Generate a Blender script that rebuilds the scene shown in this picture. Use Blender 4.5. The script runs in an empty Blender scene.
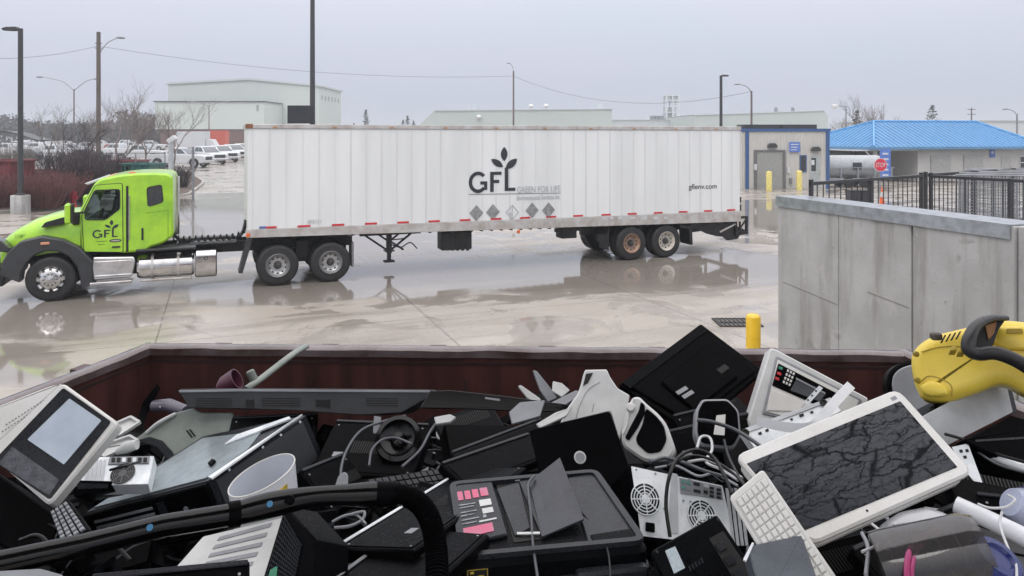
import bpy, bmesh, math, random
from mathutils import Vector, Matrix, noise as mnoise
random.seed(7)
R = math.radians
F, H, HY = 740.0, 3.9, 133.0          # focal length in px, eye height (m), horizon row
scene = bpy.context.scene
COL = scene.collection

# ---------------------------------------------------------------- camera, sky, sun, exposure
cam_d = bpy.data.cameras.new('camera')
cam_d.sensor_width = 36.0
cam_d.lens = 36.0 * F / 1024.0
cam_d.shift_y = -(288.0 - HY) / 1024.0
cam_d.clip_start = 0.05
cam_d.clip_end = 6000
cam = bpy.data.objects.new('camera', cam_d)
cam.location = (0, 0, H)
cam.rotation_euler = (R(90), 0, 0)
COL.objects.link(cam)
scene.camera = cam

SUN_EL, SUN_AZ = R(52), R(-150)
world = bpy.data.worlds.new('World')
scene.world = world
world.use_nodes = True
nt = world.node_tree
nt.nodes.clear()
out = nt.nodes.new('ShaderNodeOutputWorld')
sky = nt.nodes.new('ShaderNodeTexSky')
sky.sky_type = 'NISHITA'
sky.sun_disc = False
sky.sun_elevation = SUN_EL
sky.sun_rotation = SUN_AZ
sky.dust_density = 6.0
bg1 = nt.nodes.new('ShaderNodeBackground')
bg1.inputs['Strength'].default_value = 0.05
nt.links.new(sky.outputs[0], bg1.inputs['Color'])
tc = nt.nodes.new('ShaderNodeTexCoord')
sep = nt.nodes.new('ShaderNodeSeparateXYZ')
nt.links.new(tc.outputs['Generated'], sep.inputs[0])
zc = nt.nodes.new('ShaderNodeMath'); zc.operation = 'MAXIMUM'; zc.inputs[1].default_value = 0.0
nt.links.new(sep.outputs['Z'], zc.inputs[0])
pw = nt.nodes.new('ShaderNodeMath'); pw.operation = 'POWER'; pw.inputs[1].default_value = 1.25
nt.links.new(zc.outputs[0], pw.inputs[0])
ml = nt.nodes.new('ShaderNodeMath'); ml.operation = 'MULTIPLY_ADD'; ml.inputs[1].default_value = 2.7; ml.inputs[2].default_value = 0.86
nt.links.new(pw.outputs[0], ml.inputs[0])
mp = nt.nodes.new('ShaderNodeMapping'); mp.inputs['Scale'].default_value = (1.3, 1.3, 7.0)
nt.links.new(tc.outputs['Generated'], mp.inputs[0])
nz = nt.nodes.new('ShaderNodeTexNoise'); nz.inputs['Scale'].default_value = 2.2; nz.inputs['Detail'].default_value = 5
nt.links.new(mp.outputs[0], nz.inputs['Vector'])
cr = nt.nodes.new('ShaderNodeValToRGB')
cr.color_ramp.elements[0].position = 0.25; cr.color_ramp.elements[0].color = (.555, .635, .75, 1)
cr.color_ramp.elements[1].position = 0.75; cr.color_ramp.elements[1].color = (.63, .64, .785, 1)
nt.links.new(nz.outputs['Fac'], cr.inputs[0])
bg2 = nt.nodes.new('ShaderNodeBackground')
zt_ = nt.nodes.new('ShaderNodeMix'); zt_.data_type = 'RGBA'; zt_.inputs[7].default_value = (.655, .64, .655, 1)
zf = nt.nodes.new('ShaderNodeMath'); zf.operation = 'MULTIPLY'; zf.use_clamp = True; zf.inputs[1].default_value = 1.8
nt.links.new(zc.outputs[0], zf.inputs[0]); nt.links.new(zf.outputs[0], zt_.inputs[0]); nt.links.new(cr.outputs[0], zt_.inputs[6])
nt.links.new(zt_.outputs[2], bg2.inputs['Color'])
nt.links.new(ml.outputs[0], bg2.inputs['Strength'])
mx = nt.nodes.new('ShaderNodeMixShader'); mx.inputs[0].default_value = 0.95
nt.links.new(bg1.outputs[0], mx.inputs[1]); nt.links.new(bg2.outputs[0], mx.inputs[2])
nt.links.new(mx.outputs[0], out.inputs['Surface'])

sun_d = bpy.data.lights.new('sun', 'SUN')
sun_d.energy = 0.6; sun_d.angle = R(25); sun_d.color = (1.0, 0.97, 0.93)
sun = bpy.data.objects.new('sun', sun_d)
sun.rotation_euler = (R(38), 0, R(-25))
COL.objects.link(sun)
vs = scene.view_settings
vs.view_transform = 'Standard'; vs.look = 'None'; vs.exposure = 0.14; vs.gamma = 1.0; vs.use_curve_mapping = False

# ---------------------------------------------------------------- object helpers
def tag(o, label=None, cat=None, group=None, kind=None):
    if label: o['label'] = label
    if cat: o['category'] = cat
    if group: o['group'] = group
    if kind: o['kind'] = kind
    return o
def thing(name, label, cat, M=None, group=None):
    o = bpy.data.objects.new(name, None)
    o.empty_display_size = 0.1
    COL.objects.link(o)
    if M is not None:
        o.matrix_world = M if isinstance(M, Matrix) else Matrix.Translation(M)
    return tag(o, label, cat, group)
def dup(root, M, label, group=None):
    r = root.copy(); COL.objects.link(r); r.matrix_world = M; r['label'] = label
    if group: r['group'] = group
    for ch in list(root.children):
        c = ch.copy(); COL.objects.link(c); c.parent = r
        for g in ch.children:
            d = g.copy(); COL.objects.link(d); d.parent = c
    return r
def catmull(P, n=6):
    P = [Vector(p) for p in P]
    if len(P) < 3: return P
    Q = [P[0]*2-P[1]] + P + [P[-1]*2-P[-2]]
    o = []
    for i in range(1, len(Q)-2):
        a, b, c, d = Q[i-1:i+3]
        for k in range(n):
            t = k/n
            o.append(0.5*((2*b)+(c-a)*t+(2*a-5*b+4*c-d)*t*t+(3*b-a-3*c+d)*t**3))
    o.append(P[-1])
    return o
def rpoly(P, r=0.01, n=3):
    """round the corners of a 2-D polygon"""
    o = []
    N = len(P)
    for i in range(N):
        a, b, c = Vector(P[i-1][:2]), Vector(P[i][:2]), Vector(P[(i+1) % N][:2])
        u, v = a-b, c-b
        rr = min(r, u.length*.45, v.length*.45)
        if rr < 1e-5: o.append(b); continue
        s, e = b+u.normalized()*rr, b+v.normalized()*rr
        for k in range(n+1):
            t = k/n
            o.append(s*(1-t)**2+b*2*t*(1-t)+e*t*t)
    return o
def area(P): return sum(P[i-1][0]*P[i][1]-P[i][0]*P[i-1][1] for i in range(len(P)))/2
def inset(P, c):
    sgn = 1 if area(P) > 0 else -1
    o = []
    N = len(P)
    for i in range(N):
        a, b, d = Vector(P[i-1][:2]), Vector(P[i][:2]), Vector(P[(i+1) % N][:2])
        e1, e2 = (b-a), (d-b)
        if e1.length < 1e-7 or e2.length < 1e-7: o.append(b); continue
        e1.normalize(); e2.normalize()
        n1, n2 = Vector((-e1.y, e1.x))*sgn, Vector((-e2.y, e2.x))*sgn
        m = n1+n2
        m = m/max(m.length_squared/2, .3)
        o.append(b+m*c)
    return o
class MB:
    def __init__(s): s.v = []; s.f = []
    def add(s, V, Fc, M=None):
        k = len(s.v)
        s.v += [tuple(M @ Vector(p)) if M else tuple(p) for p in V]
        s.f += [tuple(i+k for i in f) for f in Fc]
        return s
    def box(s, x0, x1, y0, y1, z0, z1, b=0.0, M=None):
        x0, x1 = sorted((x0, x1)); y0, y1 = sorted((y0, y1)); z0, z1 = sorted((z0, z1))
        if b <= 0:
            V = [(x, y, z) for z in (z0, z1) for y in (y0, y1) for x in (x0, x1)]
            return s.add(V, [(0, 2, 3, 1), (4, 5, 7, 6), (0, 1, 5, 4), (2, 6, 7, 3), (0, 4, 6, 2), (1, 3, 7, 5)], M)
        b = min(b, (x1-x0)*.45, (y1-y0)*.45, (z1-z0)*.45)
        return s.prism(rpoly([(x0, y0), (x1, y0), (x1, y1), (x0, y1)], b*1.3, 2), z0, z1, c=b, M=M)
    def prism(s, P, z0, z1, c=0.0, M=None, ax='z'):
        """outline P extruded z0..z1; c = chamfer; ax 'z': (x,y,z)  'y': outline is x-z, extruded along y  'x': outline is y-z"""
        P = [Vector(p[:2]) for p in P]
        if area(P) < 0: P = P[::-1]
        z0, z1 = sorted((z0, z1))
        if c > 0:
            Q = inset(P, c)
            rings = [(Q, z0), (P, z0+c), (P, z1-c), (Q, z1)]
        else: rings = [(P, z0), (P, z1)]
        n = len(P); V = []; Fc = []
        for Pq, z in rings: V += [(p.x, p.y, z) for p in Pq]
        Fc.append(tuple(range(n))[::-1]); m = len(rings)
        Fc.append(tuple((m-1)*n+i for i in range(n)))
        for r in range(m-1):
            for i in range(n):
                j = (i+1) % n
                Fc.append((r*n+i, r*n+j, (r+1)*n+j, (r+1)*n+i))
        if ax == 'y':
            V = [(a, c_, b) for a, b, c_ in V]; Fc = [f[::-1] for f in Fc]
        if ax == 'x': V = [(c_, a, b) for a, b, c_ in V]
        return s.add(V, Fc, M)
    def ring(s, P, Q, z0, z1, M=None, ax='z'):
        """frame between outline P and hole Q (same count), z0..z1"""
        n = len(P); V = [(p[0], p[1], z) for z in (z0, z1) for L in (P, Q) for p in L]; Fc = []
        for i in range(n):
            j = (i+1) % n
            Fc += [(2*n+i, 2*n+j, 3*n+j, 3*n+i), (i, n+i, n+j, j), (i, j, 2*n+j, 2*n+i), (n+i, 3*n+i, 3*n+j, n+j)]
        if area([Vector(p[:2]) for p in P]) < 0: Fc = [f[::-1] for f in Fc]
        if ax == 'y': V = [(a, c_, b) for a, b, c_ in V]; Fc = [f[::-1] for f in Fc]
        return s.add(V, Fc, M)
    def tube(s, P, r, n=8, caps=True, flat=1.0):
        P = [Vector(p) for p in P]
        rs = r if isinstance(r, (list, tuple)) else [r]*len(P)
        T = [(P[min(i+1, len(P)-1)]-P[max(i-1, 0)]).normalized() for i in range(len(P))]
        up = Vector((0, 0, 1)) if abs(T[0].z) < .9 else Vector((1, 0, 0))
        a = T[0].cross(up).normalized()
        k = len(s.v)
        for i, p in enumerate(P):
            a = (a-T[i]*a.dot(T[i]))
            a = a.normalized() if a.length > 1e-6 else T[i].orthogonal().normalized()
            b = T[i].cross(a)
            for j in range(n):
                t = 2*math.pi*j/n
                s.v.append(tuple(p+a*math.cos(t)*rs[i]+b*math.sin(t)*rs[i]*flat))
        for i in range(len(P)-1):
            for j in range(n):
                q = (j+1) % n
                s.f.append((k+i*n+j, k+i*n+q, k+(i+1)*n+q, k+(i+1)*n+j))
        if caps:
            s.f.append(tuple(k+j for j in range(n))[::-1]); e = k+(len(P)-1)*n
            s.f.append(tuple(e+j for j in range(n)))
        return s
    def lathe(s, prof, n=32, M=None, ax='z', closed=True):
        """prof: list of (radius, height)"""
        V = []; Fc = []; m = len(prof)
        for r, h in prof:
            for j in range(n):
                t = 2*math.pi*j/n
                a, b = r*math.cos(t), r*math.sin(t)
                V.append((a, b, h) if ax == 'z' else ((a, -h, b) if ax == 'y' else (h, a, b)))
        for i in range(m-1):
            for j in range(n):
                q = (j+1) % n
                Fc.append((i*n+j, i*n+q, (i+1)*n+q, (i+1)*n+j))
        if not closed:
            if prof[0][0] > 1e-6: Fc.append(tuple(range(n))[::-1])
            if prof[-1][0] > 1e-6: Fc.append(tuple((m-1)*n+j for j in range(n)))
        return s.add(V, Fc, M)
    def loft(s, rings, caps=True, M=None):
        n = len(rings[0]); V = [p for r in rings for p in r]; Fc = []
        for i in range(len(rings)-1):
            for j in range(n):
                q = (j+1) % n
                Fc.append((i*n+j, i*n+q, (i+1)*n+q, (i+1)*n+j))
        if caps:
            Fc.append(tuple(range(n))[::-1]); e = (len(rings)-1)*n
            Fc.append(tuple(e+j for j in range(n)))
        return s.add(V, Fc, M)
    def build(s, name, mat, parent=None, smooth=35, label=None, M=None, fix=True):
        me = bpy.data.meshes.new(name)
        me.from_pydata(s.v, [], s.f)
        if fix:
            bm = bmesh.new(); bm.from_mesh(me)
            bmesh.ops.recalc_face_normals(bm, faces=bm.faces)
            bm.to_mesh(me); bm.free()
        if smooth:
            me.polygons.foreach_set('use_smooth', [True]*len(me.polygons))
            me.set_sharp_from_angle(angle=R(smooth))
        me.materials.append(mat)
        o = bpy.data.objects.new(name, me)
        COL.objects.link(o)
        if parent is not None: o.parent = parent
        if M is not None: o.matrix_local = M
        if label: o['label'] = label
        return o
def text_mesh(name, s, mat, parent, x0, x1, z0, z1, y, M=None, th=0.002, label=None):
    """letters standing in the local x-z plane facing -y, fitted to the box"""
    cu = bpy.data.curves.new(name, 'FONT'); cu.body = s; cu.extrude = th; cu.resolution_u = 3
    t = bpy.data.objects.new(name, cu); COL.objects.link(t)
    bpy.context.view_layer.update()
    dg = bpy.context.evaluated_depsgraph_get()
    me = bpy.data.meshes.new_from_object(t.evaluated_get(dg))
    bpy.data.objects.remove(t); bpy.data.curves.remove(cu)
    xs = [v.co.x for v in me.vertices]; ys = [v.co.y for v in me.vertices]
    ax, bx, ay, by = min(xs), max(xs), min(ys), max(ys)
    for v in me.vertices:
        c = v.co.copy()
        v.co = (x0+(c.x-ax)/(bx-ax)*(x1-x0), y-c.z, z0+(c.y-ay)/(by-ay)*(z1-z0))
    me.materials.clear(); me.materials.append(mat); me.name = name
    o = bpy.data.objects.new(name, me); COL.objects.link(o)
    if parent is not None: o.parent = parent
    if M is not None: o.matrix_local = M
    if label: o['label'] = label
    return o

def cut(o, cutter):
    """carve the volume of an MB out of a finished mesh object"""
    k = cutter.build('cutter', o.data.materials[0], None, smooth=0); k.matrix_world = Matrix.Identity(4)
    par = o.parent; o.parent = None
    md = o.modifiers.new('cut', 'BOOLEAN'); md.operation = 'DIFFERENCE'; md.solver = 'EXACT'; md.object = k
    bpy.context.view_layer.update()
    me = bpy.data.meshes.new_from_object(o.evaluated_get(bpy.context.evaluated_depsgraph_get()))
    o.modifiers.clear(); o.data = me; o.parent = par
    bpy.data.objects.remove(k)
    return o

# pixel -> place helpers: every thing gets its own distance and real size
def ray(px, py): return Vector(((px-512)/F, 1.0, -(py-HY)/F))
def at(px, py, Y): return Vector((0, 0, H))+ray(px, py)*Y
def gnd(px, py, z=0.0): return at(px, py, (H-z)*F/(py-HY))
class Plane:
    """a plane with normal n through pixel (px,py) at distance Y; local x follows the direction of pixel step d"""
    def __init__(s, n, px, py, Y, d=(1, 0)):
        s.n = Vector(n).normalized(); s.o = at(px, py, Y)
        q = s.w(px+d[0], py+d[1])
        ex = (q-s.o).normalized(); ey = s.n.cross(ex)
        s.M = Matrix(((ex.x, ey.x, s.n.x, s.o.x), (ex.y, ey.y, s.n.y, s.o.y), (ex.z, ey.z, s.n.z, s.o.z), (0, 0, 0, 1)))
        s.I = s.M.inverted()
    def w(s, px, py):
        r = ray(px, py); c = Vector((0, 0, H))
        return c+r*((s.o-c).dot(s.n)/r.dot(s.n))
    def l(s, px, py):
        p = s.I @ s.w(px, py)
        return (p.x, p.y)
    def L(s, pts): return [s.l(*p) for p in pts]
def bil(Q, u, v):
    a, b, c, d = [Vector(q) for q in Q]          # tl tr br bl
    return (a*(1-u)+b*u)*(1-v)+(d*(1-u)+c*u)*v
def sub(Q, u0, v0, u1, v1): return [bil(Q, u0, v0), bil(Q, u1, v0), bil(Q, u1, v1), bil(Q, u0, v1)]

# ---------------------------------------------------------------- materials
MC = {}
def mat(name, col, rough=0.5, metal=0.0, var=0.12, bump=0.0, scale=6.0, wet=0.0, dirt=None, coat=0.0, spec=0.5, trans=0.0, alpha=1.0, streak=False):
    if name in MC: return MC[name]
    m = bpy.data.materials.new(name); m.use_nodes = True
    n = m.node_tree; b = n.nodes['Principled BSDF']; L = n.links.new
    b.inputs['Roughness'].default_value = rough; b.inputs['Metallic'].default_value = metal
    b.inputs['Coat Weight'].default_value = coat; b.inputs['Coat Roughness'].default_value = 0.08
    b.inputs['Specular IOR Level'].default_value = spec
    b.inputs['Transmission Weight'].default_value = trans
    b.inputs['Alpha'].default_value = alpha
    t = n.nodes.new('ShaderNodeTexCoord')
    src = t.outputs['Object']
    if streak:
        mpn = n.nodes.new('ShaderNodeMapping'); mpn.inputs['Scale'].default_value = (1, 1, 0.12); L(src, mpn.inputs[0]); src = mpn.outputs[0]
    a = n.nodes.new('ShaderNodeTexNoise'); a.inputs['Scale'].default_value = scale; a.inputs['Detail'].default_value = 6; a.inputs['Roughness'].default_value = .62
    L(src, a.inputs['Vector'])
    r = n.nodes.new('ShaderNodeValToRGB')
    d = dirt or [c*(1-var*2.2) for c in col[:3]]
    r.color_ramp.elements[0].position = .34; r.color_ramp.elements[0].color = (*d[:3], 1)
    r.color_ramp.elements[1].position = .60; r.color_ramp.elements[1].color = (*col[:3], 1)
    L(a.outputs['Fac'], r.inputs[0]); L(r.outputs[0], b.inputs['Base Color'])
    if wet > 0:
        w = n.nodes.new('ShaderNodeTexNoise'); w.inputs['Scale'].default_value = 170; w.inputs['Detail'].default_value = 3
        L(t.outputs['Object'], w.inputs['Vector'])
        wr = n.nodes.new('ShaderNodeMapRange'); wr.inputs['From Min'].default_value = .56; wr.inputs['From Max'].default_value = .66
        L(w.outputs['Fac'], wr.inputs['Value'])
        rr = n.nodes.new('ShaderNodeMapRange'); rr.inputs['To Min'].default_value = rough; rr.inputs['To Max'].default_value = max(.06, rough*(1-wet))
        L(wr.outputs[0], rr.inputs['Value']); L(rr.outputs[0], b.inputs['Roughness'])
        bp = n.nodes.new('ShaderNodeBump'); bp.inputs['Strength'].default_value = .22*wet; bp.inputs['Distance'].default_value = .001
        L(wr.outputs[0], bp.inputs['Height']); L(bp.outputs[0], b.inputs['Normal'])
    elif bump > 0:
        bp = n.nodes.new('ShaderNodeBump'); bp.inputs['Strength'].default_value = bump; bp.inputs['Distance'].default_value = .02
        L(a.outputs['Fac'], bp.inputs['Height']); L(bp.outputs[0], b.inputs['Normal'])
        rr = n.nodes.new('ShaderNodeMapRange'); rr.inputs['To Min'].default_value = min(1, rough*1.25); rr.inputs['To Max'].default_value = rough*.75
        L(a.outputs['Fac'], rr.inputs['Value']); L(rr.outputs[0], b.inputs['Roughness'])
    MC[name] = m
    return m
lime = mat('lime_paint', (.38, .68, .03), .28, coat=.6, var=.06, dirt=(.25, .52, .03), scale=2)
white_al = mat('trailer_white', (.77, .79, .79), .38, var=.05, dirt=(.68, .70, .70), scale=1.3, streak=True)
alu = mat('dull_aluminium', (.56, .55, .54), .42, metal=.25, var=.2, dirt=(.40, .36, .33), scale=3)
chrome = mat('polished_metal', (.72, .71, .70), .16, metal=1, var=.12, scale=4)
tyre_m = mat('tyre_rubber', (.022, .022, .023), .62, var=.2, scale=8, bump=.2)
blackm = mat('black_chassis', (.014, .014, .015), .5, var=.2, scale=5, bump=.2)
dgrey = mat('dark_grey_plastic', (.04, .042, .046), .42, var=.15, scale=4)
glass = mat('dark_glass', (.02, .024, .028), .05, spec=.8, var=.05)
clear_g = mat('tinted_clear_glass', (.55, .62, .63), .02, var=.02, trans=1.0)
clear_g.node_tree.nodes['Principled BSDF'].inputs['IOR'].default_value = 1.12
glass_lt = mat('car_glass', (.06, .075, .085), .06, spec=.8, var=.05)
logo_m = mat('logo_charcoal', (.03, .034, .042), .45)
logo_g = mat('lettering_grey', (.50, .52, .54), .5)
placard = mat('placard_grey', (.30, .31, .31), .5, var=.2, scale=9)
redm = mat('red_reflector', (.62, .03, .04), .35)
whitem = mat('white_paint', (.60, .62, .64), .3, var=.06, coat=.3)
orange = mat('orange_plastic', (.85, .16, .05), .4)
rust = mat('rusty_rim', (.38, .25, .17), .55, var=.3, dirt=(.20, .11, .075), scale=9)
rim_w = mat('dusty_white_rim', (.62, .58, .52), .45, var=.2, dirt=(.42, .37, .31), scale=8)
rim_al = mat('alloy_rim', (.50, .50, .50), .3, metal=.7, var=.06, scale=3)
hubm = mat('hub_dark', (.05, .05, .05), .4, var=.2)
yellowp = mat('safety_yellow', (.82, .52, .02), .35, var=.08, coat=.3)
yellowd = mat('old_yellow', (.74, .62, .22), .5, var=.1)
maroon = mat('maroon_steel', (.080, .030, .026), .36, var=.2, dirt=(.035, .015, .013), scale=7, bump=.35, streak=True, spec=.35)
maroon_rim = mat('worn_wet_rim', (.15, .12, .12), .16, var=.2, dirt=(.045, .02, .018), scale=2.6, bump=.15, coat=.5)
def concrete_wall():
    m = bpy.data.materials.new('wall_concrete'); m.use_nodes = True; n = m.node_tree; b = n.nodes['Principled BSDF']; L = n.links.new
    t = n.nodes.new('ShaderNodeTexCoord')
    def nz_(scale, det, vec_scale=(1, 1, 1), ro=.6, dist=0.0):
        q = n.nodes.new('ShaderNodeMapping'); q.inputs['Scale'].default_value = vec_scale; L(t.outputs['Object'], q.inputs[0])
        k = n.nodes.new('ShaderNodeTexNoise'); k.inputs['Scale'].default_value = scale; k.inputs['Detail'].default_value = det; k.inputs['Roughness'].default_value = ro; k.inputs['Distortion'].default_value = dist
        L(q.outputs[0], k.inputs['Vector']); return k.outputs['Fac']
    def mr(x, a, b_, c=0.0, d=1.0):
        k = n.nodes.new('ShaderNodeMapRange'); k.interpolation_type = 'SMOOTHSTEP'
        for i, v in zip(('From Min', 'From Max', 'To Min', 'To Max'), (a, b_, c, d)): k.inputs[i].default_value = v
        L(x, k.inputs['Value']); return k.outputs[0]
    def mix(f, a, col):
        k = n.nodes.new('ShaderNodeMix'); k.data_type = 'RGBA'; L(f, k.inputs['Factor'])
        if isinstance(a, tuple): k.inputs[6].default_value = (*a, 1)
        else: L(a, k.inputs[6])
        k.inputs[7].default_value = (*col, 1); return k.outputs[2]
    c = mix(mr(nz_(1.4, 5), .35, .65), (.44, .44, .43), (.35, .35, .34))
    c = mix(mr(nz_(4, 5, (1, 1, .10)), .48, .66, 0, .65), c, (.215, .205, .19))
    c = mix(mr(nz_(2.3, 3, (1, 1, .8), .5, 1.2), .62, .70, 0, .5), c, (.19, .18, .165))
    c = mix(mr(nz_(38, 5), .55, .72, 0, .45), c, (.20, .19, .18))
    c = mix(mr(nz_(4.2, 6, (1.3, 1, .6), .7, .6), .60, .66, 0, .45), c, (.47, .46, .44))
    L(c, b.inputs['Base Color']); b.inputs['Roughness'].default_value = .6
    bp = n.nodes.new('ShaderNodeBump'); bp.inputs['Strength'].default_value = .25; bp.inputs['Distance'].default_value = .006; L(nz_(30, 6), bp.inputs['Height']); L(bp.outputs[0], b.inputs['Normal'])
    return m
conc_w = concrete_wall()
galv = mat('galvanised_steel', (.42, .45, .48), .32, metal=.7, var=.15, scale=9)
railm = mat('dark_rail', (.035, .036, .04), .4)
corr = mat('grey_cladding', (.54, .53, .50), .5, var=.05, scale=.6)
door_g = mat('grey_door', (.33, .335, .32), .5, var=.06)
blue = mat('blue_trim', (.04, .10, .25), .35, var=.05)
blueroof = mat('blue_metal_roof', (.12, .27, .45), .34, var=.08, scale=.4, metal=.1)
mint = mat('mint_cladding', (.50, .56, .53), .6, var=.03, scale=.05)
pale = mat('pale_cladding', (.56, .60, .61), .6, var=.03, scale=.05)
whb = mat('warehouse_cladding', (.58, .64, .60), .6, var=.03, scale=.04)
woodp = mat('weathered_wood', (.13, .105, .09), .8, var=.2, scale=4, streak=True)
polem = mat('dark_pole', (.045, .048, .05), .4)
greyp = mat('grey_pole', (.26, .27, .29), .45, metal=.3)
bark = mat('bare_bark', (.20, .165, .15), .8, var=.2)
barkd = mat('dark_bark', (.06, .045, .05), .8, var=.2)
redtwig = mat('red_twigs', (.19, .075, .075), .8, var=.25, scale=3)
conif = mat('conifer_green', (.045, .075, .055), .8, var=.3, scale=2)
wood_far = mat('far_wood', (.085, .085, .08), .9, var=.35, scale=.12)
teal = mat('teal_steel', (.02, .15, .13), .45, var=.2)
green_s = mat('dark_green_steel', (.02, .09, .065), .45, var=.2)
orange_t = mat('orange_container', (.62, .10, .05), .5, var=.1)
kerbm = mat('kerb_concrete', (.40, .38, .35), .6, var=.15, scale=2)
# ---------------------------------------------------------------- ground: wet concrete yard
def ground_mat():
    m = bpy.data.materials.new('wet_concrete_yard'); m.use_nodes = True
    n = m.node_tree; b = n.nodes['Principled BSDF']; L = n.links.new
    t = n.nodes.new('ShaderNodeTexCoord'); P = t.outputs['Object']
    def noise(sc, det=6, ro=.55, vec=None, dist=0.0):
        a = n.nodes.new('ShaderNodeTexNoise'); a.inputs['Scale'].default_value = sc; a.inputs['Detail'].default_value = det
        a.inputs['Roughness'].default_value = ro; a.inputs['Distortion'].default_value = dist
        L(vec or P, a.inputs['Vector']); return a.outputs['Fac']
    def math_(op, a, b_=None, c=None, clamp=False):
        k = n.nodes.new('ShaderNodeMath'); k.operation = op; k.use_clamp = clamp
        for i, x in enumerate((a, b_, c)):
            if x is None: continue
            if isinstance(x, (int, float)): k.inputs[i].default_value = x
            else: L(x, k.inputs[i])
        return k.outputs[0]
    def mr(x, a, b_, c=0.0, d=1.0):
        k = n.nodes.new('ShaderNodeMapRange'); k.interpolation_type = 'SMOOTHSTEP'
        for i, v in zip(('From Min', 'From Max', 'To Min', 'To Max'), (a, b_, c, d)): k.inputs[i].default_value = v
        L(x, k.inputs['Value']); return k.outputs[0]
    def mix(f, a, b_):
        k = n.nodes.new('ShaderNodeMix'); k.data_type = 'RGBA'
        L(f, k.inputs['Factor'])
        for s, x in ((6, a), (7, b_)):
            if isinstance(x, tuple): k.inputs[s].default_value = (*x, 1)
            else: L(x, k.inputs[s])
        return k.outputs[2]
    big = noise(.13, 7, .6); med = noise(.7, 8, .65); fine = noise(9, 6, .7)
    # rotated coordinates for slab joints and tyre tracks
    mp = n.nodes.new('ShaderNodeMapping'); mp.inputs['Rotation'].default_value = (0, 0, R(-21.6)); L(P, mp.inputs[0])
    s = n.nodes.new('ShaderNodeSeparateXYZ'); L(mp.outputs[0], s.inputs[0])
    def joint(axis, period, w, off):
        x = math_('ADD', s.outputs[axis], off)
        x = math_('PINGPONG', x, period/2)
        return math_('LESS_THAN', x, w)
    j = math_('MAXIMUM', joint('X', 5.2, .014, 1.1), joint('Y', 5.2, .014, .4))
    mp2 = n.nodes.new('ShaderNodeMapping'); mp2.inputs['Scale'].default_value = (.10, .75, 1); L(mp.outputs[0], mp2.inputs[0])
    track = noise(.9, 5, .6, mp2.outputs[0])
    # puddles: low places gathered in a few broad hollows
    def blob(cx, cy, rx, ry):
        a = n.nodes.new('ShaderNodeMapping'); a.vector_type = 'POINT'
        a.inputs['Location'].default_value = (-cx/rx, -cy/ry, 0); a.inputs['Scale'].default_value = (1/rx, 1/ry, 0); L(P, a.inputs[0])
        k = n.nodes.new('ShaderNodeVectorMath'); k.operation = 'LENGTH'; L(a.outputs[0], k.inputs[0])
        return math_('SUBTRACT', 1.0, k.outputs['Value'], clamp=True)
    hol = None
    for a in ((1.2, 20.6, 8.0, 3.6), (-5.5, 18.2, 3.0, 2.0), (-10.5, 15.6, 4.2, 2.2), (8.4, 21.5, 4.2, 3.4), (-9, 28, 9, 7), (12, 36, 12, 9), (-4, 12.2, 3.2, .9), (-11, 40, 14, 12), (-9.3,12.4,2.0,1.6)):
        x = blob(*a); hol = x if hol is None else math_('MAXIMUM', hol, x)
    pn = noise(.55, 5, .55, None, .8)
    lv = math_('ADD', math_('MULTIPLY', hol, .47), math_('MULTIPLY', pn, 1.08))
    pud = mr(lv, .55, .66)
    wet = mr(math_('ADD', math_('MULTIPLY', hol, .35), track), .42, .72)
    c1 = mix(mr(big, .3, .7), (.345, .312, .272), (.43, .40, .36))
    c2 = mix(mr(med, .35, .7), c1, (.31, .275, .235))
    c3 = mix(math_('MULTIPLY', wet, .7), c2, (.19, .168, .147))
    c4 = mix(math_('MULTIPLY', mr(fine, .52, .75), .25), c3, (.21, .19, .17))
    stain = mr(noise(.33, 4, .5, mp.outputs[0], 1.5), .62, .74)
    c5 = mix(math_('MULTIPLY', stain, .5), c4, (.16, .145, .13))
    c6 = mix(math_('MULTIPLY', j, .8), c5, (.11, .10, .09))
    c7 = mix(math_('MULTIPLY', pud, .5), c6, (.19, .17, .15))
    L(c7, b.inputs['Base Color'])
    rdry = mr(med, .3, .7, .27, .50)
    r2 = math_('MULTIPLY', rdry, mr(wet, 0, 1, 1.0, .42))
    km = n.nodes.new('ShaderNodeMix'); L(pud, km.inputs[0]); L(r2, km.inputs[2]); km.inputs[3].default_value = .05
    L(km.outputs[0], b.inputs['Roughness'])
    b.inputs['Specular IOR Level'].default_value = .62
    bp = n.nodes.new('ShaderNodeBump'); bp.inputs['Distance'].default_value = .012
    L(math_('MULTIPLY_ADD', pud, -.20, .22), bp.inputs['Strength'])
    hh = math_('ADD', math_('MULTIPLY', fine, .35), math_('MULTIPLY', med, .8)); L(hh, bp.inputs['Height'])
    L(bp.outputs[0], b.inputs['Normal'])
    return m
g = MB(); g.add([(-1200, -60, 0), (1200, -60, 0), (1200, 1500, 0), (-1200, 1500, 0)], [(0, 1, 2, 3)])
tag(g.build('ground', ground_mat(), smooth=0), kind='structure')

# damp air
hm = bpy.data.materials.new('damp_air'); hm.use_nodes = True; hn_ = hm.node_tree; hn_.nodes.remove(hn_.nodes['Principled BSDF'])
pv = hn_.nodes.new('ShaderNodeVolumePrincipled'); pv.inputs['Density'].default_value = .0010; pv.inputs['Color'].default_value = (.90, .95, 1.0, 1)
hn_.links.new(pv.outputs[0], hn_.nodes['Material Output'].inputs['Volume'])
hz = MB().box(-1210, 1210, -70, 1510, -1.0, 28.0).build('haze', hm, smooth=0); tag(hz, kind='stuff')

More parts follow.
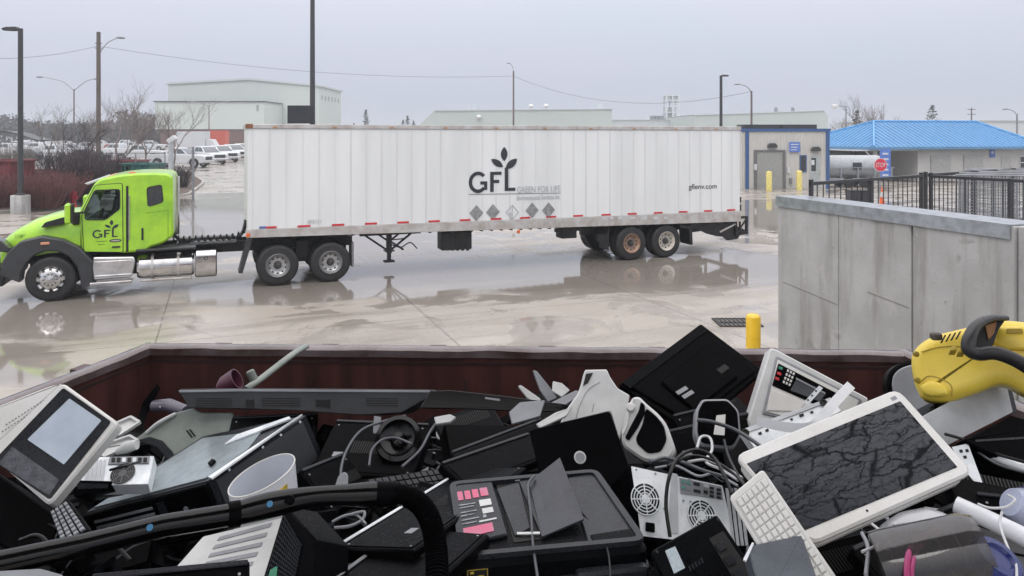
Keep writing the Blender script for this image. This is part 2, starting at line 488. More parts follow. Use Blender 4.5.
# planting bed with kerb, far left
mulch = mat('bare_soil', (.12, .085, .07), .8, var=.3, scale=1.5, bump=.4)
def bed(pts, nm='planting_bed'):
    P = [gnd(*p) for p in pts]; P = [(p.x, p.y) for p in P]
    k = MB(); rp = rpoly(P, 3, 5); inn = inset(rp, .18)
    k.ring(rp, inn, 0.0, .14); tag(k.build('kerb', kerbm), kind='structure')
    k = MB(); k.prism(inn, .005, .10); tag(k.build(nm, mulch), kind='structure')
bed([(-160, 231), (-30, 217), (84, 205), (108, 190), (96, 176), (-160, 180)])
bed([(120, 199), (188, 197), (206, 183), (190, 173), (120, 176)])
bed([(836, 182), (1000, 187), (1090, 178), (1000, 174.5), (860, 176)], 'island_bed')

# ---------------------------------------------------------------- far buildings
def ext_box(root, name, x0, x1, y0, y1, z0, z1, m, **k): return MB().box(x0, x1, y0, y1, z0, z1, **k).build(name, m, root)
def X(px, Y): return (px-512)/F*Y
def Z(py, Y): return H-(py-HY)/F*Y
# big pale warehouse, left
Y = 232.0
t = thing('warehouse', 'large pale green metal warehouse with low front annex beyond the parked pickups', 'warehouse', (X(249, Y), Y, 0))
cx = X(249, Y)
P = [(X(168, Y)-cx, 0), (X(168, Y)-cx, Z(84.5, Y)), (0, Z(80, Y)), (X(319, Y)-cx, Z(86.7, Y)), (X(319, Y)-cx, 0)]
MB().prism(P, 0, 30, ax='y').build('wall', whb, t)
MB().prism([(P[1][0]-.6, P[1][1]), (0, P[2][1]), (P[3][0]+.6, P[3][1]), (P[3][0]+.6, P[3][1]+.6), (0, P[2][1]+.6), (P[1][0]-.6, P[1][1]+.6)], -.5, 30.5, ax='y').build('roof', pale, t)
Y2 = 215.0; ann = MB(); ann.box(X(155, Y2)-cx, X(264, Y2)-cx, Y2-Y, -.1, 5, Z(102, Y2)); a = ann.build('annex_wall', whb, t)
ann = MB(); ann.box(X(155, Y2)-cx-.4, X(264, Y2)-cx+.4, Y2-Y-.4, -.3, Z(102, Y2), Z(101, Y2)); ann.build('annex_roof', polem, t)
MB().box(X(160, Y2)-cx, X(262, Y2)-cx, Y2-Y+.3, 0, 0, 5).build('brick_base', mat('brown_brick', (.16, .075, .06), .7), t)
for k in range(6):
    yy = 3+k*4.4; xx = P[3][0]
    MB().box(xx-.1, xx+.12, yy, yy+1.2, P[3][1]-4, P[3][1]-2.5).build('vent', door_g, t)
MB().box(X(256.5, Y2)-cx, X(258.5, Y2)-cx, Y2-Y-.15, Y2-Y+.1, Z(111, Y2), Z(105, Y2)).build('louvre', door_g, t)
# mint warehouse, middle
Y = 190.0
t = thing('warehouse', 'long mint green warehouse roof seen above the middle of the trailer', 'warehouse', (X(512, Y), Y, 0))
x0, x1 = X(434.5, Y), X(612, Y)
MB().prism([(X(420, Y), 0), (X(420, Y), Z(124, Y)), (x0, Z(111, Y)), (x1, Z(109.3, Y)), (x1, 0)], 0, 60, ax='y').build('wall', mint, t)
MB().prism([(x0, Z(111, Y)), (x1+.3, Z(109.3, Y)), (x1+.3, Z(108.7, Y)), (x0, Z(110.4, Y))], -.3, 60, ax='y').build('roof_edge', pale, t)
for px in (467, 473, 547, 600): ext_box(t, 'roof_vent', X(px, Y), X(px+(4 if px == 600 else 2), Y), 4, 5, Z(110, Y), Z(104 if px != 600 else 103, Y), pale)
lamp_w = mat('white_housing', (.8, .8, .8), .4)
for px, py in ((479, 117), (531, 106.3), (546, 106)): MB().lathe([(0, -.6), (.5, -.4), (.7, 0), (.5, .4), (0, .6)], 12, Matrix.Translation((X(px, Y), -.6, Z(py, Y)))).build('roof_fitting', lamp_w, t)
# low long building with tower
Y = 260.0
t = thing('factory', 'long low pale factory with rooftop tower of pipes right of the mint warehouse', 'factory', (X(670, Y), Y, 0)); cx = X(670, Y)
MB().box(X(608, Y)-cx, X(700, Y)-cx, 0, 50, 0, Z(120.4, Y)).build('wall', pale, t)
MB().box(X(608, Y)-cx-.2, X(700, Y)-cx+.2, -.3, 50, Z(120.4, Y), Z(119.6, Y)).build('roof_edge', mint, t)
tw = MB()
for px in (668.5, 674.5, 680.5):
    for yy in (3, 8): tw.box(X(px, Y)-cx-.25, X(px, Y)-cx+.25, yy-.25, yy+.25, Z(120, Y), Z(95, Y))
for py in (118, 112, 106, 100, 95): tw.box(X(668, Y)-cx, X(681, Y)-cx, 2.7, 8.3, Z(py, Y)-.2, Z(py, Y)+.2)
for py in (112, 106): tw.box(X(668.5, Y)-cx, X(681, Y)-cx, 2.7, 2.9, Z(py, Y)+.9, Z(py, Y)+1.0)
tw.build('pipe_tower', whitem, t)
MB().box(X(669, Y)-cx, X(680, Y)-cx, 3.5, 7.5, Z(101, Y), Z(94, Y)).build('tower_housing', mint, t)
MB().box(X(670, Y)-cx, X(676, Y)-cx, 3.5, 7.5, Z(117, Y), Z(108, Y)).build('tower_tank', door_g, t)
for a, b_ in ((653, 657), (658, 661), (662, 666)): MB().box(X(a, Y)-cx, X(b_, Y)-cx, 4, 6, Z(120, Y), Z(115.5, Y)).build('rooftop_unit', greyp, t)
Y = 225.0
t = thing('warehouse', 'wide pale green warehouse with slightly pitched roof behind the corrugated shed', 'warehouse', (X(760, Y), Y, 0)); cx = X(760, Y)
MB().prism([(X(694, Y)-cx, 0), (X(694, Y)-cx, Z(115, Y)), (X(824, Y)-cx, Z(110.5, Y)), (X(828, Y)-cx, Z(116, Y)), (X(828, Y)-cx, 0)], 0, 60, ax='y').build('wall', mint, t)
MB().prism([(X(694, Y)-cx, Z(115.5, Y)), (X(824, Y)-cx, Z(111, Y)), (X(824, Y)-cx, Z(110.2, Y)), (X(694, Y)-cx, Z(114.5, Y))], -.3, 60, ax='y').build('roof_edge', pale, t)
for px in (780, 797): MB().prism([(X(px, Y)-cx-.5, Z(113, Y)), (X(px, Y)-cx+.5, Z(113, Y)), (X(px, Y)-cx+.3, Z(107, Y)), (X(px, Y)-cx-.3, Z(107, Y))], 3, 4, ax='y').build('roof_stack', greyp, t)
Y = 300.0
t = thing('warehouse', 'faint pale warehouse on the right horizon behind the blue roof', 'warehouse', (X(1000, Y), Y, 0)); cx = X(1000, Y)
MB().box(X(905, Y)-cx, X(1150, Y)-cx, 0, 60, 0, Z(122, Y)).build('wall', pale, t)
MB().box(X(904, Y)-cx, X(1151, Y)-cx, -.4, 60.4, Z(122, Y), Z(120.5, Y)).build('roof', door_g, t)

# ---------------------------------------------------------------- corrugated shed with blue trim
Y = 51.5
cx = X(785, Y)
t = thing('shed', 'small grey corrugated shed with blue trim, roller door and rooftop louvres', 'shed', (cx, Y, 0))
xa, xb, zt = X(742, Y)-cx, X(829, Y)-cx, Z(131.5, Y)
w = MB(); w.box(xa, xb, 0, 7, 0, zt)
x = xa+.06
while x < xb-.08:
    w.prism([(x, 0), (x+.03, -.03), (x+.09, -.03), (x+.12, 0)], .05, zt-.1, ax='z'); x += .2
w.build('wall', corr, t, smooth=0)
tr = MB(); tr.box(xa-.08, xb+.08, -.10, 7.1, zt, zt+.2); tr.build('fascia', blue, t)
for xx in (X(747, Y)-cx, xb-.1): MB().box(xx-.12, xx+.12, -.07, .0, 0, zt).build('corner_trim', blue, t)
MB().box(xa-.12, xa+.0, -.06, .0, 0, zt).build('corner_trim', corr, t)
for a, b_ in ((748, 786), (789, 824)):
    v = MB(); v.box(X(a, Y)-cx, X(b_, Y)-cx, 1.2, 2.6, zt+.2, zt+.5)
    v.build('louvre_box', polem, t)
d = MB(); d.box(X(756.5, Y)-cx, X(782.5, Y)-cx, -.06, -.005, 0, Z(152, Y))
for k in range(14): d.box(X(757, Y)-cx, X(782, Y)-cx, -.075, -.06, .1+k*.18, .1+k*.18+.13)
dd = d.build('roller_door', door_g, t)
fr = MB(); fr.box(X(754, Y)-cx, X(756.5, Y)-cx, -.12, -.0, 0, Z(150, Y)); fr.box(X(782.5, Y)-cx, X(785, Y)-cx, -.12, -.0, 0, Z(150, Y)); fr.box(X(756.5, Y)-cx, X(782.5, Y)-cx, -.12, -.0, Z(152, Y), Z(150, Y)); fr.build('door_frame', mat('dark_frame', (.15, .15, .15), .5), t)
d = MB().box(X(809.5, Y)-cx, X(819.5, Y)-cx, -.06, -.005, 0, Z(156, Y)).build('door', mat('pale_door', (.42, .45, .45), .4), t)
MB().box(X(811, Y)-cx, X(815.5, Y)-cx, -.075, -.061, Z(171, Y), Z(158, Y)).build('pane', glass, d)
MB().box(X(811, Y)-cx, X(814, Y)-cx, -.08, -.0755, Z(165, Y), Z(160, Y)).build('notice', whitem, d)
MB().tube([(X(818.5, Y)-cx, -.1, 1.0), (X(818.5, Y)-cx, -.1, 1.15)], .02).build('handle', chrome, d)
wf = MB().box(X(799.6, Y)-cx, X(806.4, Y)-cx, -.07, -.005, Z(172, Y), Z(155, Y)).build('window', blue, t)
MB().box(X(800.6, Y)-cx, X(805.4, Y)-cx, -.08, -.071, Z(171, Y), Z(156, Y)).build('pane', glass, wf)
for px in (771.5, 815):
    o = MB().prism([(-.32, -.1), (-.32, .05), (-.18, .2), (.18, .2), (.32, .05), (.32, -.1)], -.3, -.03, c=.03, ax='y', M=Matrix.Translation((X(px, Y)-cx, 0, Z(146 if px < 800 else 149.5, Y)))).build('wall_light', polem, t)
s_ = MB().box(X(788.6, Y)-cx, X(799.2, Y)-cx, -.16, -.12, Z(152, Y), Z(142, Y), b=.01).build('sign_panel', mat('sign_blue', (.10, .20, .58), .4), t)
for k, (a, b_) in enumerate(((143.6, 145.2), (146.4, 148), (149, 150.4))):
    MB().box(X(790, Y)-cx, X(797.8-k, Y)-cx, -.164, -.1605, Z(b_-.3, Y), Z(a+.3, Y)).build('white_line', whitem, s_)
for px, py in ((755, 167), (788, 170), (790, 181)): MB().box(X(px, Y)-cx-.08, X(px, Y)-cx+.08, -.16, -.03, Z(py+3, Y), Z(py-3, Y)).build('meter_box', whitem if py < 175 else greyp, t)
def bollard(px, Y, top, h, r, m, label, grp=None, band=None):
    t = thing('bollard', label, 'bollard', (X(px, Y), Y, 0), grp)
    MB().lathe([(r, 0), (r, h-r*.55), (r*.92, h-r*.3), (r*.6, h-r*.08), (0, h)], 20).build('post', m, t, smooth=50)
    if band:
        MB().lathe([(r*1.03, h*.30), (r*1.03, h*.30+.05)], 20).build('band', band, t)
    return t
by = mat('bollard_yellow', (.80, .68, .22), .4)
bollard(769, 50.2, 0, 1.32, .19, by, 'yellow bollard in front of the shed roller door', 'bollards by the corrugated shed')
bollard(799.2, 50.4, 0, 1.36, .19, by, 'yellow bollard between the blue sign and shed entrance door', 'bollards by the corrugated shed')
bollard(753.3, 11.6, 0, 1.07, .112, yellowp, 'bright yellow bollard standing near the end of the concrete wall', band=orange)
# drain grate
t = thing('drain_grate', 'dark iron drain grate beside the bright yellow bollard', 'drain', (X(737, 15.2), 15.2, 0.004))
g = MB(); g.box(-.42, .42, -.03, .03, 0, .02)
for k in range(9): g.box(-.40+k*.09, -.40+k*.09+.045, -.3, .3, 0.001, .018)
g.box(-.44, -.41, -.32, .32, 0, .02); g.box(.41, .44, -.32, .32, 0, .02); g.box(-.41, .41, -.32, -.30, 0, .02); g.box(-.41, .41, .30, .32, 0, .02)
g.build('grate', blackm, t)

# ---------------------------------------------------------------- blue-roofed canopy building
Y = 57.0; ang = R(9)
A = at(874, 147, Y)
Mx = Matrix.Translation((A.x, A.y, 0)) @ Matrix.Rotation(ang, 4, 'Z')
t = thing('kiosk_building', 'low weigh station building with bright blue standing seam hip roof', 'building', Mx)
ez, LN, DP = 2.82, 15.4, 9.5      # eave height, length, depth
lx = -1.2                           # the open canopy end reaches to the left
# roof: hip; local origin at front-left eave corner
rz = 4.85
c = [(0, 0, ez), (LN, 0, ez), (LN, DP, ez), (-2.2, DP, ez)]
r1, r2 = (3.3, DP*.5, rz), (13.0, DP*.5, rz)
roof = MB(); roof.add(c+[r1, r2], [(0, 1, 5, 4), (1, 2, 5), (2, 3, 4, 5), (3, 0, 4)])
roof.add([(p[0], p[1], p[2]-.22) for p in c]+c, [(0, 3, 2, 1), (0, 1, 5, 4), (1, 2, 6, 5), (2, 3, 7, 6), (3, 0, 4, 7)])
ro = roof.build('roof', blueroof, t, smooth=0, fix=False)
seam = MB()
def lerp(a, b_, k): return Vector(a)*(1-k)+Vector(b_)*k
def seams(e0, e1, f0, f1, step=.42):
    e0, e1, f0, f1 = map(Vector, (e0, e1, f0, f1)); d = (e1-e0).normalized(); Ln = (e1-e0).length
    nrm = (e1-e0).cross(f0-e0).normalized(); nrm = nrm if nrm.z > 0 else -nrm
    up = nrm.cross(d); up = up if up.z > 0 else -up
    hf = (f0-e0).dot(up); a0 = (f0-e0).dot(d); a1 = (f1-e0).dot(d)
    x = .1
    while x < Ln-.05:
        if x < a0: h = hf*x/a0
        elif x > a1: h = hf*(Ln-x)/(Ln-a1)
        else: h = hf
        p = e0+d*x; q = p+up*h
        a = d*.03
        seam.loft([[p-a+nrm*.003, p+a+nrm*.003, p+a*.6+nrm*.07, p-a*.6+nrm*.07], [q-a+nrm*.003, q+a+nrm*.003, q+a*.6+nrm*.07, q-a*.6+nrm*.07]])
        x += step
seams(c[0], c[1], r1, r2); seams(c[3], c[0], r1, r1)
seam.build('roof_seams', mat('roof_blue_edge', (.10, .36, .72), .3), ro, smooth=0)
for a, b_ in ((c[0], r1), (c[1], r2), (r1, r2), (c[3], r1)):
    MB().tube([Vector(a)+Vector((0, 0, .05)), Vector(b_)+Vector((0, 0, .05))], .09, 6).build('ridge_cap', mat('roof_blue_edge', (.10, .36, .72), .3), ro)
gt = MB(); gt.box(-.05, LN+.05, -.14, -.003, ez-.20, ez-.02); gt.build('gutter', blueroof, t)
wl = MB(); wl.box(4.2, LN-.5, .6, DP-.5, 0, ez-.22); wl.build('wall', corr, t)
MB().box(-1.6, 4.15, DP-.9, DP-.6, 0, ez-.22).build('back_wall', corr, t)
ceil = MB(); ceil.box(-1.5, 4.15, .5, DP-.95, ez-.32, ez-.23); ceil.build('canopy_soffit', whitem, t)
for px, py in ((.5, .6), (-1.2, DP-1.2)):
    col = MB(); col.box(px-.12, px+.12, py-.12, py+.12, 0, ez-.33); col.build('column', corr, t)
for px in (.5,):
    br = MB(); br.tube([(px, .6, 1.7), (px+.9, .6, ez-.33)], .05, 6); br.tube([(px, .6, 1.7), (px-.8, .6, ez-.33)], .05, 6); br.build('brace', whitem, t)
for a in (5.3, 8.2):
    d = MB(); d.box(a, a+1.75, .53, .595, 0, 2.15)
    for k in range(9): d.box(a+.03, a+1.72, .51, .53, .06+k*.23, .06+k*.23+.2)
    d.build('shutter_door', mat('shutter', (.46, .46, .44), .5), t)
d = MB().box(11.6, 12.5, .55, .597, 0, 2.05, b=.01).build('door', mat('shutter', (.46, .46, .44), .5), t)
MB().tube([(12.4, .5, 1.0), (12.4, .5, 1.15)], .02).build('handle', chrome, d)
wf = MB().box(13.3, 14.2, .55, .597, 1.0, 2.05, b=.01).build('window', whitem, t)
for a in (13.35, 13.79):
    for z in (1.06, 1.56): MB().box(a, a+.36, .535, .548, z, z+.42).build('pane', glass, wf)
sg = MB().box(10.55, 11.0, .50, .55, 1.95, 2.6, b=.01).build('sign_panel', mat('sign_blue', (.10, .20, .58), .4), t)
MB().prism([(10.77+.12*math.cos(k*math.pi/8), 2.35+.12*math.sin(k*math.pi/8)) for k in range(16)], .49, .499, ax='y').build('sign_symbol', whitem, sg)
sp = MB().box(4.0, 4.1, .45, .55, 0, 0.01).build('sill', corr, t)
ds = MB(); ds.box(.9, 1.1, -.3, -.2, 0, 2.7); 
ft = thing('banner_post', 'tall narrow blue banner sign hanging beside the stop sign', 'sign', (X(885, 50), 50, 0))
MB().tube([(0, 0, 0), (0, 0, 2.75)], .04, 8).build('post', greyp, ft)
b_ = MB(); b_.box(-.36, .36, -.05, -.01, .75, 2.8); bb = b_.build('banner', mat('sign_blue', (.10, .20, .58), .4), ft)
for k in range(5): MB().box(-.20, .20, -.065, -.051, 1.0+k*.36, 1.12+k*.36).build('white_block', whitem, bb)
# stop sign
ft = thing('stop_sign', 'red octagonal stop sign in front of the blue roofed building', 'sign', (X(880, 43), 43, 0))
MB().tube([(0, 0, 0), (0, 0, 2.3)], .035, 8).build('post', greyp, ft)
oc = [(.41*math.cos(R(22.5+45*k)), 2.05+.41*math.sin(R(22.5+45*k))) for k in range(8)]
MB().prism(oc, -.06, -.04, ax='y').build('octagon_edge', whitem, ft)
oc = [(.375*math.cos(R(22.5+45*k)), 2.05+.375*math.sin(R(22.5+45*k))) for k in range(8)]
fo = MB().prism(oc, -.075, -.061, ax='y').build('octagon_face', mat('stop_red', (.70, .03, .07), .35), ft)
text_mesh('lettering', 'STOP', whitem, fo, -.29, .29, 1.92, 2.18, -.08)
def cone(px, Y, h, lab):
    t = thing('traffic_cone', lab, 'cone', (X(px, Y), Y, 0), 'cones by the stop sign')
    MB().box(-.19, .19, -.19, .19, 0, .03, b=.008).build('base', orange, t)
    MB().lathe([(.15, .03), (.03, h), (0, h)], 16).build('body', orange, t)
    MB().lathe([(.15-.12*.5+.006, .03+(h-.03)*.5), (.15-.12*.75+.006, .03+(h-.03)*.75)], 16).build('collar', whitem, t)
cone(869, 33.5, .75, 'orange traffic cone, left and lower of the two behind the railing')
cone(882, 39, 1.05, 'taller orange traffic cone, right of the two behind the railing')
# dark wheelie bins behind rail
for k, (px, Yb) in enumerate(((853, 37), (865, 37))):
    t = thing('wheelie_bin', ('dark refuse bin behind the railing, left of the pair', 'dark refuse bin behind the railing, right of the pair nearest the cones')[k], 'bin', (X(px, Yb), Yb, 0), 'pair of dark bins')
    MB().loft([[(-.2, -.22, .1), (.2, -.22, .1), (.2, .22, .1), (-.2, .22, .1)], [(-.27, -.3, 1.0), (.27, -.3, 1.0), (.27, .3, 1.0), (-.27, .3, 1.0)]]).build('body', dgrey, t, smooth=20)
    MB().box(-.29, .29, -.33, .33, 1.0, 1.06, b=.02).build('lid', blackm, t)
    for sx in (-.22, .22): MB().lathe([(0, -.03), (.1, -.03), (.1, .03), (0, .03)], 14, Matrix.Translation((sx, .22, .1)), ax='x').build('wheel', tyre_m, t)
# white tank trailer under the canopy
t = thing('tank_trailer', 'white round-ended tank trailer parked under the left end of the canopy', 'trailer', (X(852, 53.5), 53.5, 0))
MB().lathe([(0, -2.6), (.42, -2.5), (.72, -2.15), (.80, -1.7), (.80, 1.7), (.72, 2.15), (.42, 2.5), (0, 2.6)], 28, Matrix.Translation((0, 0, 1.5)), ax='x').build('tank', mat('dull_tank_white', (.42, .44, .46), .4, var=.1), t, smooth=60)
fr = MB(); fr.box(-2.6, 2.6, -.8, -.7, .55, .7); fr.box(-2.6, 2.6, .7, .8, .55, .7)
for x_ in (-2.4, -1.2, 0, 1.2, 2.4): fr.box(x_-.04, x_+.04, -.95, -.87, .7, 1.4)
fr.box(-2.6, 2.6, -.95, -.87, 1.4, 1.46); fr.build('frame', galv, t)
for x_ in (-.6, .5):
    for y_ in (-.8, .8): MB().lathe([(0, -.1), (.36, -.1), (.4, -.05), (.4, .05), (.36, .1), (0, .1)], 18, Matrix.Translation((x_, y_, .4)), ax='y').build('wheel', tyre_m, t)
MB().box(-.3, .3, -.90, -.76, 1.3, 1.8, b=.03).build('hatch', dgrey, t)
# white van beyond, left of canopy
# ---------------------------------------------------------------- poles
def pole(name, label, cat, px, Y, ytop, r0, r1, m, base=None):
    t = thing(name, label, cat, (X(px, Y), Y, 0))
    zt = Z(ytop, Y)
    MB().tube([(0, 0, 0), (0, 0, zt)], [r0, r1], 12).build('pole', m, t)
    return t, zt
def head(t, p, d, m, s=1.0):
    """cobra style lamp head at p pointing along x direction d"""
    x, z = p
    MB().prism([(x, z-.05*s), (x+d*.25*s, z-.12*s), (x+d*.75*s, z-.10*s), (x+d*.8*s, z), (x+d*.6*s, z+.07*s), (x+d*.1*s, z+.08*s)], -.14*s, .14*s, c=.02*s, ax='y').build('lamp_head', m, t)
t, zt = pole('street_lamp', 'tall dark street lamp on a round concrete footing at far left', 'street lamp', 20.5, 36, 28.5, .13, .11, polem)
MB().lathe([(.42, 0), (.42, .85), (.40, .88), (0, .88)], 28).build('footing', conc_w, t, smooth=50)
MB().lathe([(.22, .88), (.22, .93), (.15, .97), (0, .97)], 16).build('base_cap', polem, t)
head(t, (-.05, zt), -1, polem, 1.0)
t, zt = pole('utility_pole', 'tall weathered wooden utility pole behind the bare trees', 'utility pole', 98.5, 78, 32, .24, .2, woodp)
MB().tube(catmull([(0, 0, zt-2.4), (.9, 0, zt-1.2), (1.9, 0, zt-.65)]), .045, 6).build('lamp_arm', greyp, t); head(t, (1.9, zt-.6), 1, greyp, 1.1)
ins = MB()
for z_ in (zt-1.2, zt-1.7): ins.tube([(-.35, 0, z_), (.35, 0, z_)], .05, 6)
ins.build('insulator_bracket', woodp, t)
t, zt = pole('street_lamp', 'thin double-armed street lamp between dark lamp and wooden pole', 'street lamp', 74, 140, 89, .16, .12, mat('brown_pole', (.17, .13, .13), .5))
for s_, ex_, ey_ in ((-1, -31, 77), (1, 20, 79)):
    MB().tube(catmull([(0, 0, zt-.3), (s_*2.2, 0, zt+1.4), (ex_/F*140, 0, Z(ey_, 140))]), .07, 6).build('lamp_arm', greyp, t)
    head(t, (ex_/F*140, Z(ey_, 140)), s_, greyp, 1.6)
t, zt = pole('street_lamp', 'thin double-armed street lamp in front of the big warehouse', 'street lamp', 209, 165, 106, .15, .1, mat('brown_pole', (.17, .13, .13), .5))
for s_ in (-1, 1):
    MB().tube(catmull([(0, 0, zt-.1), (s_*1.8, 0, zt+.7), (s_*3.6, 0, zt+1.0)]), .06, 6).build('lamp_arm', greyp, t); head(t, (s_*3.6, zt+1.0), s_, greyp, 1.3)
t, zt = pole('tall_pole', 'very tall dark mast rising out of frame above the trailer', 'mast', 312.5, 46, -40, .19, .13, polem)
MB().box(X(288.5, 46)-X(312.5, 46), X(315, 46)-X(312.5, 46), -.26, -.16, Z(123.5, 46), Z(105.5, 46), b=.02).build('sign_back', mat('sign_black', (.02, .022, .03), .4), t)
t, zt = pole('street_lamp', 'thin dark street lamp above the middle of the trailer', 'street lamp', 513.5, 95, 71, .13, .1, mat('brown_pole', (.17, .13, .13), .5))
MB().tube(catmull([(0, 0, zt-.05), (-.15, 0, zt+.6), (-.45, 0, zt+1.0)]), .04, 6).build('lamp_arm', greyp, t); head(t, (-.4, zt+1.0), -1, greyp, .6)
t, zt = pole('street_lamp', 'dark square-headed street lamp left of the corrugated shed', 'street lamp', 721, 62, 75.5, .14, .12, polem)
head(t, (0, zt), 1, polem, .8)
t, zt = pole('street_lamp', 'brown street lamp with curved arm rising behind the corrugated shed', 'street lamp', 751.5, 75, 91, .12, .1, mat('brown_pole', (.17, .13, .13), .5))
MB().tube(catmull([(0, 0, zt-.1), (-.5, 0, zt+.45), (-1.3, 0, zt+.7)]), .045, 6).build('lamp_arm', greyp, t); head(t, (-1.2, zt+.68), -1, greyp, .7)
t, zt = pole('street_lamp', 'grey street lamp rising behind the right end of the blue roof', 'street lamp', 1017, 90, 114, .12, .09, greyp)
MB().tube(catmull([(0, 0, zt-.1), (-.5, 0, zt+.4), (-1.2, 0, zt+.6)]), .045, 6).build('lamp_arm', greyp, t); head(t, (-1.1, zt+.6), -1, greyp, .8)
t, zt = pole('utility_pole', 'thin distant utility pole behind the blue roof ridge', 'utility pole', 971.5, 150, 108, .14, .12, woodp)
cb = MB()
for z_ in (zt-.3, zt-1.3): cb.box(-.8, .8, -.05, .05, z_-.06, z_+.06)
cb.build('crossarm', woodp, t)
t, zt = pole('flag_pole', 'white topped camera pole above the bare trees by the canopy', 'camera pole', 846, 80, 106, .08, .06, greyp)
MB().lathe([(0, -.3), (.3, -.2), (.35, 0), (.3, .15), (0, .2)], 12, Matrix.Translation((-1.2, 0, zt))).build('camera_dome', lamp_w, t)
MB().tube([(0, 0, zt-.1), (-1.2, 0, zt+.1)], .04, 6).build('lamp_arm', greyp, t)
# overhead line
def wire(a, b_, sag, label):
    P = [a.lerp(b_, k/24)+Vector((0, 0, -sag*4*(k/24)*(1-k/24))) for k in range(25)]
    tag(MB().tube(P, .017, 5).build('power_line', blackm), label, 'power line', 'overhead lines')
pA, pB, pC = at(98, 46, 78), at(513, 76, 95), at(751, 91.5, 75)
wire(at(-60, 57, 60), pA, .6, 'thin overhead line entering at far left to the wooden pole')
wire(pA, pB, 1.2, 'long thin overhead line from the wooden pole past the mast')
wire(pB, pC, 2.2, 'thin overhead line running right from the middle street lamp')

# ---------------------------------------------------------------- trees and shrubs
def bare_tree(name, label, px, Y, h, m, spread=.55, seed=1, trunk=.09, cat='tree', grp=None, levels=5):
    rnd = random.Random(seed)
    t = thing(name, label, cat, (X(px, Y), Y, 0), grp)
    tr = MB(); cr_ = MB(); cnt = [0]
    def grow(p, d, L_, r, lv):
        n = 3; pts = [p]; q = p
        for k in range(n):
            d = (d+Vector((rnd.uniform(-.18, .18), rnd.uniform(-.18, .18), rnd.uniform(-.02, .14)))).normalized()
            q = q+d*L_/n; pts.append(q)
        (tr if lv == 0 else cr_).tube(pts, [r, r*.85, r*.72, r*.6], 5 if lv < 2 else 3, caps=False)
        if lv >= levels: return
        kk = 3 if lv < levels-1 else 3
        for k in range(kk):
            a = rnd.uniform(0, 6.28); s_ = rnd.uniform(spread*.6, spread*1.3)
            nd = (d+Vector((math.cos(a)*s_, math.sin(a)*s_, .1))).normalized()
            b0 = pts[rnd.choice((1, 2, 3))] if k else q
            grow(b0, nd, L_*rnd.uniform(.62, .85), r*.58, lv+1)
    grow(Vector((0, 0, 0)), Vector((0, 0, 1)), h*.27, trunk, 0)
    tr.build('trunk', m, t, smooth=60, fix=False); cr_.build('crown', m, t, smooth=60, fix=False)
bare_tree('bare_tree', 'large pale bare tree standing right of the wooden utility pole', 118, 62, 10.5, bark, .62, 3, .13, levels=6)
bare_tree('bare_tree', 'spreading bare tree in front of the warehouse corner and pickups', 172, 66, 8.4, bark, .66, 5, .11, levels=6)
bare_tree('bare_tree', 'dark leafless tree with dense twigs left of the pale tree', 72, 47, 6.4, barkd, .75, 8, .09, levels=6)
bare_tree('bare_tree', 'small dark leafless tree just left of the green bins', 92, 44, 5.2, barkd, .8, 11, .07, levels=6)
bare_tree('bare_tree', 'tall thin bare tree between the dark lamp and double-armed lamp', 55, 72, 8.4, bark, .6, 31, .11, levels=6)
bare_tree('bare_tree', 'pale bare tree leaning close left of the wooden pole', 90, 80, 9.0, bark, .6, 37, .12, levels=6)
bare_tree('bare_tree', 'slender bare tree between the pale tree and warehouse corner', 146, 78, 8.6, bark, .55, 41, .11, levels=6)
bare_tree('bare_tree', 'bare grey tree rising left of the blue roof', 858, 84, 9.2, bark, .6, 14, .16, levels=6)
bare_tree('bare_tree', 'smaller bare grey tree behind the camera pole', 846, 95, 8.0, bark, .6, 17, .14, levels=6)
bare_tree('bare_tree', 'slim bare tree behind the left hip of the blue roof', 877, 98, 9.4, bark, .4, 19, .12, levels=6)
def shrub(label, px, Y, h, w, m, seed, n=170, grp='red twig shrubs in the planting bed', z=.1):
    rnd = random.Random(seed)
    o = MB()
    for k in range(n):
        a = rnd.uniform(0, 6.28); s_ = rnd.uniform(0, 1)**.6
        b0 = Vector((math.cos(a)*s_*w*.35, math.sin(a)*s_*w*.35, 0))
        e = Vector((math.cos(a)*s_*w*.75, math.sin(a)*s_*w*.75, h*rnd.uniform(.6, 1)))
        mid = (b0+e)/2+Vector((rnd.uniform(-.1, .1), rnd.uniform(-.1, .1), .12))
        o.tube([b0, mid, e], [.016, .012, .006], 3, caps=False)
        for q in range(3):
            s2 = mid.lerp(e, rnd.random()); o.tube([s2, s2+Vector((rnd.uniform(-.25, .25), rnd.uniform(-.25, .25), rnd.uniform(.1, .35)))], [.009, .004], 3, caps=False)
    t = o.build('shrub', m, None, smooth=60, fix=False); t.location = (X(px, Y), Y, z)
    tag(t, label, 'shrub', grp)
shrub('red twig shrub just right of the concrete lamp footing', 42, 37.5, 1.6, 2.2, redtwig, 1, 420)
shrub('red twig shrub in the middle of the planting bed', 58, 39, 1.75, 2.3, redtwig, 2, 420)
shrub('red twig shrub nearest the truck mirror', 70, 41, 1.7, 2.0, redtwig, 12, 360)
shrub('low red twig shrub left of the lamp footing', 0, 38, 1.7, 2.0, redtwig, 3, 300)
shrub('thin red twig shrub behind the street lamp', 26, 41, 1.8, 2.2, redtwig, 13, 360)
shrub('dark twiggy shrub behind the truck mirror', 86, 41, 2.6, 2.0, barkd, 4, 380)
shrub('tall dark twig shrub against the maroon container', 66, 45, 2.9, 2.4, barkd, 14, 380)
shrub('dense dark twig shrub left of the green container', 97, 46, 2.6, 2.0, barkd, 15, 380)
